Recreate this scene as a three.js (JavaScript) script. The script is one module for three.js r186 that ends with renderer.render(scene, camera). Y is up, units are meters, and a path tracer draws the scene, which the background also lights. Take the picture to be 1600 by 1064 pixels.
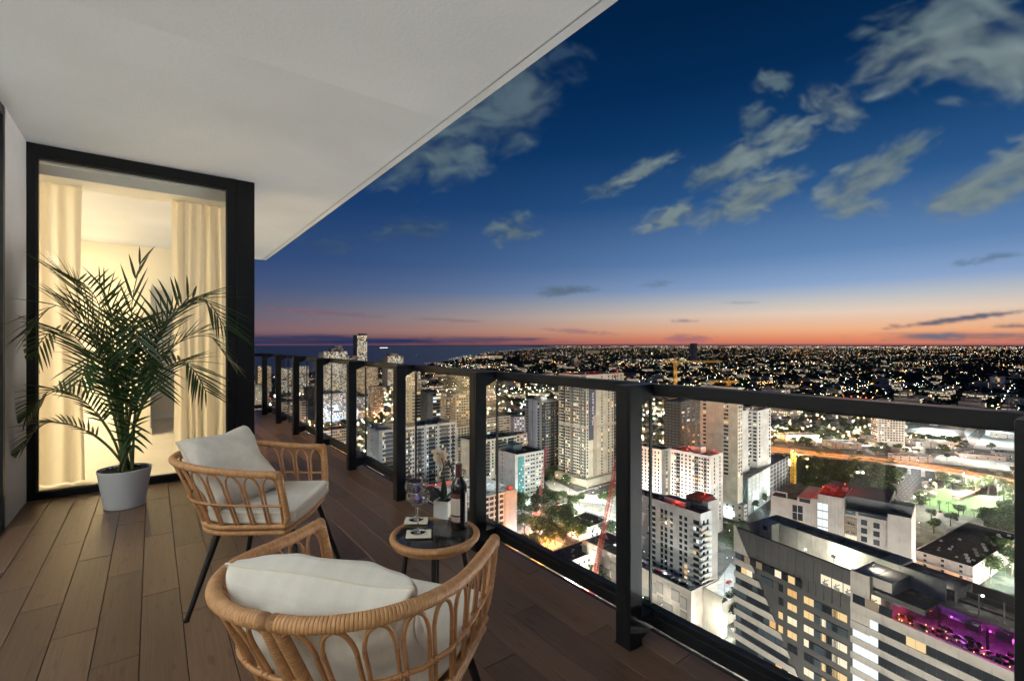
import * as THREE from 'three';
import { mergeGeometries, mergeVertices } from 'three/addons/utils/BufferGeometryUtils.js';
import { RoundedBoxGeometry } from 'three/addons/geometries/RoundedBoxGeometry.js';

// ------------------------------------------------------------------ camera, sky, sun, exposure
const scene = new THREE.Scene();
const EYE = 1.25, FOC = 748.5, YAW = Math.atan2(563, 748.5), HOR = 538, GROUND = -142;
const camera = new THREE.PerspectiveCamera(2 * Math.atan(532 / FOC) * 180 / Math.PI, 1600 / 1064, 0.05, 90000);
camera.position.set(0, EYE, 0);
camera.rotation.y = -YAW;
camera.setViewOffset(1600, 1064, 0, 532 - HOR, 1600, 1064);
const renderer = new THREE.WebGLRenderer({ antialias: true });
renderer.toneMapping = THREE.LinearToneMapping;
renderer.toneMappingExposure = 1;
renderer.shadowMap.enabled = true;
const FWD = new THREE.Vector3(Math.sin(YAW), 0, -Math.cos(YAW)), RGT = new THREE.Vector3(Math.cos(YAW), 0, Math.sin(YAW));

// seeded randomness and noise
let seed_ = 12345;
const srand = (s) => { seed_ = s | 0; };
const rnd = () => { seed_ = (seed_ + 0x6d2b79f5) | 0; let t = Math.imul(seed_ ^ (seed_ >>> 15), 1 | seed_); t = (t + Math.imul(t ^ (t >>> 7), 61 | t)) ^ t; return ((t ^ (t >>> 14)) >>> 0) / 4294967296; };
const rr = (a, b) => a + (b - a) * rnd();
const pick = (a) => a[Math.floor(rnd() * a.length) % a.length];
const hash2 = (x, y) => { let h = Math.imul(x | 0, 374761393) + Math.imul(y | 0, 668265263); h = Math.imul(h ^ (h >>> 13), 1274126177); return ((h ^ (h >>> 16)) >>> 0) / 4294967296; };
function vnoise(x, y, per = 0) {
  const ix = Math.floor(x), iy = Math.floor(y), fx = x - ix, fy = y - iy, w = (a) => (per ? ((a % per) + per) % per : a);
  const sx = fx * fx * (3 - 2 * fx), sy = fy * fy * (3 - 2 * fy);
  const a = hash2(w(ix), w(iy)), b = hash2(w(ix + 1), w(iy)), c = hash2(w(ix), w(iy + 1)), d = hash2(w(ix + 1), w(iy + 1));
  return a + (b - a) * sx + (c - a) * sy + (a - b - c + d) * sx * sy;
}
function fbm(x, y, oct = 4, per = 0) { let s = 0, a = 0.5, n = 0; for (let i = 0; i < oct; i++) { s += a * vnoise(x + i * 17.3 * (per ? 0 : 1), y, per); n += a; a *= 0.5; x *= 2; y *= 2; if (per) per *= 2; } return s / n; }
const lin = (c) => (c <= 0.04045 ? c / 12.92 : Math.pow((c + 0.055) / 1.055, 2.4));
const srgb = (r, g, b) => [lin(r / 255), lin(g / 255), lin(b / 255)];
const clamp = (x, a, b) => Math.min(b, Math.max(a, x)), smooth = (x, a, b) => { const t = clamp((x - a) / (b - a), 0, 1); return t * t * (3 - 2 * t); };

// points of the place that the photograph shows at (u, v): where they lie at height y, or at a distance s
function at(u, v, y) { return atS(u, v, FOC * (EYE - y) / (v - HOR)); }
function atS(u, v, s) { const t = (u - 800) / FOC * s; return new THREE.Vector3(FWD.x * s + RGT.x * t, EYE - (v - HOR) / FOC * s, FWD.z * s + RGT.z * t); }
const dirOf = (u, v) => atS(u, v, 1).sub(new THREE.Vector3(0, EYE, 0)).normalize();

// dusk sky: colours by elevation on the afterglow side and on the dark side
const SUN_AZ_DIR = dirOf(1400, HOR), GLOW = [[0, 206, 118, 100], [0.6, 229, 142, 104], [1.5, 239, 178, 136], [3.2, 229, 206, 186], [4.6, 190, 193, 196], [6.2, 138, 165, 203], [9.2, 98, 134, 180], [15.7, 44, 88, 138], [21.7, 17, 60, 106], [27, 5, 43, 84], [33, 2, 34, 68], [45, 1, 24, 52], [90, 1, 16, 40]]
  .map(([e, ...c]) => [e, ...srgb(...c)]);
const DARK = [[0, 58, 52, 84], [0.7, 76, 66, 92], [1.6, 108, 86, 102], [3.2, 82, 80, 106], [6.2, 58, 73, 112], [9.2, 40, 64, 110], [15.7, 20, 52, 100], [21.7, 8, 45, 90], [33, 2, 35, 74], [45, 1, 24, 54], [90, 1, 16, 41]].map(([e, ...c]) => [e, ...srgb(...c)]);
function ramp(tab, e) { let i = 0; while (i < tab.length - 2 && tab[i + 1][0] < e) i++; const a = tab[i], b = tab[i + 1], t = clamp((e - a[0]) / (b[0] - a[0]), 0, 1); return [1, 2, 3].map((k) => a[k] + (b[k] - a[k]) * t); }
// clouds: place in the photograph, half width, half height, tilt, cover, colour
const CA = [112, 128, 132], CB = [92, 112, 120], CC = [62, 86, 108], CD = [74, 84, 106], CN = [30, 48, 84], CP = [128, 92, 104];
const CLOUDS = [
  [1420, 92, 120, 40, -25, 0.95, CA], [1530, 72, 120, 66, -10, 0.95, CA], [1450, 28, 130, 26, -15, 0.7, CB], [1590, 112, 70, 44, 0, 0.85, CA], [1302, 165, 54, 30, 18, 0.95, CA], [1206, 128, 30, 20, 0, 0.75, CB], [1185, 190, 28, 26, -40, 0.65, CB],
  [1155, 250, 82, 28, -27, 1, CA], [1232, 214, 56, 24, -25, 0.9, CA], [1110, 275, 45, 20, -15, 0.7, CB], [992, 274, 74, 15, -25, 0.95, CA], [942, 296, 36, 12, -10, 0.6, CB], [1165, 312, 90, 28, -22, 1, CA], [1050, 340, 58, 19, -20, 0.95, CA], [1222, 290, 42, 18, -10, 0.8, CA],
  [1350, 282, 105, 32, -30, 1, CA], [1330, 326, 54, 16, 0, 0.8, CA], [1410, 236, 60, 14, -32, 0.7, CB], [1535, 298, 120, 34, -18, 1, CA], [1600, 252, 60, 34, -15, 0.9, CA], [801, 357, 42, 21, -10, 0.95, CB], [650, 357, 52, 18, 0, 0.7, CC], [592, 368, 26, 9, 0, 0.4, CC], [510, 382, 52, 15, 5, 0.4, CC],
  [680, 242, 95, 48, -15, 0.85, CB], [800, 172, 78, 56, -30, 0.7, CB], [882, 100, 44, 28, 0, 0.45, CC], [880, 454, 56, 9, -3, 0.95, [88, 108, 126]], [1030, 443, 34, 6, -5, 0.6, [100, 118, 140]], [1545, 404, 66, 7, -9, 0.8, [88, 112, 132]],
  [1530, 494, 110, 5, -7, 0.95, CD], [1450, 505, 110, 5, -6, 0.9, CD], [1600, 509, 70, 5, 0, 0.9, CD], [1500, 526, 210, 8, 0, 0.95, [98, 104, 122]], [1070, 501, 26, 3, 0, 0.7, [120, 120, 140]], [540, 533, 330, 11, 0, 0.97, CN], [760, 530, 110, 4, 0, 0.7, [78, 76, 104]],
  [515, 489, 120, 4, 4, 0.7, CP], [700, 500, 70, 3, 3, 0.5, CP], [905, 518, 70, 4, 4, 0.7, [150, 108, 118]], [1075, 529, 46, 8, 0, 0.75, [150, 100, 118]], [1160, 473, 40, 2.5, 0, 0.5, [130, 135, 155]],
];
const SKY_W = 2304, SKY_H = 1152;
{
  const data = new Float32Array(SKY_W * SKY_H * 4), list = [], tmp = new THREE.Vector3();
  const add = (c, A, B, op, col, k) => { const aa = A.dot(A), bb = B.dot(B), ab = A.dot(B), det = aa * bb - ab * ab; list.push({ c, A, B, aa, bb, ab, det, op, col: srgb(...col), k, cos: Math.cos(Math.atan(Math.sqrt(Math.max(aa, bb)) * 1.9)) }); };
  CLOUDS.forEach(([u, v, rx, ry, tilt, op, col], k) => {
    if (v < 400) { rx *= 1.14; ry *= 1.2; }
    const a = tilt * Math.PI / 180, c = dirOf(u, v), on = (du, dv) => { const d = dirOf(u + du, v + dv); return d.divideScalar(d.dot(c)).sub(c); };
    add(c, on(rx * Math.cos(a), rx * Math.sin(a)), on(-ry * Math.sin(a), ry * Math.cos(a)).negate(), op, col, k);
  });
  srand(77);
  for (let i = 0; i < 26; i++) {   // the same broken cloud goes on outside the frame
    const az = rr(0, 2 * Math.PI), el = rr(0.2, 1.2), c = new THREE.Vector3(Math.cos(az) * Math.cos(el), Math.sin(el), Math.sin(az) * Math.cos(el));
    const f = c.dot(FWD), u = 800 + FOC * c.dot(RGT) / f, v = HOR - FOC * c.y / f;
    if (f > 0.05 && u > 350 && u < 1700 && v > -120) continue;
    const t1 = new THREE.Vector3(-Math.sin(az), 0, Math.cos(az)), t2 = new THREE.Vector3().crossVectors(t1, c), a = rr(-0.5, 0.5), r = rr(0.07, 0.16);
    add(c, t1.clone().multiplyScalar(r * Math.cos(a)).addScaledVector(t2, r * Math.sin(a)), t2.clone().multiplyScalar(r * 0.35 * Math.cos(a)).addScaledVector(t1, -r * 0.35 * Math.sin(a)), rr(0.6, 0.95), CA, 100 + i);
  }
  for (let j = 0; j < SKY_H; j++) {
    const up = ((j + 0.5) / SKY_H - 0.5) * Math.PI, e = up * 180 / Math.PI, ce = Math.cos(up), se = Math.sin(up), g = ramp(GLOW, Math.max(e, 0)), d = ramp(DARK, Math.max(e, 0));
    for (let i = 0; i < SKY_W; i++) {
      const az = ((i + 0.5) / SKY_W - 0.5) * 2 * Math.PI, o = (j * SKY_W + i) * 4;
      tmp.set(Math.cos(az) * ce, se, Math.sin(az) * ce);
      const cosd = (tmp.x * SUN_AZ_DIR.x + tmp.z * SUN_AZ_DIR.z) / Math.max(ce, 1e-6), da = Math.acos(clamp(cosd, -1, 1)) * 180 / Math.PI, w = Math.exp(-((da / 43) ** 2));
      let r = d[0] + (g[0] - d[0]) * w, gg = d[1] + (g[1] - d[1]) * w, b = d[2] + (g[2] - d[2]) * w;
      if (e > 0) for (const q of list) {
        const dc = tmp.dot(q.c); if (dc < q.cos) continue;
        const px = tmp.x / dc - q.c.x, py = tmp.y / dc - q.c.y, pz = tmp.z / dc - q.c.z, pa = px * q.A.x + py * q.A.y + pz * q.A.z, pb = px * q.B.x + py * q.B.y + pz * q.B.z;
        const a = (pa * q.bb - pb * q.ab) / q.det, bq = (pb * q.aa - pa * q.ab) / q.det, r2 = a * a + bq * bq;
        if (r2 > 1.5) continue;
        const asp = Math.sqrt(q.aa / q.bb), warp = fbm(a * 1.7 + q.k * 7.1, bq * 1.5 + 3, 2) - 0.5, n = fbm(a * 1.35 * Math.min(asp, 2.6) / 1.2 + q.k * 13.7 + warp * 1.4, bq * 2.5 + a * 0.7 + q.k * 3.1 + warp * 2, 5);
        const dens = n * 1.5 + 0.3 - r2 * 0.7, al = smooth(dens + 0.3 * (fbm(a * 7 * Math.min(asp, 2.6) / 1.6 + q.k, bq * 8 + a * 3, 3) - 0.5), 0.3, 1.28) * q.op;
        if (al <= 0) continue;
        const lit = 0.46 + 0.92 * n;
        r += (q.col[0] * lit - r) * al; gg += (q.col[1] * lit - gg) * al; b += (q.col[2] * lit - b) * al;
      }
      data[o] = r; data[o + 1] = gg; data[o + 2] = b; data[o + 3] = 1;
    }
  }
  const sky = new THREE.DataTexture(data, SKY_W, SKY_H, THREE.RGBAFormat, THREE.FloatType);
  sky.mapping = THREE.EquirectangularReflectionMapping; sky.magFilter = THREE.LinearFilter; sky.needsUpdate = true;
  scene.background = sky; scene.environment = sky;
}
const sun = new THREE.DirectionalLight(new THREE.Color(1, 0.62, 0.42), 0.12);   // the last afterglow over the horizon
sun.position.copy(SUN_AZ_DIR).multiplyScalar(100); sun.position.y = 5; sun.castShadow = true; sun.shadow.radius = 25;
sun.shadow.camera.left = sun.shadow.camera.bottom = -30; sun.shadow.camera.right = sun.shadow.camera.top = 30; sun.shadow.camera.far = 300;
scene.add(sun, sun.target);

// ------------------------------------------------------------------ helpers
const taken = {};
function numbered(n) { const k = taken[n] = (taken[n] ?? -1) + 1; return k ? n + '_' + String(k).padStart(3, '0') : n; }
function tag(o, label, category, group) { o.userData.label = label; o.userData.category = category; if (group) o.userData.group = group; return o; }
function thing(name, label, category, pos = [0, 0, 0], turn = 0, group) {
  const o = new THREE.Group(); o.name = numbered(name); o.position.set(...(pos.isVector3 ? pos.toArray() : pos)); o.rotation.y = turn; scene.add(o); return tag(o, label, category, group);
}
function part(name, g, m, parent, label) {
  const o = new THREE.Mesh(Array.isArray(g) ? merge(g) : g, m); o.name = name; o.castShadow = o.receiveShadow = true; if (label) o.userData.label = label; parent.add(o); return o;
}
function solo(name, g, m, label, category, group) { const o = part(numbered(name), g, m, scene); return tag(o, label, category, group); }
function struct(name, g, m, parent = scene) { const o = part(parent === scene ? numbered(name) : name, g, m, parent); if (parent === scene) o.userData.kind = 'structure'; return o; }
function copyOf(o, label, group) { const c = o.clone(); c.userData = { ...o.userData }; c.name = numbered(o.name.replace(/_\d{3}$/, '')); if (label) c.userData.label = label; if (group) c.userData.group = group; scene.add(c); return c; }
function clean(g) { const q = g.index ? g.toNonIndexed() : g.clone(); for (const k of Object.keys(q.attributes)) if (!['position', 'normal', 'uv'].includes(k)) q.deleteAttribute(k); if (!q.attributes.uv) q.setAttribute('uv', new THREE.BufferAttribute(new Float32Array(q.attributes.position.count * 2), 2)); if (!q.attributes.normal) q.computeVertexNormals(); q.clearGroups(); return q; }
function merge(list) { return list.length === 1 ? list[0] : mergeGeometries(list.map(clean)); }
function bx(w, h, d, x = 0, y = 0, z = 0, ry = 0) {   // uv in metres
  const g = new THREE.BoxGeometry(w, h, d), uv = g.attributes.uv, s = [[d, h], [d, h], [w, d], [w, d], [w, h], [w, h]];
  for (let i = 0; i < 24; i++) { const q = s[i >> 2]; uv.setXY(i, uv.getX(i) * q[0], uv.getY(i) * q[1]); }
  if (ry) g.rotateY(ry);
  return g.translate(x, y, z);
}
const bxc = (x0, x1, y0, y1, z0, z1) => bx(x1 - x0, y1 - y0, z1 - z0, (x0 + x1) / 2, (y0 + y1) / 2, (z0 + z1) / 2);
function rbx(w, h, d, r, x = 0, y = 0, z = 0, seg = 2) { return new RoundedBoxGeometry(w, h, d, seg, r).translate(x, y, z); }
const V = (x, y, z) => new THREE.Vector3(x, y, z);
function bar(p, q, r, r2 = r, seg = 8) { const d = new THREE.Vector3().subVectors(q, p), g = new THREE.CylinderGeometry(r2, r, d.length(), seg, 1); g.translate(0, d.length() / 2, 0); g.applyQuaternion(new THREE.Quaternion().setFromUnitVectors(V(0, 1, 0), d.clone().normalize())); return g.translate(p.x, p.y, p.z); }
function tube(pts, r, n = 24, seg = 8, closed = false, uvLen = true) {
  const c = new THREE.CatmullRomCurve3(pts, closed, 'centripetal'), g = new THREE.TubeGeometry(c, n, r, seg, closed);
  if (uvLen) { const L = c.getLength(), uv = g.attributes.uv; for (let i = 0; i < uv.count; i++) uv.setXY(i, uv.getX(i) * L, uv.getY(i)); }
  return g;
}
const col = (r, g, b) => new THREE.Color().setRGB(r, g, b);
function mat(c, o = {}) { return new THREE.MeshStandardMaterial({ color: col(...c), roughness: 0.85, ...o }); }
function phys(c, o = {}) { return new THREE.MeshPhysicalMaterial({ color: col(...c), roughness: 0.5, ...o }); }
function glow(c, k) { return new THREE.MeshStandardMaterial({ color: col(0.02, 0.02, 0.02), roughness: 0.6, emissive: col(...c), emissiveIntensity: k }); }
function texture(w, h, fn, color = true, rep = [1, 1]) {
  const d = new Uint8Array(w * h * 4);
  for (let y = 0; y < h; y++) for (let x = 0; x < w; x++) { const c = fn(x / w, y / h), o = (y * w + x) * 4; if (typeof c === 'number') d[o] = d[o + 1] = d[o + 2] = clamp(c, 0, 1) * 255; else for (let k = 0; k < 3; k++) d[o + k] = clamp(c[k], 0, 1) * 255; d[o + 3] = 255; }
  const t = new THREE.DataTexture(d, w, h, THREE.RGBAFormat); t.wrapS = t.wrapT = THREE.RepeatWrapping; t.magFilter = THREE.LinearFilter; t.minFilter = THREE.LinearMipmapLinearFilter; t.generateMipmaps = true; if (color) t.colorSpace = THREE.SRGBColorSpace; t.repeat.set(...rep); t.needsUpdate = true; return t;
}
const again = (t, rx, ry) => { const c = t.clone(); c.repeat.set(rx, ry); c.needsUpdate = true; return c; };
const grey = (x) => [x, x, x];
// ------------------------------------------------------------------ surfaces of the balcony
const PLASTER_BUMP = texture(512, 512, (x, y) => 0.35 * fbm(x * 8, y * 8, 3, 8) + 0.65 * fbm(x * 96, y * 96, 3, 96), false);
const PLASTER_TONE = texture(512, 512, (x, y) => grey(0.9 + 0.1 * fbm(x * 5 + 3, y * 9, 4, 0) + 0.012 * (rnd() - 0.5)));
const M = {};
M.ceiling = mat([0.72, 0.75, 0.795], { map: again(PLASTER_TONE, 0.22, 0.14), bumpMap: again(PLASTER_BUMP, 0.8, 0.8), bumpScale: 0.0016, roughness: 0.95 });
M.wall = mat([0.55, 0.57, 0.6], { map: again(PLASTER_TONE, 0.4, 0.3), bumpMap: again(PLASTER_BUMP, 1, 1), bumpScale: 0.0012, roughness: 0.9 });
M.black = phys([0.008, 0.009, 0.011], { roughness: 0.42, specularIntensity: 0.55, bumpMap: again(PLASTER_BUMP, 6, 6), bumpScale: 0.0002 });
M.legBlack = mat([0.008, 0.008, 0.009], { roughness: 0.4 });
M.glass = phys([0.985, 0.995, 0.99], { transmission: 1, thickness: 0, roughness: 0.0, ior: 1.45, specularIntensity: 0.75 });
M.roomWall = mat([0.84, 0.79, 0.68], { roughness: 0.95, bumpMap: again(PLASTER_BUMP, 1, 1), bumpScale: 0.0006 });
M.roomWhite = mat([0.82, 0.8, 0.76], { roughness: 0.7 });
M.roomFloor = mat([0.62, 0.56, 0.47], { roughness: 0.45, map: again(PLASTER_TONE, 0.3, 0.3) });

// wood-look tiles: five tones of one grain
const GRAIN = [0, 1, 2].map((k) => texture(256, 1024, (x, y) => {
  const wv = fbm(x * 5 + k * 31, y * 3 + k * 7, 3) * 1.6, line = fbm(x * 42 + wv * 3 + k * 9, y * 3.2, 4), fine = fbm(x * 160 + k, y * 14, 2), knot = smooth(fbm(x * 6 + k * 5, y * 9 + 2, 2), 0.74, 0.9);
  const t = clamp(0.28 + 0.62 * line + 0.24 * (fine - 0.5) - 0.45 * knot, 0, 1);
  return [0.66 + 0.3 * t, 0.6 + 0.33 * t, 0.55 + 0.36 * t];
}));
const GRAIN_BUMP = texture(256, 1024, (x, y) => fbm(x * 60, y * 5, 4) * 0.7 + 0.3 * fbm(x * 200, y * 30, 2), false);
const PLANK_MATS = [];
for (let k = 0; k < 6; k++) { const t = [1, 0.8, 1.14, 0.92, 1.04, 0.72][k]; PLANK_MATS.push(mat([0.215 * t, 0.14 * t * [1, 1.02, 0.99, 1.03, 0.97, 1][k], 0.094 * t * [1, 1.05, 0.96, 1.06, 0.95, 1.02][k]], { map: GRAIN[k % 3], bumpMap: GRAIN_BUMP, bumpScale: 0.001, roughness: 0.33 })); }
const GROUT = mat([0.035, 0.03, 0.027], { roughness: 1 });

const floor_ = struct('floor', [bxc(-0.8, 1.76, -0.25, -0.006, -10.19, 2.75), bxc(1.745, 1.765, -0.25, -0.001, -10.19, 2.75)], GROUT);
{
  srand(5);
  const W = 0.152, L = 0.914, gap = 0.0032, x0 = -0.8, protos = [0, 1, 2, 3].map((k) => {
    const w = W - gap, l = L - gap, c = 0.0012, g = new THREE.BufferGeometry(), h = 0.02;
    // a tile with an eased top edge
    const p = [[-w / 2, -h, -l / 2], [w / 2, -h, -l / 2], [w / 2, -h, l / 2], [-w / 2, -h, l / 2], [-w / 2, -c, -l / 2], [w / 2, -c, -l / 2], [w / 2, -c, l / 2], [-w / 2, -c, l / 2], [-w / 2 + c, 0, -l / 2 + c], [w / 2 - c, 0, -l / 2 + c], [w / 2 - c, 0, l / 2 - c], [-w / 2 + c, 0, l / 2 - c]];
    const f = [[8, 11, 10], [8, 10, 9]]; for (let i = 0; i < 4; i++) { const j = (i + 1) % 4; f.push([i, 4 + i, 4 + j], [i, 4 + j, j], [4 + i, 8 + i, 8 + j], [4 + i, 8 + j, 4 + j]); }
    const pos = [], uv = []; for (const t of f) for (const i of t) { pos.push(...p[i]); uv.push(p[i][0] / 0.152 * 0.9 + k * 0.23, p[i][2] / 0.914 * 0.9 + k * 0.37); }
    g.setAttribute('position', new THREE.Float32BufferAttribute(pos, 3)); g.setAttribute('uv', new THREE.Float32BufferAttribute(uv, 2)); g.computeVertexNormals(); return g;
  });
  for (let i = 0; i < 17; i++) {
    const off = (i * 0.37 % 1) * L + rr(-0.05, 0.05), xc = x0 + (i + 0.5) * W;
    for (let z = -10.19 - L / 2 + off; z < 2.7; z += L) {
      let a = Math.max(z - L / 2, -10.19), b = Math.min(z + L / 2, 2.74); if (b - a < 0.05) continue;
      const w = Math.min(W, 1.744 - (xc - W / 2)); if (w < 0.03) continue;
      const o = part('plank', protos[Math.floor(rnd() * 4)], PLANK_MATS[Math.floor(rnd() * 6)], floor_);
      o.position.set(xc - (W - w) / 2, rr(-0.0006, 0.0004), (a + b) / 2); o.scale.set(w / W, 1, (b - a) / L); if (rnd() < 0.5) o.rotation.y = Math.PI;
    }
  }
}
struct('ceiling', [bxc(-6.2, 1.676, 2.86, 3.12, -10.19, 2.95), bxc(1.676, 1.688, 2.874, 3.12, -10.188, 2.95), bxc(1.688, 1.746, 2.86, 3.12, -10.19, 2.95)], M.ceiling);
struct('wall_left', [bxc(-1.02, -0.8, 0, 2.86, -5.355, -4.678)], M.wall);
struct('wall_end', [bxc(-0.72, 1.7, 0, 2.86, 2.76, 2.92)], M.wall);
// rooms behind the glass
struct('room_floor', [bxc(-6.1, -0.83, -0.25, 0.012, -5.3, 2.76), bxc(-3.7, 0.79, -0.25, 0.012, -9.95, -5.42)], M.roomFloor);
struct('room_wall', [bxc(-3.85, 0.79, 0.012, 2.858, -10.12, -9.95), bxc(-3.85, -3.7, 0.012, 2.858, -9.95, -5.45), bxc(-6.2, -1.02, 0.012, 2.858, -5.46, -5.3), bxc(-6.25, -6.1, 0.012, 2.858, -5.3, 2.76), bxc(-6.1, -0.72, 0.012, 2.858, 2.76, 2.9), bxc(-0.16, -0.02, 0.012, 2.2, -9.95, -8.2)], M.roomWall);
struct('skirting', [bxc(-3.7, -0.161, 0.012, 0.1, -9.949, -9.93), bxc(-0.02, 0.79, 0.012, 0.1, -9.949, -9.93), bxc(-0.02, -0.004, 0.012, 0.1, -9.93, -8.2)], M.roomWhite);
struct('ceiling_bulkhead', [bxc(-1.02, 0.66, 2.655, 2.858, -5.86, -5.5), bxc(-1.02, 0.66, 2.74, 2.857, -5.5, -5.452)], M.roomWhite);

// corner window of the lit room
{
  const t = thing('corner_window', 'tall black framed window of the lit cream room behind the potted palm', 'window', [0, 0, 0]);
  part('frame', [bxc(-0.8, -0.745, 0, 2.86, -5.44, -5.358)], M.black, t);
  part('frame', [bxc(0.584, 0.661, 0, 2.86, -5.44, -5.36)], M.black, t);
  part('frame', [bxc(-0.745, 0.584, 2.762, 2.858, -5.44, -5.36)], M.black, t);
  part('frame', [bxc(-0.745, 0.584, 0.0, 0.052, -5.44, -5.36)], M.black, t);
  part('frame', [bxc(-0.745, -0.735, 0.052, 2.762, -5.43, -5.38), bxc(0.574, 0.584, 0.052, 2.762, -5.43, -5.38), bxc(-0.735, 0.574, 2.752, 2.762, -5.43, -5.38), bxc(-0.735, 0.574, 0.052, 0.062, -5.43, -5.38)], M.legBlack, t);
  part('corner_post', [rbx(0.153, 2.858, 0.16, 0.004, 0.7405, 1.43, -5.438)], M.black, t);
  part('pane', bxc(-0.735, 0.574, 0.062, 2.752, -5.414, -5.402), M.glass, t);
  // the same room's window along the balcony
  const s = thing('side_window', 'black framed glazing of the lit room round the corner', 'window', [0, 0, 0]);
  for (const z of [-5.52, -6.95, -8.4, -9.9]) part('frame', bxc(0.75, 0.82, 0, 2.858, z - 0.05, z + 0.002), M.black, s);
  part('frame', bxc(0.752, 0.818, 2.77, 2.857, -9.9, -5.52), M.black, s); part('frame', bxc(0.752, 0.818, 0, 0.05, -9.9, -5.52), M.black, s);
  for (const [a, b] of [[-6.948, -5.572], [-8.398, -7.002], [-9.898, -8.452]]) part('pane', bxc(0.78, 0.79, 0.05, 2.77, a, b), M.glass, s);
  const d = thing('sliding_door', 'black framed sliding glass doors of the living room beside the left wall', 'door', [0, 0, 0]);
  for (const z of [-4.62, -2.9, -1.1, 0.75, 2.7]) part('frame', bxc(-0.86, -0.8, 0, 2.858, z - 0.055, z), M.black, d);
  part('frame', bxc(-0.858, -0.802, 2.79, 2.857, -4.62, 2.645), M.black, d); part('frame', bxc(-0.858, -0.802, 0.001, 0.04, -4.62, 2.645), M.black, d);
  for (const [a, b] of [[-4.618, -2.957], [-2.898, -1.157], [-1.098, 0.693], [0.752, 2.643]]) part('pane', bxc(-0.835, -0.825, 0.04, 2.79, a, b), M.glass, d);
}
// curtains
{
  const cm = phys([0.86, 0.8, 0.68], { transmission: 0.45, thickness: 0, roughness: 1, side: THREE.DoubleSide });
  function curtain(name, label, x0, x1, z, waves, ph, flip) {
    const nx = 120, ny = 14, g = new THREE.PlaneGeometry(1, 1, nx, ny), p = g.attributes.position;
    for (let i = 0; i < p.count; i++) {
      const a = p.getX(i) + 0.5, b = p.getY(i) + 0.5, w = 1 - 0.35 * b, sw = Math.sin(a * waves * 2 * Math.PI + ph) * 0.036 * w + Math.sin(a * waves * 4.7 + 1.3 * ph) * 0.016;
      p.setXYZ(i, x0 + (x1 - x0) * (a + 0.04 * (1 - b) * Math.sin(9 * a)) + 0.01 * Math.sin(b * 5 + a * 8), 0.03 + 2.66 * b, z + sw + (1 - b) * 0.012 * Math.sin(a * 30));
    }
    g.computeVertexNormals();
    const c = thing(name, label, 'curtain'); part('cloth', g, cm, c); part('hem', bx(1, 1, 1).scale(0.001, 0.001, 0.001).translate(x0, 0.05, z), cm, c);
    c.remove(c.children[1]); return c;
  }
  curtain('curtain', 'sheer cream curtain hanging at the left side of the lit window', -1.35, -0.505, -5.75, 7, 0.4);
  curtain('curtain', 'sheer cream curtain hanging at the right side of the lit window', 0.16, 0.7, -5.72, 6, 1.7);
}
// lamps of the two rooms: flat ceiling panels
function panel(label, x, z, w, d, k, c) {
  const t = thing('ceiling_lamp', label, 'ceiling lamp', [x, 2.845, z]);
  part('housing', bx(w + 0.06, 0.02, d + 0.06, 0, 0.003, 0), M.roomWhite, t);
  part('diffuser', bx(w, 0.006, d, 0, -0.0105, 0), glow(c, 1.5), t);
  const l = new THREE.RectAreaLight(col(...c), k, w, d); l.position.set(0, -0.02, 0); l.rotation.x = -Math.PI / 2; t.add(l);
}
const WARM = [1, 0.82, 0.53], SOFT = [0.9, 0.955, 1];
panel('flat warm ceiling lamp of the corner room, out of sight left of its window', -2.4, -7.7, 1.5, 3.2, 18, WARM);
panel('flat white ceiling lamp of the living room nearest the left wall', -2.6, -2.6, 2.4, 2.4, 4.3, SOFT);
panel('flat white ceiling lamp of the living room behind the camera', -2.6, 1.0, 2.4, 2.4, 4.3, SOFT);

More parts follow.
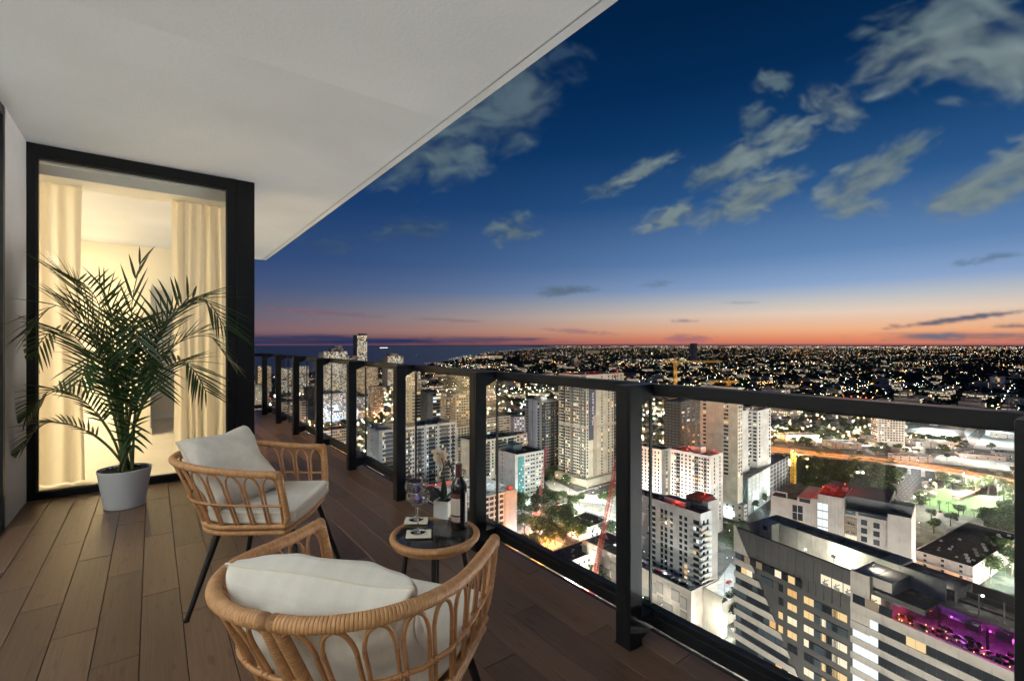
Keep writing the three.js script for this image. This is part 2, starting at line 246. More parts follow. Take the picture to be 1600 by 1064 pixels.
// railing
{
  const r = thing('balcony_railing', 'black metal balcony railing with clear glass panes along the floor edge', 'railing');
  const zc = (k) => -1.3065 - 1.163 * k;
  const gus = new THREE.Shape([[1.634, 1.08], [1.7105, 1.08], [1.7105, 1.03], [1.634, 0.994]].map((p) => new THREE.Vector2(...p)));
  const foot = new THREE.Shape([[1.634, 0.112], [1.7105, 0.112], [1.7105, 0.044], [1.634, 0.022]].map((p) => new THREE.Vector2(...p)));
  const ext = (s) => new THREE.ExtrudeGeometry(s, { depth: 0.07, bevelEnabled: false }).translate(0, 0, -0.035);
  const pg = merge([rbx(0.077, 1.08, 0.077, 0.003, 1.5955, 0.54, 0), bx(0.004, 1.05, 0.05, 1.5565, 0.53, 0), ext(gus), ext(foot), bx(0.082, 0.004, 0.082, 1.5955, 0.002, 0)]);
  for (let k = -3; k <= 7; k++) { const o = part('post', pg, M.black, r); o.position.z = zc(k); }
  part('handrail', [rbx(0.064, 0.046, 13, 0.003, 1.742, 1.057, -3.62), bx(0.024, 0.006, 12.98, 1.742, 1.0315, -3.62)], M.black, r);
  part('handrail', [rbx(0.9, 0.056, 0.064, 0.003, 1.26, 1.052, -10.088)], M.black, r);
  part('bottom_rail', [rbx(0.064, 0.05, 13, 0.003, 1.742, 0.069, -3.62), bx(0.03, 0.02, 13, 1.752, 0.101, -3.62), bx(0.012, 0.028, 13, 1.722, 0.105, -3.62)], M.black, r);
  part('bottom_rail', [rbx(0.9, 0.06, 0.064, 0.003, 1.26, 0.078, -10.088)], M.black, r);
  for (let k = -3; k < 7; k++) part('glass_pane', bxc(1.734, 1.746, 0.1, 1.03, zc(k + 1) + 0.005, zc(k) - 0.005), M.glass, r);
  part('glass_pane', bxc(1.734, 1.746, 0.1, 1.018, -10.05, zc(7) - 0.005), M.glass, r);
  part('glass_pane', bxc(0.83, 1.7, 0.1, 1.024, -10.094, -10.082), M.glass, r);
  for (let k = -2; k < 7; k++) part('joint_seal', bx(0.014, 0.9, 0.008, 1.74, 0.565, zc(k)), M.legBlack, r);
}
// ------------------------------------------------------------------ furniture
const WRAP_T = texture(256, 64, (x, y) => { const s = Math.abs(((x * 16 + 0.12 * Math.sin(y * 6.283)) % 1) - 0.5) * 2, n = fbm(x * 24, y * 6, 3), e = smooth(s, 0.78, 1); const t = clamp(0.52 + 0.55 * n - 0.4 * e, 0, 1); return [0.6 + 0.4 * t, 0.5 + 0.48 * t, 0.42 + 0.5 * t]; });
const WRAP_B = texture(256, 64, (x, y) => { const s = Math.abs(((x * 16 + 0.12 * Math.sin(y * 6.283)) % 1) - 0.5) * 2; return 1 - smooth(s, 0.55, 1) * 0.9 + 0.08 * (rnd() - 0.5); }, false);
const CANE_T = texture(256, 64, (x, y) => { const n = fbm(x * 10, y * 9, 4), node = smooth(Math.abs(((x * 2.2) % 1) - 0.5), 0.0, 0.035); const t = clamp(0.3 + 0.7 * n, 0, 1) * (0.6 + 0.4 * node); return [0.6 + 0.4 * t, 0.52 + 0.46 * t, 0.46 + 0.48 * t]; });
M.wrap = mat([0.64, 0.36, 0.17], { map: again(WRAP_T, 8, 1), bumpMap: again(WRAP_B, 8, 1), bumpScale: 0.0016, roughness: 0.5 });
M.cane = mat([0.58, 0.31, 0.135], { map: again(CANE_T, 3, 1), roughness: 0.46 });
const WEAVE = texture(256, 256, (x, y) => 0.5 + 0.22 * Math.sin(x * 128 * Math.PI) * Math.cos(y * 128 * Math.PI) + 0.3 * (fbm(x * 50, y * 50, 2, 50) - 0.5), false);
const LINEN = texture(256, 256, (x, y) => { const a = fbm(x * 90, y * 6, 2), b = fbm(x * 6, y * 90, 2), c = fbm(x * 4, y * 4, 3); const t = 0.9 + 0.03 * (a + b - 1) + 0.09 * (c - 0.5) + 0.04; return [t, t * 0.985, t * 0.96]; });
M.linen = phys([0.82, 0.795, 0.73], { map: again(LINEN, 3, 3), bumpMap: again(WEAVE, 5, 5), bumpScale: 0.0006, roughness: 0.95, sheen: 0.25, sheenRoughness: 0.6, sheenColor: col(1, 0.97, 0.9) });
M.canvas = phys([0.84, 0.815, 0.75], { map: again(LINEN, 2, 2), bumpMap: again(WEAVE, 6, 6), bumpScale: 0.0004, roughness: 0.9, sheen: 0.2, sheenRoughness: 0.6, sheenColor: col(1, 0.97, 0.9) });
M.piping = mat([0.68, 0.62, 0.5], { roughness: 0.9 });

function uPath(hw, zf, zs, zb, h0, h1, n = 60) {   // a U seen from above, open at the front; height h0 at the ends, h1 at the back
  const pts = [], arc = (i) => { const a = Math.PI * i; return [hw * Math.sign(Math.cos(a)) * Math.pow(Math.abs(Math.cos(a)), 0.85), zs + (zb - zs) * Math.pow(Math.sin(a), 0.9)]; };
  for (let i = 0; i <= 6; i++) pts.push([hw, zf + (zs - zf) * i / 6]);
  for (let i = 1; i < n; i++) pts.push(arc(i / n));
  for (let i = 0; i <= 6; i++) pts.push([-hw, zs + (zf - zs) * i / 6]);
  const zmin = Math.min(...pts.map((p) => p[1]));
  return new THREE.CatmullRomCurve3(pts.map(([x, z]) => V(x, h0 + (h1 - h0) * smooth((zf - z) / (zf - zmin), 0.05, 1), z)));
}
function makeChair(name, label) {
  const t = thing(name, label, 'armchair');
  const rim = uPath(0.296, 0.15, -0.088, -0.429, 0.665, 0.709), ring = uPath(0.258, 0.168, -0.06, -0.28, 0.415, 0.415);
  rim.arcLengthDivisions = ring.arcLengthDivisions = 400;
  const pos = (u, v, out = 0) => { const a = ring.getPointAt(clamp(u, 0, 1)), b = rim.getPointAt(clamp(u, 0, 1)), p = a.lerp(b, v); if (out) { const d = V(p.x, 0, p.z + 0.05).normalize(); p.addScaledVector(d, out); } return p; };
  const half = (a, b, r, m, nm, bend) => { const pts = []; for (let i = 0; i <= 26; i++) pts.push(rim.getPointAt(a + (b - a) * i / 26)); return pts; };
  // two wrapped halves of the rim, meeting at the middle of the back and turning down there and at the front
  for (const s of [1, -1]) {
    const uu = (u) => (s > 0 ? u : 1 - u), pts = [];
    for (let i = 0; i <= 26; i++) pts.push(rim.getPointAt(uu(0.012 + (0.4945 - 0.012) * i / 26)));
    const q = pos(uu(0.0), 1), f = pos(uu(0), 0);
    pts.unshift(q.clone().add(V(0, -0.012, 0.004)), );
    part('rim', tube(pts, 0.0165, 90, 12), M.wrap, t);
    const down = [q.clone().add(V(0, 0.004, 0.006)), q.clone().lerp(f, 0.3).add(V(0, 0, 0.012)), q.clone().lerp(f, 0.65).add(V(0, 0, 0.014)), f.clone().add(V(0, 0.03, 0.008)), f.clone().add(V(-s * 0.01, 0.004, -0.03)), f.clone().add(V(-s * 0.012, 0, -0.1))];
    part('front_post', [tube(down, 0.0145, 30, 10), new THREE.SphereGeometry(0.0168, 12, 8).translate(q.x, q.y, q.z + 0.004)], M.wrap, t);
    const bt = pos(uu(0.492), 1), bb = pos(uu(0.481), 0.02, 0.004);
    part('back_post', [tube([bt.clone().add(V(0, 0.002, 0)), bt.clone().lerp(bb, 0.35), bt.clone().lerp(bb, 0.7), bb], 0.0135, 20, 10), new THREE.SphereGeometry(0.0175, 12, 8).translate(bt.x, bt.y, bt.z)], M.wrap, t);
  }
  const N = 18;
  for (let i = 0; i < N; i++) {
    if (i === 8 || i === 9) { // beside the back posts
    }
    const u0 = (i + 0.1) / N, u1 = (i + 0.9) / N, um = (u0 + u1) / 2, e = 0.004;
    const p = [pos(u0, 0.02, e), pos(u0, 0.3, e), pos(u0, 0.6, e), pos(u0 + 0.0005, 0.76, e), pos(u0 + (um - u0) * 0.42, 0.9, e), pos(um, 0.945, e), pos(u1 - (u1 - um) * 0.42, 0.9, e), pos(u1 - 0.0005, 0.76, e), pos(u1, 0.6, e), pos(u1, 0.3, e), pos(u1, 0.02, e)];
    part('cane_arch', tube(p, 0.0052, 44, 7), M.cane, t);
  }
  const mid = []; for (let i = 0; i <= 50; i++) mid.push(pos(0.005 + 0.99 * i / 50, 0.42, 0.011 + 0.0015 * Math.sin(i * 2.2)));
  part('middle_rail', tube(mid, 0.0062, 140, 8), M.cane, t);
  const ties = []; for (let i = 0; i < N; i++) for (const q of [0.1, 0.9]) { const p = pos((i + q) / N, 0.42, 0.007), d = V(p.x, 0, p.z + 0.05).normalize(), g = new THREE.TorusGeometry(0.0085, 0.0026, 6, 10); g.applyQuaternion(new THREE.Quaternion().setFromUnitVectors(V(0, 0, 1), V(-d.z, 0, d.x))); ties.push(g.translate(p.x, p.y, p.z)); }
  part('binding', ties, M.cane, t);
  // the seat frame: two rings, one above the other
  const closed = (dy, g) => { const pts = []; for (let i = 0; i <= 40; i++) { const p = ring.getPointAt(i / 40); pts.push(V(p.x * g, p.y + dy, p.z * g)); } for (let i = 1; i < 8; i++) pts.push(V(-0.258 * g + 0.516 * g * i / 8, 0.415 + dy, (0.168 + 0.022 * Math.sin(Math.PI * i / 8)) * g)); return tube(pts, dy < 0 ? 0.0135 : 0.012, 150, 10, true); };
  part('seat_ring', closed(0.004, 1.012), M.wrap, t); part('seat_ring', closed(-0.024, 0.985), M.wrap, t);
  const shape = new THREE.Shape(); for (let i = 0; i <= 30; i++) { const p = ring.getPointAt(i / 30); i ? shape.lineTo(p.x * 0.96, -p.z * 0.96) : shape.moveTo(p.x * 0.96, -p.z * 0.96); }
  part('seat_base', new THREE.ExtrudeGeometry(shape, { depth: 0.012, bevelEnabled: false }).rotateX(-Math.PI / 2).translate(0, 0.402, 0), M.cane, t);
  for (const [sx, sz] of [[1, 1], [-1, 1], [1, -1], [-1, -1]]) part('leg', [bar(V(sx * 0.262, 0.008, sz * 0.262), V(sx * 0.178, 0.385, sz * 0.165), 0.0105, 0.0155, 12), new THREE.CylinderGeometry(0.0125, 0.012, 0.012, 12).translate(sx * 0.263, 0.006, sz * 0.263), bar(V(sx * 0.178, 0.385, sz * 0.165), V(sx * 0.16, 0.4, sz * 0.15), 0.02, 0.02, 10)], M.legBlack, t);
  return t;
}
function place(o, x, z, turn, y = 0) { o.position.set(x, y, z); o.rotation.y = turn; return o; }
const CHAIR_A = [0.4895, -2.6795, 0.9791], CHAIR_B = [0.5116, -1.3056, 2.2674];
const chairA = place(makeChair('rattan_armchair', 'rattan armchair with black legs standing beside the potted palm, its back to the window'), ...CHAIR_A);
const chairB = place(copyOf(chairA, 'rattan armchair nearest the camera, seen from behind'), ...CHAIR_B);
function local(ch, x, y, z) { const c = Math.cos(ch[2]), s = Math.sin(ch[2]); return V(ch[0] + x * c + z * s, y, ch[1] - x * s + z * c); }

function makeSeatCushion(label) {
  const t = thing('seat_cushion', label, 'seat cushion'), hw = 0.236, pts = [];
  for (let i = 0; i <= 40; i++) { const a = Math.PI * i / 40; pts.push(new THREE.Vector2(hw * Math.sign(Math.cos(a)) * Math.pow(Math.abs(Math.cos(a)), 0.7), 0.02 + 0.225 * Math.pow(Math.sin(a), 0.8))); }
  pts.push(new THREE.Vector2(-hw - 0.006, -0.08), new THREE.Vector2(-hw - 0.004, -0.172), new THREE.Vector2(-hw + 0.014, -0.194), new THREE.Vector2(0, -0.208), new THREE.Vector2(hw - 0.014, -0.194), new THREE.Vector2(hw + 0.004, -0.172), new THREE.Vector2(hw + 0.006, -0.08));
  const g = new THREE.ExtrudeGeometry(new THREE.Shape(pts), { depth: 0.036, bevelEnabled: true, bevelThickness: 0.012, bevelSize: 0.012, bevelSegments: 3, curveSegments: 6 });
  g.rotateX(-Math.PI / 2);
  const p = g.attributes.position; for (let i = 0; i < p.count; i++) { const x = p.getX(i), z = p.getZ(i), y = p.getY(i); p.setY(i, y + (y > 0.02 ? 0.012 * (1 - (x / hw) ** 2) * (1 - (z / 0.24) ** 2) + 0.004 * Math.sin(x * 19 + z * 13) : 0)); }
  g.computeVertexNormals(); g.translate(0, 0.438, 0);
  part('cover', g, M.canvas, t);
  for (const y of [0.4385, 0.476]) part('piping', tube(pts.map((q) => V(q.x * 1.045, y, -q.y * 1.045)), 0.0035, 160, 6, true), M.piping, t);
  return t;
}
const cushA = place(makeSeatCushion('cream seat cushion on the armchair beside the palm'), ...CHAIR_A);
const cushB = place(copyOf(cushA, 'cream seat cushion on the armchair nearest the camera'), ...CHAIR_B);
function pillowGeo(w, h, th, sd) {
  srand(sd);
  const n = 44, pos = [], uv = [], idx = [], ph = rr(0, 6);
  for (let side = 0; side < 2; side++) for (let j = 0; j <= n; j++) for (let i = 0; i <= n; i++) {
    const a = i / n * 2 - 1, b = j / n * 2 - 1, e = Math.pow(Math.max(0, (1 - a ** 4) * (1 - b ** 4)), 0.42), pin = 1 - 0.06 * (1 - Math.abs(a) ** 2) * Math.abs(b) ** 3, pin2 = 1 - 0.06 * (1 - Math.abs(b) ** 2) * Math.abs(a) ** 3;
    const wr = 0.006 * Math.sin(a * 7 + b * 4 + ph) * e + 0.009 * (fbm(a * 2.2 + sd, b * 2.2 + ph, 3) - 0.5) * e + 0.004 * Math.sin((a + b) * 16 + ph) * Math.abs(a * b) * e;
    pos.push(a * w / 2 * pin2 + 0.006 * Math.sin(b * 5 + ph), b * h / 2 * pin + 0.006 * Math.sin(a * 4 + ph), (side ? -1 : 1) * (e * th / 2 * (0.92 + 0.2 * fbm(a + 5, b + sd, 2))) + wr);
    uv.push(a * w, b * h);
  }
  const m = (n + 1) * (n + 1);
  for (let side = 0; side < 2; side++) for (let j = 0; j < n; j++) for (let i = 0; i < n; i++) { const a = side * m + j * (n + 1) + i, b = a + 1, c = a + n + 1, d = c + 1; side ? idx.push(a, c, b, b, c, d) : idx.push(a, b, c, b, d, c); }
  const g = new THREE.BufferGeometry(); g.setAttribute('position', new THREE.Float32BufferAttribute(pos, 3)); g.setAttribute('uv', new THREE.Float32BufferAttribute(uv, 2)); g.setIndex(idx); g.computeVertexNormals();
  const edge = []; for (const [i0, j0, di, dj] of [[0, 0, 1, 0], [n, 0, 0, 1], [n, n, -1, 0], [0, n, 0, -1]]) for (let k = 0; k < n; k += 2) { const o = ((j0 + dj * k) * (n + 1) + i0 + di * k) * 3; edge.push(V(pos[o], pos[o + 1], pos[o + 2])); }
  return [g, tube(edge, 0.0028, 200, 6, true)];
}
function pillow(label, ch, x, y, z, yaw, lean, roll, w, h, th, sd) {
  const p = local(ch, x, y, z), t = thing('pillow', label, 'pillow', p), [g, e] = pillowGeo(w, h, th, sd);
  t.rotation.order = 'YXZ'; t.rotation.set(lean, ch[2] + yaw, roll);
  part('cover', g, M.linen, t); part('seam', e, M.piping, t); return t;
}
pillow('cream linen pillow with a raised corner on the armchair beside the palm', CHAIR_A, -0.045, 0.642, -0.18, -0.34, -0.62, 0.03, 0.395, 0.385, 0.13, 3);
pillow('cream linen pillow on the armchair nearest the camera', CHAIR_B, 0.0, 0.58, -0.215, 0.04, -0.5, 0.05, 0.45, 0.38, 0.17, 8);

// side table
const TB = V(1.0235, 0, -1.938), TH = 0.4;
{
  const t = thing('side_table', 'round rattan rimmed side table with smoked glass top and black legs', 'side table', TB), ring = (r, y, q) => { const p = []; for (let i = 0; i < 40; i++) p.push(V(r * Math.cos(i * Math.PI / 20), y, r * Math.sin(i * Math.PI / 20))); return tube(p, q, 160, 12, true); };
  part('rim', [ring(0.186, TH - 0.012, 0.0155), ring(0.176, TH - 0.034, 0.0095)], M.wrap, t);
  part('glass_top', new THREE.CylinderGeometry(0.174, 0.174, 0.005, 64).translate(0, TH - 0.0045, 0), phys([0.52, 0.53, 0.54], { transmission: 0.97, thickness: 0, roughness: 0.03, ior: 1.5, specularIntensity: 0.7 }), t);
  for (const a of [0.55, 2.1, 3.7, 5.25]) part('leg', [bar(V(0.172 * Math.cos(a), 0.004, 0.172 * Math.sin(a)), V(0.12 * Math.cos(a), TH - 0.03, 0.12 * Math.sin(a)), 0.009, 0.0125, 12), bar(V(0.12 * Math.cos(a), TH - 0.03, 0.12 * Math.sin(a)), V(0, TH - 0.028, 0), 0.008, 0.008, 8)], M.legBlack, t);
}
// stemmed glasses, each on a folded napkin
const solidGlass = phys([1, 1, 1], { transmission: 1, thickness: 0.002, roughness: 0, ior: 1.5 });
function lathe(pts, seg = 40) { return new THREE.LatheGeometry(pts.map(([x, y]) => new THREE.Vector2(x, y)), seg); }
const bowl = [[0.0, 0.1125], [0.012, 0.114], [0.03, 0.121], [0.045, 0.134], [0.0525, 0.15], [0.0535, 0.164], [0.0495, 0.18], [0.047, 0.1855], [0.0462, 0.1855], [0.0484, 0.179], [0.0522, 0.164], [0.0512, 0.15], [0.044, 0.135], [0.029, 0.1228], [0.011, 0.116], [0.0, 0.1145]];
const stem = [[0, 0], [0.034, 0], [0.0345, 0.0016], [0.02, 0.0035], [0.006, 0.008], [0.0036, 0.018], [0.0033, 0.06], [0.0036, 0.1], [0.0065, 0.11], [0.012, 0.1142], [0, 0.1125]];
const purple = phys([0.13, 0.09, 0.3], { roughness: 0.15, transmission: 0.2, thickness: 0, clearcoat: 1, clearcoatRoughness: 0.05 });
function wineGlass(label, p) { const t = thing('stemmed_glass', label, 'glass', p); part('bowl', lathe(bowl), solidGlass, t); part('stem', lathe(stem, 24), solidGlass, t); part('purple_ball', new THREE.SphereGeometry(0.02, 24, 16).translate(0.006, 0.1425, -0.004), purple, t); return t; }
const NAP = texture(256, 256, (x, y) => { const d = Math.hypot(x - 0.5, y - 0.5), r1 = smooth(Math.abs(d - 0.3), 0.0, 0.012), r2 = smooth(Math.abs(d - 0.25), 0, 0.008), leaf = d < 0.22 && Math.sin(Math.atan2(y - 0.5, x - 0.5) * 7) * 0.5 + 0.5 > 0.6 && Math.abs(d - 0.14) < 0.05 ? 0.5 : 1; const t = (0.62 + 0.38 * Math.min(r1, 0.4 + 0.6 * r2)) * (0.8 + 0.2 * leaf); return [t * 0.97, t * 0.955, t * 0.9]; });
function napkin(label, p, turn, w, d) {
  const g = new RoundedBoxGeometry(w, 0.008, d, 3, 0.0038), q = g.attributes.position, uv = g.attributes.uv;
  for (let i = 0; i < q.count; i++) { const x = q.getX(i), z = q.getZ(i), y = q.getY(i); if (y > 0) q.setY(i, y + 0.0016 * Math.sin(x * 70) * Math.cos(z * 60)); uv.setXY(i, x / w + 0.5, z / d + 0.5); q.setX(i, x + 0.004 * Math.sin(z * 50)); }
  g.computeVertexNormals(); const t = solo('napkin', g, new THREE.MeshStandardMaterial({ map: NAP, color: col(0.86, 0.83, 0.74), roughness: 0.95, bumpMap: again(WEAVE, 3, 3), bumpScale: 0.0004 }), label, 'napkin'); t.position.copy(p); t.rotation.y = turn; return t;
}
{
  const p1 = at(653, 835, TH), p2 = at(650, 815, TH); p1.y = p2.y = TH + 0.0025;
  napkin('folded white napkin with a printed ring under the nearer stemmed glass', p1.clone().add(V(-0.002, 0, 0.012)).setY(TH + 0.006), -0.58, 0.112, 0.085);
  napkin('folded white napkin with a printed ring under the farther stemmed glass', p2.clone().add(V(0, 0, 0.004)).setY(TH + 0.006), -0.66, 0.112, 0.08);
  wineGlass('stemmed balloon glass nearer on the side table, a purple ball in its bowl', p1.clone().setY(TH + 0.0115));
  wineGlass('stemmed balloon glass farther on the side table, a purple ball in its bowl', p2.clone().setY(TH + 0.0115));
}
// wine bottle
{
  const p = at(717, 826, TH), t = thing('wine_bottle', 'dark red wine bottle with a cream and maroon label on the side table', 'bottle', [p.x, TH - 0.0015, p.z]);
  const bot = phys([0.006, 0.005, 0.006], { roughness: 0.1, clearcoat: 0.4, clearcoatRoughness: 0.04 });
  part('bottle_glass', lathe([[0, 0.004], [0.03, 0], [0.0365, 0.004], [0.0375, 0.012], [0.0375, 0.19], [0.036, 0.203], [0.03, 0.217], [0.02, 0.232], [0.0152, 0.245], [0.0142, 0.262], [0.0142, 0.296], [0, 0.297]], 48), bot, t);
  part('capsule', lathe([[0.0147, 0.236], [0.0155, 0.24], [0.0149, 0.262], [0.0148, 0.288], [0.0158, 0.289], [0.0158, 0.298], [0.0148, 0.3005], [0, 0.3005]], 32), phys([0.07, 0.01, 0.012], { roughness: 0.35, clearcoat: 0.4 }), t);
  const LAB = texture(256, 512, (x, y) => { if (y > 0.83) return y < 0.97 && y > 0.85 ? [0.36, 0.17, 0.15] : [0.16, 0.08, 0.07]; if (y < 0.05) return [0.1, 0.06, 0.06]; if (y > 0.22 && y < 0.27) return [0.1, 0.07, 0.08]; if (y < 0.22) { const l = Math.abs((y * 22) % 1 - 0.5) < 0.18 && x > 0.2 && x < 0.8 ? 0.8 : 1; return [0.72 * l, 0.62 * l, 0.58 * l]; } const line = (Math.abs((y * 26) % 1 - 0.5) < 0.2 && x > 0.18 && x < 0.82 && hash2(Math.floor(x * 60), Math.floor(y * 26)) > 0.25 && y < 0.78) ? 0.82 : 1; return [0.78 * line, 0.74 * line, 0.68 * line]; });
  const lb = (a0, a1, m) => new THREE.CylinderGeometry(0.0379, 0.0379, 0.135, 32, 1, true, a0, a1).translate(0, 0.105, 0);
  const lm = new THREE.MeshStandardMaterial({ map: LAB, roughness: 0.7, side: THREE.DoubleSide });
  part('label', lb(-1.05 - YAW, 1.3), lm, t, 'cream label with a maroon band');
  part('label', lb(0.98 - YAW, 1.1), new THREE.MeshStandardMaterial({ color: col(0.7, 0.68, 0.63), roughness: 0.7, side: THREE.DoubleSide }), t, 'pale label on the far side');
}
// orchid in a square pot
{
  const p = at(694, 806, TH), t = thing('potted_orchid', 'pale orchid in a square white pot on the side table', 'flower pot', [p.x, TH - 0.0015, p.z], -0.95);
  const pot = mat([0.7, 0.68, 0.64], { roughness: 0.35 }), w = 0.078, h = 0.083;
  part('pot', [bx(w, h, 0.005, 0, h / 2, w / 2 - 0.0025), bx(w, h, 0.005, 0, h / 2, -w / 2 + 0.0025), bx(0.005, h - 0.0004, w - 0.01, w / 2 - 0.0025, h / 2, 0), bx(0.005, h - 0.0004, w - 0.01, -w / 2 + 0.0025, h / 2, 0), bx(w - 0.01, 0.005, w - 0.01, 0, 0.004, 0)], pot, t);
  part('soil', bx(w - 0.011, 0.01, w - 0.011, 0, h - 0.01, 0), mat([0.012, 0.01, 0.008], { roughness: 1 }), t);
  part('stem', tube([V(0, h - 0.01, 0), V(0.004, 0.14, 0.002), V(0, 0.22, 0), V(-0.008, 0.275, 0.004), V(-0.024, 0.31, 0.01)], 0.0022, 24, 6), mat([0.03, 0.05, 0.02]), t);
  const leafM = phys([0.02, 0.03, 0.02], { roughness: 0.35, side: THREE.DoubleSide });
  const lf = (len, w0, bend, yaw, lean) => { const g = new THREE.PlaneGeometry(1, 1, 4, 12), q = g.attributes.position; for (let i = 0; i < q.count; i++) { const b = q.getY(i) + 0.5, a = q.getX(i) * 2, ww = w0 * Math.sin(Math.PI * Math.pow(b * 0.96 + 0.03, 0.8)); q.setXYZ(i, a * ww, b * len * (1 - 0.2 * bend * b), bend * len * b * b + 0.3 * ww * a * a); } g.computeVertexNormals(); return g.rotateX(lean).rotateY(yaw).translate(0, h - 0.006, 0); };
  part('leaf', lf(0.13, 0.015, 0.12, 0.3, 0.05), leafM, t); part('leaf', lf(0.1, 0.018, 0.7, 2.2, 0.3), leafM, t); part('leaf', lf(0.1, 0.018, 0.75, 4.4, 0.3), leafM, t);
  const petal = (r, a, tilt) => { const g = new THREE.CircleGeometry(r, 14); g.scale(0.72, 1, 1).translate(0, r * 0.95, 0); const q = g.attributes.position; for (let i = 0; i < q.count; i++) q.setZ(i, 0.25 * q.getY(i) ** 2 / r - 0.3 * q.getX(i) ** 2 / r); g.computeVertexNormals(); return g.rotateX(tilt).rotateZ(a); };
  const flM = phys([0.68, 0.56, 0.42], { roughness: 0.8, side: THREE.DoubleSide, transmission: 0.3, thickness: 0 });
  [[-0.03, 0.312, 0.012, 0.3], [-0.01, 0.286, 0.01, 1.2], [0.004, 0.302, -0.005, 2.4], [-0.026, 0.272, -0.006, 3.6], [-0.012, 0.25, 0.008, 5]].forEach(([x, y, z, yaw]) => { const f = part('flower', [0, 1, 2, 3, 4].map((k) => petal(0.016, k * 1.2566, -0.35)), flM, t); f.position.set(x, y, z); f.rotation.y = yaw; part('flower_centre', new THREE.SphereGeometry(0.005, 8, 6).translate(0, 0, 0.004), mat([0.3, 0.12, 0.06]), f); });
  const dk = part('bud', [[0.02, 0.262], [0.03, 0.247], [0.038, 0.228], [0.043, 0.21]].map(([x, y], i) => new THREE.SphereGeometry(0.009 - i * 0.001, 10, 8).scale(1, 1.3, 1).translate(x, y, -0.01)).concat([tube([V(-0.003, 0.26, 0), V(0.016, 0.274, -0.006), V(0.034, 0.247, -0.01), V(0.043, 0.21, -0.01)], 0.0016, 16, 5)]), leafM, t); void dk;
}
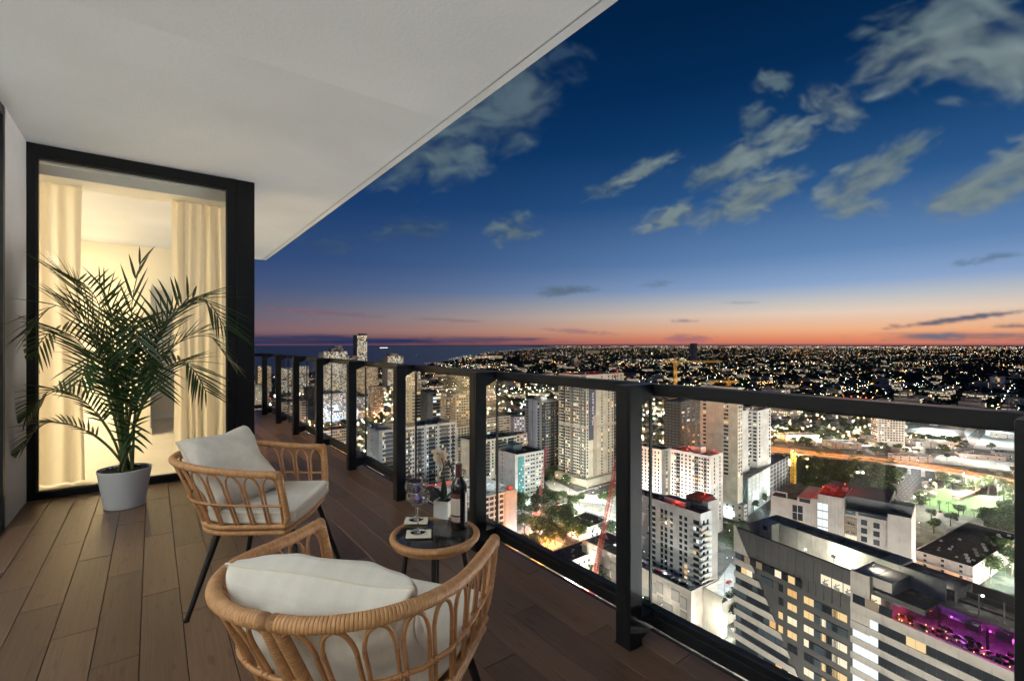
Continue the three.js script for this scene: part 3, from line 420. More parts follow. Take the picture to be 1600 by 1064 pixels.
// palm in its pot
{
  const base = at(193, 797, 0), t = thing('potted_palm', 'tall areca palm in a light grey pot before the lit window', 'potted plant', [base.x, 0, base.z - 0.12]);
  const potM = phys([0.5, 0.5, 0.5], { roughness: 0.55, bumpMap: again(PLASTER_BUMP, 3, 3), bumpScale: 0.0003 });
  part('pot', lathe([[0, 0], [0.118, 0], [0.127, 0.006], [0.168, 0.282], [0.171, 0.29], [0.167, 0.2935], [0.163, 0.29], [0.163, 0.27], [0, 0.268]], 56), potM, t);
  srand(21);
  part('soil', [new THREE.CylinderGeometry(0.163, 0.16, 0.02, 32).translate(0, 0.265, 0), ...Array.from({ length: 60 }, () => { const a = rr(0, 6.28), r = 0.155 * Math.sqrt(rnd()); return new THREE.IcosahedronGeometry(rr(0.008, 0.018), 0).translate(r * Math.cos(a), 0.277, r * Math.sin(a)); })], mat([0.018, 0.013, 0.009], { roughness: 1 }), t);
  const leafM = phys([0.024, 0.056, 0.013], { roughness: 0.42, side: THREE.DoubleSide, transmission: 0.16, thickness: 0, specularIntensity: 0.4 }), stemM = mat([0.06, 0.085, 0.02], { roughness: 0.55 }), youngM = phys([0.03, 0.06, 0.016], { roughness: 0.42, side: THREE.DoubleSide, transmission: 0.25, thickness: 0 });
  const k = 3.75 / FOC, TIPS = [[34, 566, -0.1, 26, 1], [92, 436, -0.2, 21, 0], [132, 432, 0.25, 20, 0], [232, 418, 0.05, 9, 2], [290, 478, -0.1, 23, 0], [368, 517, 0.1, 27, 1], [345, 612, 0.15, 25, 1], [66, 655, 0.1, 26, 1], [84, 700, 0.25, 22, 1], [246, 690, 0.2, 9, 1], [112, 522, 0.3, 23, 1], [325, 566, -0.3, 23, 1], [152, 474, 0.3, 22, 0], [275, 545, 0.35, 22, 1], [205, 590, 0.4, 20, 1], [292, 604, 0.3, 20, 1], [186, 450, 0.15, 20, 0]];
  TIPS.forEach(([u, v, dz, nl, droop], n) => {
    const s0 = V((u - 200) * k, (737 - v) * k, dz), a0 = n * 2.4, r0 = 0.055 * Math.sqrt((n % 7) / 7), X = new THREE.Vector3(RGT.x, 0, RGT.z), Z = new THREE.Vector3(-FWD.x, 0, -FWD.z);
    const W = (x, y, z) => V(X.x * x + Z.x * z, 0.27 + y, X.z * x + Z.z * z), p0 = W(r0 * Math.cos(a0), 0, r0 * Math.sin(a0)), hgt = s0.y, L = Math.hypot(s0.x, s0.z);
    const top = droop === 1 ? Math.max(hgt + 0.12 + 0.16 * L, 0.3) : hgt;
    const p1 = W(s0.x * 0.13, top * 0.42, s0.z * 0.13), p2 = W(s0.x * 0.42, droop === 1 ? top * 0.86 : top * 0.76, s0.z * 0.42), p3 = W(s0.x * 0.74, droop === 1 ? top * 0.985 : top * 0.95, s0.z * 0.74), p4 = W(s0.x, hgt, s0.z);
    const curve = new THREE.CatmullRomCurve3([p0, p1, p2, p3, p4], false, 'centripetal'), len = curve.getLength();
    const st = part('stem', new THREE.TubeGeometry(new THREE.CatmullRomCurve3([0, 0.12, 0.24, 0.36, 0.44].map((q) => curve.getPointAt(q))), 14, nl < 12 ? 0.006 : 0.0095, 7), stemM, t); void st;
    const gs = [new THREE.TubeGeometry(new THREE.CatmullRomCurve3([0.4, 0.55, 0.7, 0.85, 1].map((q) => curve.getPointAt(q))), 20, 0.0035, 5)], pos = [];
    const up = V(0, 1, 0);
    for (let i = 0; i < nl; i++) for (const sd of [-1, 1]) {
      const q = 0.36 + 0.63 * (i + rr(-0.2, 0.2)) / (nl - 1), c = curve.getPointAt(clamp(q, 0, 1)), T = curve.getTangentAt(clamp(q, 0, 1)), S = new THREE.Vector3().crossVectors(T, up).normalize().multiplyScalar(sd), N = new THREE.Vector3().crossVectors(S, T).multiplyScalar(sd).normalize();
      const qq = (q - 0.36) / 0.64, ll = len * (droop === 2 ? 0.15 : 0.185) * (0.55 + 0.75 * Math.sin(Math.PI * (0.18 + 0.72 * qq))) * rr(0.85, 1.12), fwd = 0.55 + 0.75 * qq + (droop === 2 ? 1.6 : 0), w = 0.0096 * rr(0.8, 1.2);
      const D = S.clone().multiplyScalar(1).addScaledVector(T, fwd).addScaledVector(N, 0.28 - 0.1 * rnd()).normalize(), B = new THREE.Vector3().crossVectors(D, N).normalize(), sag = rr(0.05, 0.2) * (droop === 1 ? 1 : 0.5);
      const pt = (a, b) => c.clone().addScaledVector(D, ll * a).addScaledVector(B, b).add(V(0, -sag * ll * a * a, 0));
      const cut = [[0, 0.35], [0.22, 1], [0.55, 0.85], [0.82, 0.45], [1, 0.02]], fold = N.clone().multiplyScalar(w * 0.45);
      for (let m = 0; m < 4; m++) for (const e of [-1, 1]) {
        const [a0_, w0_] = cut[m], [a1_, w1_] = cut[m + 1], c0 = pt(a0_, 0).sub(fold.clone().multiplyScalar(w0_)), c1 = pt(a1_, 0).sub(fold.clone().multiplyScalar(w1_)), e0 = pt(a0_, e * w * w0_), e1 = pt(a1_, e * w * w1_);
        for (const x of [c0, e0, e1, c0, e1, c1]) pos.push(x.x, x.y, x.z);
      }
    }
    const g = new THREE.BufferGeometry(); g.setAttribute('position', new THREE.Float32BufferAttribute(pos, 3)); g.computeVertexNormals();
    part('frond', [g, ...gs], n % 5 === 3 ? youngM : leafM, t);
  });
}
// ------------------------------------------------------------------ city kit
const DIRT = texture(512, 512, (x, y) => grey(0.8 + 0.2 * fbm(x * 7, y * 7, 5, 7) - 0.06 * smooth(fbm(x * 40, y * 6, 3), 0.55, 0.8)));
const ROOF_T = texture(512, 512, (x, y) => { const t = 0.55 + 0.5 * (fbm(x * 9, y * 9, 5, 9) - 0.3) + 0.25 * smooth(fbm(x * 26 + 7, y * 26, 2, 26), 0.6, 0.72); return grey(t); });
const facade = (c, o = {}) => mat(c, { map: again(DIRT, 0.03, 0.03), roughness: 0.9, ...o });
const C = {
  white: facade([0.66, 0.66, 0.64]), cream: facade([0.6, 0.56, 0.46]), beige: facade([0.5, 0.45, 0.4]), tan: facade([0.48, 0.4, 0.3]), pink: facade([0.5, 0.42, 0.38]), grey: facade([0.3, 0.31, 0.32]), pale: facade([0.6, 0.63, 0.6]), lav: facade([0.45, 0.46, 0.56]),
  slate: facade([0.13, 0.15, 0.17]), dark: facade([0.055, 0.058, 0.064]), teal: facade([0.1, 0.34, 0.36]), steelTeal: facade([0.12, 0.21, 0.23]), brown: facade([0.3, 0.2, 0.13]), conc: facade([0.36, 0.36, 0.35]),
  roof: mat([0.15, 0.15, 0.15], { map: again(ROOF_T, 0.05, 0.05), roughness: 1 }), roofDark: mat([0.055, 0.055, 0.06], { map: again(ROOF_T, 0.05, 0.05), roughness: 1 }), roofLight: mat([0.5, 0.5, 0.48], { map: again(ROOF_T, 0.05, 0.05), roughness: 1 }), roofRed: mat([0.3, 0.12, 0.07], { map: again(ROOF_T, 0.06, 0.06), roughness: 1 }),
  win: phys([0.018, 0.022, 0.028], { roughness: 0.12 }), winBlue: phys([0.05, 0.07, 0.085], { roughness: 0.15 }),
  warm: glow([1, 0.68, 0.3], 0.95), amber: glow([1, 0.54, 0.17], 0.85), pal: glow([1, 0.86, 0.6], 1.05), cool: glow([0.86, 0.96, 1], 1.15), dim: glow([0.8, 0.55, 0.3], 0.28),
  metal: mat([0.3, 0.3, 0.3], { roughness: 0.5, metalness: 0.6 }), pole: mat([0.12, 0.12, 0.12], { roughness: 0.6, metalness: 0.5 }), yellow: mat([0.62, 0.36, 0.04], { roughness: 0.6 }), red: mat([0.42, 0.07, 0.05], { roughness: 0.6 }),
};
const LIT = ['warm', 'warm', 'pal', 'pal', 'amber', 'cool', 'dim', 'dim'];

function building(name, label, o) {
  const e = (o.e ?? 0) * Math.PI / 180, ex = V(Math.cos(e), 0, -Math.sin(e)), fx = V(-Math.sin(e), 0, -Math.cos(e)), cam = V(0, 0, 0);
  const corner = o.at ? o.at.clone() : atCorner(o);
  corner.y = GROUND;
  const along = (d, u) => { const t = (u - 800) / FOC, n = V(RGT.x - t * FWD.x, 0, RGT.z - t * FWD.z); return -corner.dot(n.setY(0)) / d.dot(n); };
  let w1 = o.w1 ?? along(fx, o.Au), w2 = o.w2 ?? along(ex, o.Cu);
  if (o.A) corner.addScaledVector(fx, -w1);   // the far left corner was given
  const g = thing(name, label, o.category ?? 'building', corner, e, o.group), H = o.H;
  const b = { g, w1, w2, H, e, corner, lists: {}, lowWin: [] };
  b.fu = (face, u) => (face === 'left' ? w1 - along(fx, u) : along(ex, u));
  b.p = (face, d) => (face === 'left' ? corner.clone().addScaledVector(fx, w1 - d) : corner.clone().addScaledVector(ex, d));
  b.fy = (face, u, v) => { const q = b.p(face, b.fu(face, u)), s = q.x * FWD.x + q.z * FWD.z; return EYE - (v - HOR) / FOC * s - GROUND; };
  b.box = (face, u, y, w, h, d, out = 0) => (face === 'left' ? bx(d, h, w, -out, y, -w1 + u) : bx(w, h, d, u, y, out));
  b.add = (key, gm) => { (b.lists[key] ??= []).push(gm); };
  b.win = (face, u, y, w, h, kind, out = 0) => b.add('win:' + kind, b.box(face, u, y, w, h, 0.24, out - 0.07));
  // a grid of windows; plit of them lit
  b.grid = (face, us, ys, w, h, plit, dark = 'win', lits = LIT, out = 0) => { for (const u of us) for (const y of ys) b.win(face, u, y, w, h, rnd() < plit ? pick(lits) : dark, out); };
  b.slabs = (face, u, ys, w, d, key = 'balcony', th = 0.25, rail = 0.9) => { for (const y of ys) { b.add(key, b.box(face, u, y, w, th, d, d / 2)); if (rail) b.add(key, b.box(face, u, y + th / 2 + rail / 2, w, rail, 0.08, d - 0.04)); } };
  b.body = (m, roof = C.roof, par = 1.1) => {
    part('wall', bxc(0, w2, 0, H - par, -w1, 0), m, g);
    if (par) { const t = 0.3; part('parapet', [bxc(0, w2, H - par, H, -t, 0), bxc(0, w2, H - par, H, -w1, -w1 + t), bxc(0, t, H - par, H, -w1 + t, -t), bxc(w2 - t, w2, H - par, H, -w1 + t, -t)], m, g); }
    part('roof', bxc(0.301, w2 - 0.301, H - par - 0.05, H - par + 0.06, -w1 + 0.301, -0.301), roof, g);
  };
  b.done = (mats = {}) => {
    for (const [k, list] of Object.entries(b.lists)) {
      const isWin = k.startsWith('win:'), kind = k.slice(4), nm = isWin ? (C[kind].emissiveIntensity > 0 && C[kind].emissive.r > 0 ? 'lit_window' : 'window') : k, m = isWin ? C[kind] : mats[k] ?? C.white, o = part(nm, list, m, g);
      if (list.length > 1) o.userData.kind = 'stuff';
    }
    return b;
  };
  return b;
}
function atCorner(o) { const q = o.A ?? o.B, y = GROUND + o.H; return at(q[0], q[1], y); }
const range = (n, a, d) => Array.from({ length: n }, (_, i) => a + d * i);
const spread = (n, a, b) => Array.from({ length: n }, (_, i) => a + (b - a) * (i + 0.5) / n);

// lamps
const LAMP_C = { cool: [0.82, 0.95, 1], white: [1, 0.94, 0.82], warm: [1, 0.78, 0.48], sodium: [1, 0.32, 0.05], red: [1, 0.05, 0.03], green: [0.75, 1, 0.7], purple: [0.62, 0.12, 1], magenta: [1, 0.08, 0.75], blue: [0.3, 0.35, 1] };
const CITY_K = 8, SPOT_K = 0.9, LAMP_K = 0.4;
function bulbLight(parent, x, y, z, c, I, r = 20) { const l = new THREE.PointLight(col(...c), I * CITY_K); l.position.set(x, y, z); l.shadow.radius = r; l.castShadow = true; parent.add(l); return l; }
const lampProto = {};
const NEAR_WHAT = [[1105, 985, 'on the white plaza before the apartment tower'], [1148, 900, 'between the apartment tower and the dark hotel'], [1150, 805, 'beside the white hall and the teal garage'], [1010, 1010, 'in the street below the parking deck'], [1050, 815, 'behind the roof of the apartment tower'], [830, 830, 'in the small square below the cream office block'], [880, 845, 'among the orange lit trees'], [925, 780, 'before the foot of the tower with the banner'], [852, 730, 'in the street left of the tower with the banner'], [950, 880, 'around the walk-up block under the red boom'], [728, 712, 'in the bright street beside the balconied block'], [590, 660, 'in the streets around the brown tower'], [545, 670, 'in the street left of the long white block'], [512, 690, 'before the low white block at the left'], [1410, 765, 'along the wide road beside the playing field'], [1432, 815, 'behind the right end of the beige building'], [1520, 722, 'along the bright street beyond the highway'], [1480, 676, 'over the bright car park beyond the highway'], [1565, 690, 'over the lots at the right edge beyond the highway'], [1280, 692, 'along the suburb road behind the highway'], [1565, 900, 'among the trees beside the flat roofed hall'], [690, 589, 'along the curving orange road at the left'], [795, 634, 'along the orange road behind the glowing garage'], [745, 760, 'on the roof deck of the lattice walled garage']];
function streetLamp(p, c, I, h = 9, where) {
  const s = p.x * FWD.x + p.z * FWD.z, u = 800 + FOC * (p.x * RGT.x + p.z * RGT.z) / s, v = HOR + FOC * (EYE - p.y) / s;
  where ??= NEAR_WHAT.reduce((a, b) => ((b[0] - u) ** 2 + (b[1] - v) ** 2 < (a[0] - u) ** 2 + (a[1] - v) ** 2 ? b : a))[2];
  const key = c + I + h, lb = { cool: 'cold white', white: 'white', warm: 'warm white', sodium: 'orange', green: 'greenish white' }[c] + ' street lamp ' + where, gr = 'street lamps ' + where + ', ' + c;
  if (lampProto[key]) { const o = copyOf(lampProto[key], lb, gr); o.position.copy(p); o.rotation.y = rr(0, 6.28); return o; }
  const t = thing('street_lamp', lb, 'street lamp', p, rr(0, 6.28), gr);
  part('pole', [bar(V(0, 0, 0), V(0, h, 0), 0.12, 0.07, 6), bar(V(0, h, 0), V(1.6, h + 0.4, 0), 0.06, 0.05, 6)], C.pole, t);
  part('lamp_head', bx(0.5, 0.1, 0.24, 1.9, h + 0.46, 0), C.pole, t);
  part('lamp_glass', new THREE.SphereGeometry(0.16, 8, 6).translate(1.9, h + 0.18, 0), glow(LAMP_C[c], 14), t);
  bulbLight(t, 1.9, h + 0.18, 0, LAMP_C[c], I * LAMP_K, 7);
  return lampProto[key] = t;
}
const lamp = (u, v, c, I, h = 9, y0 = GROUND) => { const p = at(u, v, y0); return streetLamp(p, c, I, h); };
// floodlight on a low mast, aimed at what it lights
function flood(label, p, target, c, I, angle = 0.9, group, mast = 1.2) {
  const d = target.clone().sub(p).normalize(), t = thing('floodlight', label, 'floodlight', p, 0, group), q = new THREE.Quaternion().setFromUnitVectors(V(0, 0, 1), d), turn = (g) => g.applyQuaternion(q);
  part('mast', bar(V(0, -mast, 0), V(0, -0.1, 0), mast > 3 ? 0.2 : 0.06, 0.06, 6), C.pole, t);
  part('housing', turn(bx(0.7, 0.5, 0.3, 0, 0, -0.16)), C.pole, t);
  part('lamp_glass', turn(bx(0.62, 0.42, 0.03, 0, 0, 0.01)), glow(LAMP_C[c], 8), t);
  const l = new THREE.SpotLight(col(...LAMP_C[c]), I * SPOT_K, 0, angle, 0.7); l.position.copy(d).multiplyScalar(0.15); l.target.position.copy(d).multiplyScalar(20); l.shadow.radius = 12; l.castShadow = true; t.add(l, l.target); return t;
}
// added fill floodlights before a building, brightening one of its faces
function wash(b, face, I, c, what, n = 1, d = 34, y = 4) {
  const W = face === 'left' ? b.w1 : b.w2;
  for (let i = 0; i < n; i++) { const u = W * (i + 0.5) / n, L = face === 'left' ? [V(-d, y, -b.w1 + u), V(0, b.H * 0.62, -b.w1 + u)] : [V(u, y, d), V(u, b.H * 0.62, 0)], q = L.map((p) => b.g.localToWorld(p)); flood('added fill floodlight washing ' + what, q[0], q[1], c, I, 0.95, 'added fill floodlights washing ' + what, y); }
}
function beacon(p, label, I = 60, r = 0.35) {
  const t = thing('beacon_light', label, 'warning light', p);
  part('stand', bar(V(0, -1.4, 0), V(0, -r * 0.7, 0), 0.08, 0.08, 6), C.pole, t); part('lamp_glass', new THREE.SphereGeometry(r, 10, 8), glow(LAMP_C.red, 14), t);
  const l = bulbLight(t, 0, 0, 0, LAMP_C.red, I * 0.2, 15); l.position.y = 0; return t;
}
// crowns of leaves
function crown(n, R, clumps, leaf, sq = 0.75) {
  const cs = Array.from({ length: clumps }, () => { const a = rr(0, 6.283), r = R * 0.62 * Math.sqrt(rnd()), y = rr(-0.35, 0.6) * R * sq; return [r * Math.cos(a), y, r * Math.sin(a), R * rr(0.28, 0.46)]; });
  const pos = [], d = V(0, 0, 0), e1 = V(0, 0, 0), e2 = V(0, 0, 0);
  for (let i = 0; i < n; i++) {
    const c = cs[i % clumps], q = Math.pow(rnd(), 0.4) * c[3]; d.set(rr(-1, 1), rr(-1, 1), rr(-1, 1)).normalize();
    const x = c[0] + d.x * q, y = c[1] + d.y * q * 0.8, z = c[2] + d.z * q; e1.set(rr(-1, 1), rr(-0.6, 0.6), rr(-1, 1)).normalize(); e2.set(rr(-1, 1), rr(-1, 1), rr(-1, 1)).cross(e1).normalize();
    const s = leaf * rr(0.6, 1.3), w = s * 0.55;
    pos.push(x - e1.x * s, y - e1.y * s, z - e1.z * s, x + e2.x * w, y + e2.y * w, z + e2.z * w, x + e1.x * s, y + e1.y * s, z + e1.z * s, x - e1.x * s, y - e1.y * s, z - e1.z * s, x + e1.x * s, y + e1.y * s, z + e1.z * s, x - e2.x * w, y - e2.y * w, z - e2.z * w);
  }
  const g = new THREE.BufferGeometry(); g.setAttribute('position', new THREE.Float32BufferAttribute(pos, 3)); g.computeVertexNormals(); return g;
}
const LEAF = ['0.05,0.085,0.028', '0.07,0.11,0.035', '0.045,0.07,0.032'].map((s) => phys(s.split(',').map(Number), { roughness: 0.7, side: THREE.DoubleSide, transmission: 0.25, thickness: 0 }));
const BARK = mat([0.09, 0.075, 0.06], { roughness: 1 });
srand(404);
const CROWNS = [crown(1500, 4.6, 11, 0.42), crown(1500, 5.4, 13, 0.45, 0.6), crown(1200, 3.6, 9, 0.36, 0.9)];
function tree(label, p, k, s, group, m = 0) {
  const t = thing('tree', label, 'tree', p, rr(0, 6.28), group), h = [5.2, 5.6, 4.4][k];
  part('trunk', [bar(V(0, 0, 0), V(0.2, h * 0.7, 0.1), 0.32, 0.2, 7), bar(V(0.2, h * 0.66, 0.1), V(1.8, h + 0.6, 0.6), 0.16, 0.07, 6), bar(V(0.2, h * 0.6, 0.1), V(-1.5, h + 0.8, -0.9), 0.15, 0.06, 6), bar(V(0.2, h * 0.7, 0.1), V(0.2, h + 1.6, -0.2), 0.15, 0.05, 6)], BARK, t);
  const c = part('crown', CROWNS[k], LEAF[m], t); c.position.y = h + 1.2; t.scale.setScalar(s); return t;
}
let palmGeo;
function palmTree(label, p, h, group) {
  if (!palmGeo) {
    const pos = [];
    for (let i = 0; i < 15; i++) {
      const a = i * 2.4, lift = 0.75 - (i / 15) * 1.2, L = 3.1, pt = (q) => V(Math.cos(a) * L * q * 0.95, L * (lift * q - 0.85 * q * q), Math.sin(a) * L * q * 0.95), S = V(-Math.sin(a), 0, Math.cos(a));
      for (let j = 1; j < 12; j++) for (const sd of [-1, 1]) { const q = j / 12, c = pt(q), n = pt(Math.min(1, q + 0.07)), ll = 0.75 * Math.sin(Math.PI * (0.15 + 0.8 * q)), tip = n.clone().addScaledVector(S, sd * ll).add(V(0, -ll * 0.45, 0)); pos.push(c.x, c.y, c.z, n.x, n.y, n.z, tip.x, tip.y, tip.z); }
    }
    palmGeo = new THREE.BufferGeometry(); palmGeo.setAttribute('position', new THREE.Float32BufferAttribute(pos, 3)); palmGeo.computeVertexNormals();
  }
  const t = thing('palm_tree', label, 'palm tree', p, rr(0, 6.28), group);
  part('trunk', tube([V(0, 0, 0), V(0.1, h * 0.4, 0.05), V(0.05, h * 0.8, 0.1), V(0.15, h, 0.1)], 0.2, 10, 7), BARK, t);
  const c = part('crown', palmGeo, LEAF[1], t); c.position.set(0.15, h, 0.1); return t;
}
// lattice mast between two points
function lattice(p, q, w, n, r) {
  const d = new THREE.Vector3().subVectors(q, p), T = d.clone().normalize(), A = (Math.abs(T.y) > 0.9 ? V(1, 0, 0) : V(0, 1, 0)), S = new THREE.Vector3().crossVectors(T, A).normalize(), N = new THREE.Vector3().crossVectors(S, T), out = [];
  const k = (i, c) => p.clone().addScaledVector(d, i / n).addScaledVector(S, [-1, 1, 1, -1][c] * w / 2).addScaledVector(N, [-1, -1, 1, 1][c] * w / 2);
  for (let c = 0; c < 4; c++) out.push(bar(k(0, c), k(n, c), r, r, 4));
  for (let i = 0; i < n; i++) for (let c = 0; c < 4; c++) { out.push(bar(k(i, c), k(i + 1, (c + 1) % 4), r * 0.6, r * 0.6, 3)); if (i) out.push(bar(k(i, c), k(i, (c + 1) % 4), r * 0.6, r * 0.6, 3)); }
  return out;
}
function poly(pts, y, h = 0.05) { const s = new THREE.Shape(pts.map((p) => new THREE.Vector2(p.x, -p.z))); const g = new THREE.ExtrudeGeometry(s, { depth: h, bevelEnabled: false }); return g.rotateX(-Math.PI / 2).translate(0, y, 0); }
const polyPx = (px, dy, h = 0.05) => poly(px.map(([u, v]) => at(u, v, GROUND + dy)), GROUND + dy - h, h);
const CITY_CARS = []; let T1;
// ------------------------------------------------------------------ ground and water
const GT = texture(1024, 1024, (x, y) => { const n = fbm(x * 12, y * 12, 5, 12), m = fbm(x * 60, y * 60, 3, 60), k = smooth(n, 0.42, 0.6); return [0.3 + 0.2 * k + 0.14 * m, 0.32 + 0.16 * k + 0.14 * m, 0.29 + 0.17 * k + 0.14 * m]; });
{
  const g = new THREE.PlaneGeometry(90000, 90000).rotateX(-Math.PI / 2); const uv = g.attributes.uv; for (let i = 0; i < 4; i++) uv.setXY(i, uv.getX(i) * 900, uv.getY(i) * 900);
  const m = struct('ground', g, mat([0.45, 0.45, 0.44], { map: GT, roughness: 1 })); m.position.set(20000, GROUND, -20000);
}
const SEA_PX = [[-900, 540], [300, 540], [800, 540.2], [872, 541.9], [880, 544], [835, 546], [790, 549.5], [757, 553], [742, 557], [722, 561], [698, 566], [672, 571], [640, 574], [560, 578], [470, 584], [380, 590], [200, 596], [-200, 604], [-900, 620]];
{
  const RIP = texture(256, 256, (x, y) => fbm(x * 16, y * 16, 4, 16), false), pts = SEA_PX.map(([u, v]) => at(u, v, GROUND + 0.3)), s = new THREE.ShapeGeometry(new THREE.Shape(pts.map((p) => new THREE.Vector2(p.x, -p.z)))); s.rotateX(-Math.PI / 2);
  struct('sea', s, phys([0.02, 0.025, 0.05], { roughness: 0.32, bumpMap: again(RIP, 0.01, 0.01), bumpScale: 0.6 })).position.y = GROUND + 0.3;
}
function inPoly(px, u, v) { let c = false; for (let i = 0, j = px.length - 1; i < px.length; j = i++) { const [a, b] = px[i], [d, e] = px[j]; if ((b > v) !== (e > v) && u < (d - a) * (v - b) / (e - b) + a) c = !c; } return c; }
function toPx(p) { const s = p.x * FWD.x + p.z * FWD.z, t = p.x * RGT.x + p.z * RGT.z; return [800 + FOC * t / s, HOR + FOC * (EYE - p.y) / s, s]; }

// ------------------------------------------------------------------ the dark banded hotel, nearest
const FOOT = [];   // footprints that generic trees, houses and lamps keep clear of: [x, z, radius]
const clearOf = (b, extra = 4) => { const c = Math.cos(b.e), s = Math.sin(b.e); for (let i = 0; i <= 4; i++) for (let j = 0; j <= 4; j++) { const lx = b.w2 * i / 4, lz = -b.w1 * j / 4; FOOT.push([b.corner.x + lx * c + lz * s, b.corner.z - lx * s + lz * c, Math.max(b.w1, b.w2) / 6 + extra]); } };
{
  srand(31);
  const b = building('hotel_building', 'tall hotel with dark slate facade, slanted beige bands and a purple lit roof terrace', { A: [1150, 818], H: 102, e: -9.4, w1: 92, w2: 15 }), { g, w1, w2 } = b, F = 'left';
  const X = (u) => b.fu(F, u), Y = (u, v) => b.fy(F, u, v), x3 = X(1333), xT = X(1363), yT = Y(1363, 958), FH = 2.86;
  const slate = mat([0.06, 0.058, 0.056], { map: again(DIRT, 0.08, 0.08), roughness: 0.62 }), band = facade([0.47, 0.43, 0.38], { map: again(DIRT, 0.06, 0.06) });
  const zl = (x) => -w1 + x;                       // along the facade to local z
  part('wall', [bxc(0, w2, 0, 97.6, zl(0), zl(x3)), bxc(0, w2, 0, yT - 0.3, zl(x3) , zl(w1)), bxc(0, 0.6, 97.6, 101.2, zl(0), zl(x3))], slate, g);
  // cladding panels of the dark parapet, each proud of the next by a little
  for (let i = 0; i < 14; i++) { const a = x3 * i / 14 + 0.03, c = x3 * (i + 1) / 14 - 0.03, o = part('panel', bxc(-0.12 - 0.02 * (i % 2), 0, Y(1150, 858), 101.2 + 0.02 * (i % 3), zl(a), zl(c)), slate, g); void o; }
  const px = b, xs = X(1158), ys = Y(1158, 838), xe = X(1246), ye = Y(1246, 1050), line = (y) => xs + (ys - y) * (xe - xs) / (ys - ye);
  const slab = (pts, m, nm, d = 0.28) => part(nm, new THREE.ExtrudeGeometry(new THREE.Shape(pts.map(([x, y]) => new THREE.Vector2(x, y))), { depth: d, bevelEnabled: false }).rotateY(-Math.PI / 2).translate(0.0, 0, zl(0)), m, g);
  const y0 = Y(1152, 862), rows = [];
  for (let k = 0; k < 24; k++) rows.push(y0 - FH * k);
  // beige corner piece and the spandrels that end on a slant
  slab([[-0.3, y0 + 0.02], [Math.max(line(y0), 0.4), y0 + 0.02], [line(101.6), 101.6], [-0.3, 101.6]], band, 'spandrel', 0.3);
  rows.forEach((y, k) => { const t = y - 1.5, q = y - FH; if (line(q) < x3 - 2) slab([[-0.3, q], [line(q), q], [line(t), t], [-0.3, t]], band, 'spandrel', 0.3); });
  // window strips of the beige part: panes one by one
  const PANE_W = 1.32, pane = (x, y, w, h, kind, nm, out = 0.05) => part(nm ?? (C[kind].emissive.r > 0 ? 'lit_window' : 'window'), bxc(-out - 0.05, -out + 0.06, y, y + h, zl(x), zl(x + w)), C[kind], g);
  rows.slice(0, 14).forEach((y, k) => {
    const L = line(y - 0.7); let lit = 0;
    for (let x = 0.15; x + PANE_W < L - 0.1; x += PANE_W + 0.05) { if (lit <= 0 && rnd() < [0.04, 0.14, 0.32, 0.16, 0.03, 0.1, 0.2, 0.2][k % 8]) lit = 1 + Math.floor(rnd() * 3); const kind = lit-- > 0 ? pick(k === 0 ? ['dim', 'pal', 'win'] : ['amber', 'warm', 'pal', 'warm']) : pick(['win', 'win', 'winBlue']); pane(x, y - 1.42, PANE_W, 1.36, kind); }
  });
  // windows of the dark part
  const colsPx = [[1199, 2.6, 0.6], [1221, 1, 0.6], [1239, 2, 0.55], [1265, 2, 0.6], [1279, 1.6, 0], [1287.5, 1.1, 0.35], [1300, 2.4, 0], [1313, 2.7, 0.42]];
  rows.slice(1, 19).forEach((y, k) => {
    for (const [u, w, p] of colsPx) {
      const x = X(u) - w / 2; if (x < line(y) + 0.3) continue;
      const lit = rnd() < p, kind = lit ? pick(['warm', 'warm', 'amber', 'pal']) : u === 1279 ? 'winBlue' : pick(['win', 'winBlue', 'win']);
      part('window_frame', bxc(-0.1, 0.02, y - 1.5, y + 0.02, zl(x - 0.06), zl(x + w + 0.06)), slate, g);
      const n = Math.max(1, Math.round(w / 1.2)); for (let i = 0; i < n; i++) pane(x + w * i / n + 0.02, y - 1.44, w / n - 0.05, 1.4, lit && n > 1 && rnd() < 0.12 ? 'win' : kind, null, 0.08);
    }
  });
  for (let i = 0; i < 9; i++) pane(X(1165) + i * 1.45, y0 - 1.5, 1.35, 1.4, rnd() < 0.6 ? pick(['pal', 'dim', 'warm']) : 'win', null, 0.3);
  for (let i = 0; i < 9; i++) part('fin', bxc(-0.2, 0, y0 - 1.9, y0 + 0.9, zl(X(1218) + i * 1.5), zl(X(1218) + i * 1.5 + 0.12)), slate, g);
  // bright plant room openings under the parapet
  for (let i = 0; i < 5; i++) { const a = X(1284) + i * 2.05; const o = part('plant_room_opening', bxc(-0.16, 0.1, Y(1300, 918), Y(1300, 903), zl(a), zl(a + 1.9)), C.pal, g); part('equipment', [bx(0.3, 0.5, 0.9, -0.15, Y(1300, 917) + 0.1, zl(a + 0.9)), bx(0.2, 1, 0.12, -0.15, Y(1300, 913), zl(a + 0.7)), bar(V(-0.2, Y(1300, 915), zl(a + 0.3)), V(-0.2, Y(1300, 908), zl(a + 1.4)), 0.08, 0.08, 6)], C.metal, o); }
  // projecting beige part on the right
  part('wall', [bxc(-0.7, w2, yT - 4, Y(1345, 895), zl(x3), zl(xT)), bxc(0.5, 7.5, yT - 0.3, Y(1350, 893) - 0.5, zl(xT - 2), zl(X(1392)))], band, g);
  part('spandrel', bxc(-0.75, 0.1, Y(1345, 927), Y(1345, 896) + 0.3, zl(x3), zl(xT)), band, g);
  for (let i = 0; i < 3; i++) pane(x3 + 0.4 + i * 2.1, Y(1345, 942), 2, Y(1345, 929) - Y(1345, 942), i === 1 ? 'dim' : 'win', null, 0.72);
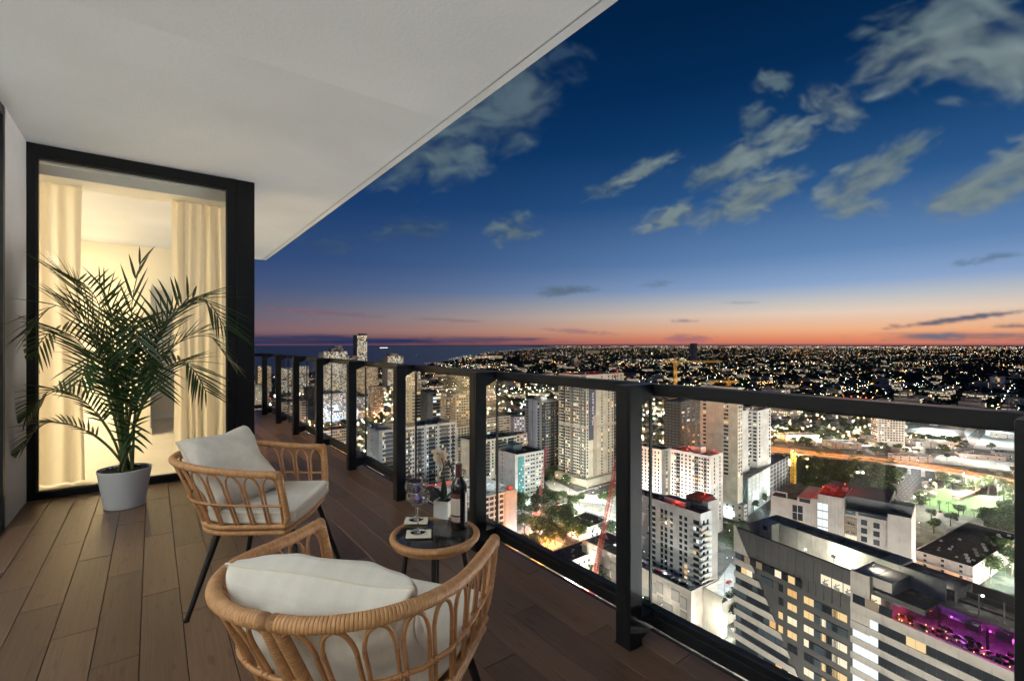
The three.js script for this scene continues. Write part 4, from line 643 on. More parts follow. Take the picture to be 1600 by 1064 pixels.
  const rows2 = []; const yb = Y(1346, 958); for (let k = 0; k < 16; k++) rows2.push(yb - FH * k);
  rows2.forEach((y, k) => {
    part('spandrel', bxc(-0.78, -0.05, y - FH + 0.02, y - 1.62, zl(x3), zl(w1)), band, g);
    let x = x3 + 0.35; const seq = [];
    if (k === 0) part('spandrel', bxc(-0.78, -0.05, y, Y(1346, 943), zl(x3), zl(w1)), band, g);
    for (let i = 0; i < 3; i++) { seq.push('cool3'); }
    while (seq.length < 46) { const r = rnd(); if (r < 0.2) { const q = pick(['warm', 'pal', 'pal', 'amber']); for (let i = 0, n = 2 + Math.floor(rnd() * 2); i < n; i++) seq.push(q); } else for (let i = 0, n = 2 + Math.floor(rnd() * 4); i < n; i++) seq.push('win'); }
    if (k < 10) seq.forEach((q, i) => { if (x + 1.3 < w1) pane(x, y - 1.58, 1.3, 1.54, q === 'cool3' ? 'cool' : q, null, 0.62); x += 1.37; });
    else part('window', bxc(-0.7, -0.56, y - 1.6, y, zl(x3), zl(w1)), C.win, g);
  });
  // roof terrace under a dark canopy, lit purple
  part('terrace_floor', bxc(0, w2 - 4, yT - 0.3, yT, zl(xT), zl(w1)), mat([0.16, 0.15, 0.17], { roughness: 0.4, map: again(ROOF_T, 0.2, 0.2) }), g);
  for (let x = xT + 0.1; x < w1 - 2.2; x += 2.3) part('guard_pane', bxc(-0.55, -0.52, yT - 0.2, yT + 1.05, zl(x), zl(x + 2.2)), M.glass, g);
  part('guard_rail', bxc(-0.58, -0.49, yT + 1.05, yT + 1.12, zl(xT), zl(w1)), slate, g);
  const yc = yT + 3.7, x4 = X(1446), dk = mat([0.2, 0.195, 0.19], { map: again(ROOF_T, 0.05, 0.05), roughness: 1 });
  part('canopy', [bxc(0.2, w2, yc, yc + 0.4, zl(xT), zl(x4)), bxc(4.6, w2, yc + 0.02, yc + 0.42, zl(x4), zl(w1)), bxc(4.4, 4.7, yc - 0.5, yc + 0.6, zl(x4), zl(w1)), bxc(0.1, 0.3, yc - 0.4, yc + 0.55, zl(xT), zl(x4))], dk, g);
  part('canopy', [bxc(9, 9.6, yc + 0.42, yc + 0.8, zl(x4), zl(w1)), bxc(12, 12.3, yc + 0.4, yc + 1.4, zl(x3), zl(w1)), bxc(w2 - 0.5, w2, yc, yc + 2.2, zl(x3), zl(w1))], slate, g);
  part('back_wall', bxc(w2 - 4, w2 - 3.7, yT, yc, zl(xT), zl(w1)), facade([0.25, 0.22, 0.24]), g);
  for (let i = 0; i < 7; i++) part('column', bxc(3.9, 4.2, yT, yc, zl(xT + 2 + i * 6), zl(xT + 2.3 + i * 6)), slate, g);
  // roof plant and its white screen
  const yr = 97.7, sx = X(1228); part('roof', [bxc(0.6, w2, 97.6, yr, zl(0.41), zl(x3)), bxc(7.9, w2 - 0.4, yr, 101.2, zl(sx - 5), zl(x3 + 12))], mat([0.24, 0.235, 0.23], { map: again(ROOF_T, 0.05, 0.05), roughness: 1 }), g);
  part('parapet', [bxc(w2 - 0.4, w2, yr, 101.6, zl(0), zl(x3)), bxc(0.6, w2 - 0.4, yr, 101.58, zl(0), zl(0.4))], band, g);
  const white = mat([0.72, 0.7, 0.6], { map: again(DIRT, 0.1, 0.1) });
  const scr = part('screen', bxc(7, 7.3, yr, yr + 5.0, zl(sx - 6), zl(x3 + 11)), white, g);
  for (let i = 0; i < 14; i++) part('rib', bxc(6.92, 7, yr, yr + 4.9, zl(sx - 5 + i * 3), zl(sx - 4.8 + i * 3)), white, scr);
  part('roof_hut', [bxc(4.4, 7.6, yr, yr + 5.1, zl(sx - 9), zl(sx - 6.02))], white, g); part('hut_window', bxc(4.35, 4.45, yr + 3.4, yr + 4.4, zl(sx - 8.1), zl(sx - 7)), C.win, g);
  part('roof_walkway', bxc(1.2, 6.9, yr, yr + 0.05, zl(sx - 4), zl(x3 - 0.1)), C.roofLight, g);
  srand(9);
  for (let i = 0; i < 11; i++) { const z = sx + i * 3.2 + rr(-1, 1), x = rr(1.6, 5.6); const a = part('air_conditioner', rbx(rr(1, 1.8), rr(0.8, 1.3), rr(1, 2), 0.06, x, yr + 0.7, zl(z)), C.metal, g); part('fan', new THREE.CylinderGeometry(0.4, 0.4, 0.12, 12).translate(x, yr + 1.36, zl(z)), C.pole, a); }
  for (let i = 0; i < 4; i++) part('duct', bar(V(1.6 + i, yr + 0.25, zl(sx - 2 + i * 9)), V(6.5, yr + 0.25, zl(sx + 4 + i * 9)), 0.22, 0.22, 8), C.metal, g);
  part('mast', bar(V(6, yr, zl(X(1380))), V(6, yr + 8, zl(X(1380))), 0.06, 0.04, 6), C.metal, g);
  b.local = (x, y, z) => g.localToWorld(V(x, y, zl(z))); g.updateMatrixWorld(true); clearOf(b, 3);
  flood('bright white floodlight on the hotel roof before the white screen wall', b.local(3.6, yr + 3.6, X(1287)), b.local(7, yr + 3, X(1289)), 'white', 200, 1.4);
  flood('white floodlight on the hotel roof beside the air conditioners', b.local(3.4, yr + 5, X(1350)), b.local(5, yr + 1, X(1375)), 'white', 90, 1.4);
  const rl = (label, x, y, z, c, I) => { const t = thing('added_roof_lamp', label, 'lamp', b.local(x, y, z)); part('stand', bar(V(0, -2, 0), V(0, -0.15, 0), 0.05, 0.04, 6), C.pole, t); part('lamp_glass', new THREE.SphereGeometry(0.2, 10, 8), glow(LAMP_C[c], 8), t); bulbLight(t, 0, 0, 0, LAMP_C[c], I, 8); };  // lamps added to brighten the screen wall, roof corner and canopy
  rl('added white roof lamp on the hotel near the left end of the white screen', 4.2, yr + 2.6, X(1240), 'white', 7); rl('added white roof lamp on the hotel before the middle of the white screen', 4.2, yr + 2.8, X(1305), 'white', 9); rl('added white roof lamp on the hotel at the right end of the white screen', 4.4, yr + 3.6, X(1372), 'white', 11); rl('small added roof lamp in the far left corner of the hotel roof', 5, yr + 2.4, X(1180), 'warm', 3);
  rl('added white roof lamp above the dark canopy of the hotel terrace, the left one', 8.4, yc + 3, X(1430), 'white', 3.5); rl('added white roof lamp above the dark canopy of the hotel terrace, the middle one', 8.4, yc + 3, X(1500), 'white', 3.5); rl('added white roof lamp above the dark canopy of the hotel terrace, the right one', 8.4, yc + 3, X(1570), 'white', 3.5);
  wash({ ...b, H: 112 }, 'left', 12000, 'white', 'the street face of the dark banded hotel', 4, 64, 42);
  // terrace lights and furniture
  const tl = (u, x, c, I, y = 3.2) => { const p = b.local(x, yT + y, X(u)), t = thing('terrace_lamp', { red: 'small red lamp under the terrace canopy of the hotel', magenta: 'small pink lamp under the terrace canopy of the hotel', purple: 'small purple lamp under the terrace canopy of the hotel', blue: 'small blue lamp under the terrace canopy of the hotel' }[c], 'lamp', p, 0, 'coloured terrace lamps ' + c); part('stem', bar(V(0, 0.12, 0), V(0, 0.5, 0), 0.02, 0.02, 5), C.pole, t); part('lamp_glass', new THREE.SphereGeometry(0.14, 10, 8), glow(LAMP_C[c], 6), t); bulbLight(t, 0, 0, 0, LAMP_C[c], I * 0.42, 5); };
  for (const [u, x, c, I] of [[1385, 2.6, 'red', 5], [1415, 2.8, 'red', 11], [1440, 3.2, 'red', 12], [1470, 4, 'purple', 22], [1500, 4.2, 'magenta', 24], [1530, 4.2, 'magenta', 26], [1560, 4.2, 'purple', 26], [1590, 4, 'magenta', 30], [1452, 7, 'magenta', 12]]) tl(u, x, c, I);
  tl(1428, 10, 'blue', 12, yc - yT + 1.4);
  const cushM = mat([0.5, 0.48, 0.46]), woodM = mat([0.1, 0.06, 0.04]), plantM = LEAF[0];
  let sofa, tbl, plt;
  srand(12);
  for (let i = 0; i < 48; i++) {
    const u = rr(1368, 1588), x = rr(0.4, u > 1446 ? 3.6 : 3), p = b.local(x, yT, X(u)), ry = rr(0, 6.28), k = i % 3;
    const gl = ['lounge sofa on the purple lit roof terrace of the hotel', 'low table on the purple lit roof terrace of the hotel', 'leafy planter on the purple lit roof terrace of the hotel'][k], gr = ['terrace sofas', 'terrace tables', 'terrace planters'][k];
    if (k === 0) { if (!sofa) { sofa = thing('lounge_sofa', gl, 'sofa', p, ry, gr); part('seat', rbx(1.7, 0.4, 0.8, 0.06, 0, 0.25, 0), cushM, sofa); part('backrest', rbx(1.7, 0.5, 0.22, 0.06, 0, 0.65, -0.32), cushM, sofa); } else { const o = copyOf(sofa); o.position.copy(p); o.rotation.y = ry; } }
    if (k === 1) { if (!tbl) { tbl = thing('low_table', gl, 'table', p, ry, gr); part('top', new THREE.CylinderGeometry(0.5, 0.5, 0.06, 16).translate(0, 0.5, 0), woodM, tbl); part('leg', new THREE.CylinderGeometry(0.06, 0.2, 0.47, 10).translate(0, 0.235, 0), woodM, tbl); part('candle', new THREE.CylinderGeometry(0.06, 0.06, 0.16, 8).translate(0, 0.61, 0), glow([1, 0.5, 0.15], 6), tbl); } else { const o = copyOf(tbl); o.position.copy(p); } }
    if (k === 2) { if (!plt) { plt = thing('planter', gl, 'planter', p, ry, gr); part('pot', rbx(0.6, 0.6, 0.6, 0.04, 0, 0.3, 0), woodM, plt); srand(55); part('foliage', crown(160, 0.75, 4, 0.16), plantM, plt).position.y = 1.05; srand(56 + i); } else { const o = copyOf(plt); o.position.copy(p); o.rotation.y = ry; } }
  }
}
// ------------------------------------------------------------------ beige building behind the hotel
{
  srand(41);
  const b = building('institute_building', 'low pinkish beige concrete building with red beacons on its roof behind the hotel', { B: [1425, 808], H: 62, e: 9.6, Au: 1205, w2: 34 }), { g, w1, w2 } = b, F = 'left', X = (u) => b.fu(F, u), Y = (u, v) => b.fy(F, u, v), zl = (x) => -w1 + x;
  const m = facade([0.5, 0.42, 0.37]), top = Y(1206, 768);
  part('wall', [bxc(0, w2, 0, Y(1230, 779), zl(0), zl(X(1249))), bxc(-0.5, w2 * 0.8, 0, Y(1258, 778), zl(X(1246.5)), zl(X(1268))), bxc(0.6, w2, 0, Y(1275, 780), zl(X(1268)), zl(X(1300))), bxc(-0.7, w2 * 0.7, 0, Y(1300, 775), zl(X(1279)), zl(X(1320))), bxc(0.9, w2, 0, Y(1340, 800), zl(X(1320)), zl(X(1390))), bxc(-0.3, w2 * 0.8, 0, Y(1405, 806), zl(X(1388)), zl(w1))], m, g);
  part('frame', [bxc(-0.3, 0.2, Y(1215, 777), Y(1215, 767), zl(0), zl(X(1208))), bxc(-0.3, 0.2, Y(1215, 769), Y(1215, 767), zl(X(1208)), zl(X(1231))), bxc(-0.3, 0.2, Y(1230, 780), Y(1230, 771), zl(X(1229)), zl(X(1231)))], m, g);
  for (const [a, c, v] of [[1249, 1268, 777], [1321, 1339, 796], [1341, 1388, 801]]) part('roof_opening', bxc(-0.62, 0.2, Y((a + c) / 2, v + 8), Y((a + c) / 2, v + 2), zl(X(a) + 0.3), zl(X(c) - 0.3)), C.win, g);
  part('roof', [bxc(0.5, w2 - 0.3, Y(1230, 779), Y(1230, 779) + 0.2, zl(0.3), zl(X(1246)))], C.roof, g);
  const rs = facade([0.13, 0.13, 0.13]);
  part('roof_screen', [bxc(5, 5.3, Y(1330, 800), Y(1330, 779), zl(X(1321)), zl(w1)), bxc(5.3, w2, Y(1330, 790), Y(1330, 781), zl(X(1280)), zl(w1 - 9))], rs, g);
  for (let i = 0; i < 26; i++) part('slat', bxc(4.9, 5, Y(1330, 800), Y(1330, 779.5), zl(X(1322) + i * (w1 - X(1322)) / 26), zl(X(1322) + i * (w1 - X(1322)) / 26 + 0.25)), rs, g);
  part('roof', bxc(-0.4, w2 * 0.7 - 0.4, Y(1300, 775), Y(1300, 775) + 0.1, zl(X(1279) + 0.3), zl(X(1320) - 0.3)), C.roofRed, g);
  const win = (u, v0, v1, w, kind, out = 0.02) => part(C[kind].emissive.r > 0 ? 'lit_window' : 'window', bxc(-out - 0.1, -out + 0.2, Y(u, v1), Y(u, v0), zl(X(u) - w / 2), zl(X(u) + w / 2)), C[kind], g);
  for (let i = 0; i < 3; i++) { win(1242.5, 789 + i * 12, 800 + i * 12, 2.2, 'win', 0.02); win(1251.5, 790 + i * 12.3, 801 + i * 12.3, 2.3, i === 2 ? 'amber' : 'win', 0.52); }
  for (let i = 0; i < 4; i++) { const o = win(1286.5, 786 + i * 12.6, 796.5 + i * 12.6, 4.6, 'cool', 0.72); part('glazing_bar', [bxc(-0.86, -0.78, Y(1286.5, 796.5 + i * 12.6), Y(1286.5, 786 + i * 12.6), zl(X(1286.5) - 0.06), zl(X(1286.5) + 0.06))], C.metal, o); }
  for (let i = 0; i < 3; i++) { const y = Y(1329, 820 + i * 13.6), x0 = X(1320.5), x1 = X(1339); part('open_floor', bxc(0.1, 0.95, y, Y(1329, 809.5 + i * 13.6), zl(x0), zl(x1)), [C.dim, C.dim, C.pal][i], g); for (let j = 0; j < 9; j++) part('furniture', bxc(-0.05, 0.2, y, y + rr(0.6, 1.6), zl(x0 + 0.4 + j * (x1 - x0 - 1.4) / 9), zl(x0 + 0.4 + j * (x1 - x0 - 1.4) / 9 + rr(0.3, 0.9))), pick([C.dark, C.brown, C.beige]), g); part('slab', bxc(-0.3, 0.9, y - 0.4, y, zl(x0), zl(x1)), m, g); }
  for (const [u, v] of [[1350.5, 813], [1350.5, 826], [1350.5, 839], [1370, 818], [1370, 831], [1370, 844.5]]) win(u, v, v + 8.5, 2.5, 'win', -0.85);
  for (let i = 0; i < 10; i++) part('joint', bxc(-0.74, -0.69, 20, Y(1300, 776), zl(X(1281) + i * 1.7), zl(X(1281) + i * 1.7 + 0.05)), rs, g);
  for (let i = 0; i < 7; i++) { const p = [rr(6, 22), Y(1300, 775) + 0.9, zl(rr(X(1275), X(1318)))]; const a = part('air_conditioner', rbx(rr(1.4, 3), 1.6, rr(1.4, 2.6), 0.08, ...p), C.metal, g); part('fan', new THREE.CylinderGeometry(0.5, 0.5, 0.2, 12).translate(p[0], p[1] + 0.85, p[2]), C.pole, a); }
  g.updateMatrixWorld(true); clearOf(b); wash(b, 'left', 1800, 'white', 'the long face of the pinkish beige building', 2, 40, 30);
  beacon(g.localToWorld(V(6, Y(1300, 775) + 2.4, zl(X(1283)))), 'red beacon at the left end of the raised roof of the pinkish beige building', 130, 0.24);
  beacon(g.localToWorld(V(16, Y(1300, 775) + 3.4, zl(X(1312)))), 'red beacon at the right end of the raised roof of the pinkish beige building', 150, 0.24);
}
// ------------------------------------------------------------------ white apartment tower with the lit parking deck
{
  srand(51);
  const b = building('apartment_tower', 'white apartment tower with balconies at its corner above a lit parking deck', { B: [1095, 803], H: 59, e: -2, Au: 968, Cu: 1113 }), { g, w1, w2, H } = b, X = (u) => b.fu('left', u), Y = (u, v) => b.fy('left', u, v);
  b.body(C.white, C.roofDark, 0.9);
  const rows = 14, ys = range(rows, Y(1049, 800) - 1.0, -3.02);
  for (const [u, w] of [[1034.5, 1.7], [1041, 1.7]]) b.grid('left', [X(u)], ys, w, 2.1, 0.03);
  b.slabs('left', X(1038), ys.map((y) => y - 1.5), 4.2, 0.8, 'balcony', 0.2, 0.5);
  for (const u of [1049.5, 1064, 1072]) b.grid('left', [X(u)], ys, 1.7, 1.9, 0.08, 'win', ['amber', 'pal', 'warm']);
  for (const u of [980, 990, 1000, 1012, 1022]) b.grid('left', [X(u)], ys, 2.2, 1.9, 0.1);
  for (const u of [1086, 1090.5]) b.grid('left', [X(u)], ys, 1.6, 2.2, 0.12);
  b.slabs('left', X(1088), ys.map((y) => y - 1.5), 5.2, 1.5, 'balcony', 0.3, 0.7);
  b.slabs('front', b.fu('front', 1101), ys.map((y) => y - 1.5), 8.4, 1.5, 'balcony', 0.3, 0.7);
  b.grid('front', [b.fu('front', 1100), b.fu('front', 1106)], ys, 1.6, 2.2, 0.12);
  for (const [u0, u1, k] of [[1002, 1017, 0], [1006, 1019, 1]]) for (let i = 0; i < 5; i++) b.add('facade_panel', b.box('left', X((u0 + u1) / 2 - 3 + (i % 2) * 5), 26 + i * 6.6 + k * 3, 3.6, 5.6, 0.3, 0.1));
  g.updateMatrixWorld(true);
  // stair tower behind the corner and roof works
  part('stair_tower', [bxc(w2, w2 + 8.6, 0, H + 3.4, -5.5, -2.2)], C.beige, g); part('stair_tower', bxc(w2 + 0.2, w2 + 13, 0, H + 1.2, -16, -5.5), C.white, g);
  for (const y of ys) { b.add('lit_stair', bx(1.6, 1.9, 0.3, w2 + 10.4, y, -5.42)); }
  part('roof_room', bxc(w2 * 0.3, w2 * 0.8, H - 1, H + 2.2, -w1 * 0.45, -w1 * 0.2), C.beige, g); part('roof_room', bxc(w2, w2 + 12.6, H + 1.2, H + 3.6, -15.5, -7), C.roofRed, g);
  for (let i = 0; i < 30; i++) { const x = rr(2, w2 - 2), z = rr(-w1 + 3, -3); b.add('air_conditioner', rbx(1.3, 1.1, 1.3, 0.06, x, H - 0.4, z)); }
  // podium with the parking deck
  const yd = 23.5, dz = 15, out = 11;
  part('podium', [bxc(-out, 0, 0, yd, -w1 - 20, dz * 0.15), bxc(0, w2, 0, yd, 0, dz * 0.15)], facade([0.47, 0.42, 0.36]), g);
  part('deck', bxc(-out + 0.3, -0.02, yd, yd + 0.06, -w1 - 19.7, dz * 0.15 - 0.3), C.roofLight, g);
  part('podium_parapet', [bxc(-out, -out + 0.3, yd, yd + 1.2, -w1 - 20, dz * 0.15), bxc(-out + 0.3, w2, yd, yd + 1.2, dz * 0.15 - 0.3, dz * 0.15)], C.beige, g);
  for (let i = 0; i < 16; i++) for (let j = 0; j < 3; j++) if ((i * 7 + j * 5) % 3) b.add('podium_panel', bx(0.3, 5.4, 3.6 + (i % 3), -out - 0.1 - 0.05 * j, 3.4 + j * 7 + (i % 2) * 1.6, -2 - i * 4.6));
  // entrance: frame, low white block, side wall
  part('entrance_frame', [bxc(-1.4, -0.9, 0, yd + 0.4, 2.3, 12), bxc(-1.4, 16, yd - 1.2, yd + 0.42, 2.3, 3), bxc(-1.4, -0.9, yd - 1, yd + 0.4, 12, 12.6)], C.cream, g);
  part('entrance_block', [bxc(1, 7.5, 0, 11, 4, 9.5)], C.white, g); part('skylight', bxc(3, 5.5, 11, 11.15, 5.6, 8), C.winBlue, g);
  part('side_wall', bxc(7.5, 26, 0, 12, 3.4, 4.2), C.cream, g);
  b.done({ balcony: facade([0.5, 0.5, 0.48]), facade_panel: C.grey, lit_stair: C.dim, podium_panel: facade([0.3, 0.28, 0.26]), air_conditioner: C.metal });
  clearOf(b, 3);
  const wp = (x, y, z) => g.localToWorld(V(x, y, z));
  beacon(wp(1, H + 1.6, -w1 * 0.28), 'red beacon on the roof edge of the white apartment tower', 60, 0.24);
  beacon(wp(w2 + 6, H + 5, -8), 'red beacon on the stair tower of the white apartment tower', 60, 0.24);
  beacon(wp(2, H + 1.6, -w1 * 0.86), 'red beacon at the far end of the white apartment tower', 60, 0.24);
  // cars on the deck
  CITY_CARS.push(...[0, 1, 2, 3, 4, 5].map((i) => [wp(-6.4 + (i % 2) * 0.4, yd + 0.08, -5 - i * 5.2), b.g.rotation.y + 0.35, i, 'on the lit parking deck of the white apartment tower']));
  for (const [x, z] of [[-1.2, -6], [-1.2, -20], [-1.2, -34]]) flood('wall floodlight over the parking deck of the white apartment tower', wp(x, yd + 5, z), wp(-7, yd, z), 'cool', 170, 1.2, 'floodlights over the parking deck');
  wash(b, 'front', 320, 'white', 'the corner of the white apartment tower', 1, 40, 14);
  b.wp = wp; T1 = b;
}
// ------------------------------------------------------------------ towers and blocks beyond
function block(name, label, o) {
  srand(o.seed ?? label.length * 7919);
  const b = building(name, label, { e: 0, ...o }); b.body(C[o.wall], C[o.roof ?? 'roof'], o.par ?? 1);
  const fh = o.fh ?? 3.2, n = Math.floor((o.H - 3 - (o.y0 ?? 5)) / fh), ys = range(n, o.H - 2.6 - (o.gap ?? 0.4), -fh);
  for (const f of ['left', 'front']) {
    const q = o[f]; if (!q) continue;
    const W = f === 'left' ? b.w1 : b.w2, us = q.us ? q.us.map((k) => k * W) : spread(q.n, (q.m ?? 0.04) * W, (1 - (q.m ?? 0.04)) * W), w = q.w ?? W / us.length * 0.5;
    b.grid(f, us, ys, w, q.h ?? 1.7, q.lit ?? 0.15, q.dark ?? 'win', q.lits ?? LIT);
    if (q.balc) for (const k of q.balc) b.slabs(f, k[0] * W, ys.map((y) => y - (q.h ?? 1.7) / 2 - 0.35), k[1] * W, k[2] ?? 1.4, 'balcony', 0.25, k[3] ?? 0.7);
    if (q.fins) for (const k of q.fins) b.add('fin', b.box(f, k[0] * W, o.H / 2, k[1] * W, o.H + (k[2] ?? 0), 0.9, 0.2));
    if (q.recess) for (const [k, w, dep] of q.recess) { b.add('win:win', b.box(f, k * W, (o.H + 4) / 2, w * W, o.H - 8, 0.3, -0.06)); for (const y of ys) { b.add('balcony', b.box(f, k * W, y - 1.25, w * W, 0.22, dep ?? 1.1, (dep ?? 1.1) / 2)); b.add('guard', b.box(f, k * W, y - 0.75, w * W, 0.8, 0.06, (dep ?? 1.1) - 0.05)); if (rnd() < 0.22) b.add('win:' + pick(['warm', 'pal', 'dim', 'dim']), b.box(f, k * W + rr(-0.25, 0.25) * w * W, y + 0.1, Math.min(1.6, w * W * 0.4), 1.7, 0.1, 0.06)); } }
    if (q.bands) for (const [y, h] of q.bands) b.add('band', b.box(f, W / 2, y, W, h, 0.3, 0.05));
  }
  if (o.roofRooms) for (const [x, z, w, d, h] of o.roofRooms) b.add('roof_room', bx(w * b.w2, h, d * b.w1, x * b.w2, o.H - 1 + h / 2, -z * b.w1));
  for (let i = 0, k = o.plant ?? 5; i < k; i++) b.add('air_conditioner', bx(rr(1, 2.4), rr(0.8, 1.6), rr(1, 2.4), rr(0.15, 0.85) * b.w2, o.H - 0.2, -rr(0.15, 0.85) * b.w1));
  b.after = (m) => b.done({ air_conditioner: C.metal, roof_room: C[o.wall], balcony: C[o.balcony ?? o.wall], guard: C.winBlue, fin: C[o.fin ?? 'white'], band: C[o.band ?? 'beige'], ...m });
  b.g.updateMatrixWorld(true); b.wp = (x, y, z) => b.g.localToWorld(V(x, y, z)); clearOf(b);
  if (!o.open) b.after();
  return b;
}
const beaconOn = (b, x, z, label, I = 120) => beacon(b.wp(x * b.w2, b.H + 1.5, -z * b.w1), label, I, 0.24);

// white block with the red lit roof
const redBlock = block('apartment_block', 'white apartment block with red lights glowing on its roof', { B: [1111, 713], H: 60, e: 4, Au: 1048, Cu: 1130, wall: 'white', roof: 'roofRed', fh: 2.9, left: { us: [0.05, 0.12, 0.3, 0.4, 0.5, 0.58, 0.74, 0.8, 0.94], w: 1.4, h: 1.5, lit: 0.08, recess: [[0.2, 0.1], [0.66, 0.1], [0.87, 0.07]] }, front: { us: [0.3, 0.75], w: 1.3, lit: 0.05 }, roofRooms: [[0.5, 0.45, 0.4, 0.25, 5]], plant: 8 });
wash(redBlock, 'left', 1500, 'cool', 'the white block with the red lit roof', 2, 40);
beaconOn(redBlock, 0.1, 0.6, 'red beacon on the left roof edge of the white apartment block', 100); beaconOn(redBlock, 0.8, 0.15, 'red beacon on the right roof corner of the white apartment block', 110); beaconOn(redBlock, 0.7, 0.75, 'red beacon at the back of the white apartment block roof', 110);
block('apartment_block', 'narrow white slab block partly behind a railing post, a lit stair on its side', { B: [1034, 703], H: 55, e: 2, Au: 985, Cu: 1050, wall: 'white', roof: 'roofDark', fh: 2.9, left: { n: 9, w: 1.4, h: 1.7, lit: 0.1 }, front: { us: [0.5], w: 3, h: 2.2, lit: 1, lits: ['dim', 'pal'] } });
// the tall white tower: three volumes on a teal and lattice garage
{
  const L = (n, k) => ({ n, w: 1.8, h: 1.8, lit: 0.12, ...k });
  const a = block('tall_tower', 'tallest plain white tower with a wide blank wall above the teal garage', { B: [1153, 606], H: 108, e: 4, Au: 1095, Cu: 1161, wall: 'cream', fh: 3.25, y0: 32, left: L(1, { us: [0.115, 0.68, 0.72], lit: 0.16, w: 2.6 }), front: L(2, { us: [0.3, 0.7] }) });
  wash(a, 'left', 5200, 'white', 'the blank wall of the tall plain tower', 2, 70, 20);
  block('tall_tower', 'lower white volume in front of the tall plain tower', { B: [1157, 643], H: 85, e: 4, Au: 1146, Cu: 1172, wall: 'white', fh: 3.25, y0: 32, left: L(1, { us: [0.3, 0.75], w: 1.8 }), front: L(2, { us: [0.12, 0.92], w: 2.6, lit: 0.1, balc: [[0.92, 0.2]] }) });
  block('tall_tower', 'right hand white volume beside the tall plain tower', { B: [1184, 642], H: 83, e: 4, Au: 1168, Cu: 1205, wall: 'white', fh: 3.25, y0: 32, left: L(2, { us: [0.25, 0.75], w: 3 }), front: L(2, { us: [0.16, 0.9], w: 2.4, lit: 0.06 }) });
  const t = building('parking_garage', 'teal walled garage with a white lattice front under the tall white tower', { B: [1168, 748], H: 30.6, e: 8, Au: 1128, Cu: 1231 }); t.body(C.steelTeal, C.roofLight, 1);
  const { w1, w2, g } = t; t.g.updateMatrixWorld(true); t.wp = (x, y, z) => g.localToWorld(V(x, y, z)); clearOf(t);
  part('front', bxc(0, w2, 0, 30.7, 0.02, 0.4), C.slate, g);
  for (let i = 0; i <= 12; i++) part('lattice_post', bxc(w2 * i / 12 - 0.35, w2 * i / 12 + 0.35, 0, 31, 0.4, 0.9), C.white, g);
  for (let j = 0; j <= 8; j++) part('lattice_beam', bxc(0, w2, j * 3.8 - 0.2 + 0.21, j * 3.8 + 0.45, 0.41, 0.86), C.white, g);
  for (let j = 0; j < 8; j++) for (let i = 0; i < 6; i++) t.add('screen', bxc(w2 * i / 12 + 0.4, w2 * (i + 1) / 12 - 0.4, j * 3.8 + 0.5, j * 3.8 + 3.7, 0.35, 0.6));
  const xs = []; for (let i = -3; i < 5; i++) for (const s of [-1, 1]) { const z0 = -w1 * (i * 0.2 + 0.1), p = V(-0.06, 0.5, z0), q = V(-0.06, 29.6, z0 + s * w1 * 0.32); const lo = -w1 + 0.3, hi = -0.3; const cl = (A, B) => { let a0 = 0, b0 = 1; const dz = B.z - A.z; for (const [lim, sg] of [[lo, 1], [hi, -1]]) { const fa = (A.z - lim) * sg, fb = (B.z - lim) * sg; if (fa < 0 && fb < 0) return null; if (fa < 0) a0 = Math.max(a0, fa / (fa - fb)); if (fb < 0) b0 = Math.min(b0, fa / (fa - fb)); } return a0 < b0 ? [A.clone().lerp(B, a0), A.clone().lerp(B, b0)] : null; }; const c = cl(p, q); if (c) xs.push(bar(c[0], c[1], 0.14, 0.14, 4)); }
  part('facade_cross', xs, mat([0.3, 0.45, 0.45]), g);
  t.done({ screen: mat([0.55, 0.62, 0.6]) });
  flood('added white floodlight at the foot of the teal garage wall', t.wp(-24, 3, -w1 * 0.3), t.wp(0, 12, -w1 * 0.5), 'cool', 2600, 0.9);  // the garage floodlights are added to brighten its walls and deck
  flood('added white floodlight on the ground before the lattice garage front', t.wp(w2 * 0.45, 3, 26), t.wp(w2 * 0.4, 16, 0), 'cool', 4200, 1.1);
  flood('added white floodlight on the garage roof beside the tall white tower', t.wp(w2 * 0.6, 33, -3), t.wp(w2 * 0.3, 33, -w1 * 0.6), 'white', 700, 1.2);
}
block('unfinished_tower', 'dark unfinished concrete tower with open floors left of the tall white tower', { B: [1062, 628], H: 72, e: 2, Au: 1038, Cu: 1097, wall: 'dark', roof: 'roofLight', fh: 3.6, left: { n: 4, w: 3, h: 0.5, dark: 'dim', lit: 0 }, front: { n: 4, w: 6, h: 2, lit: 0.03 }, fin: 'grey' });
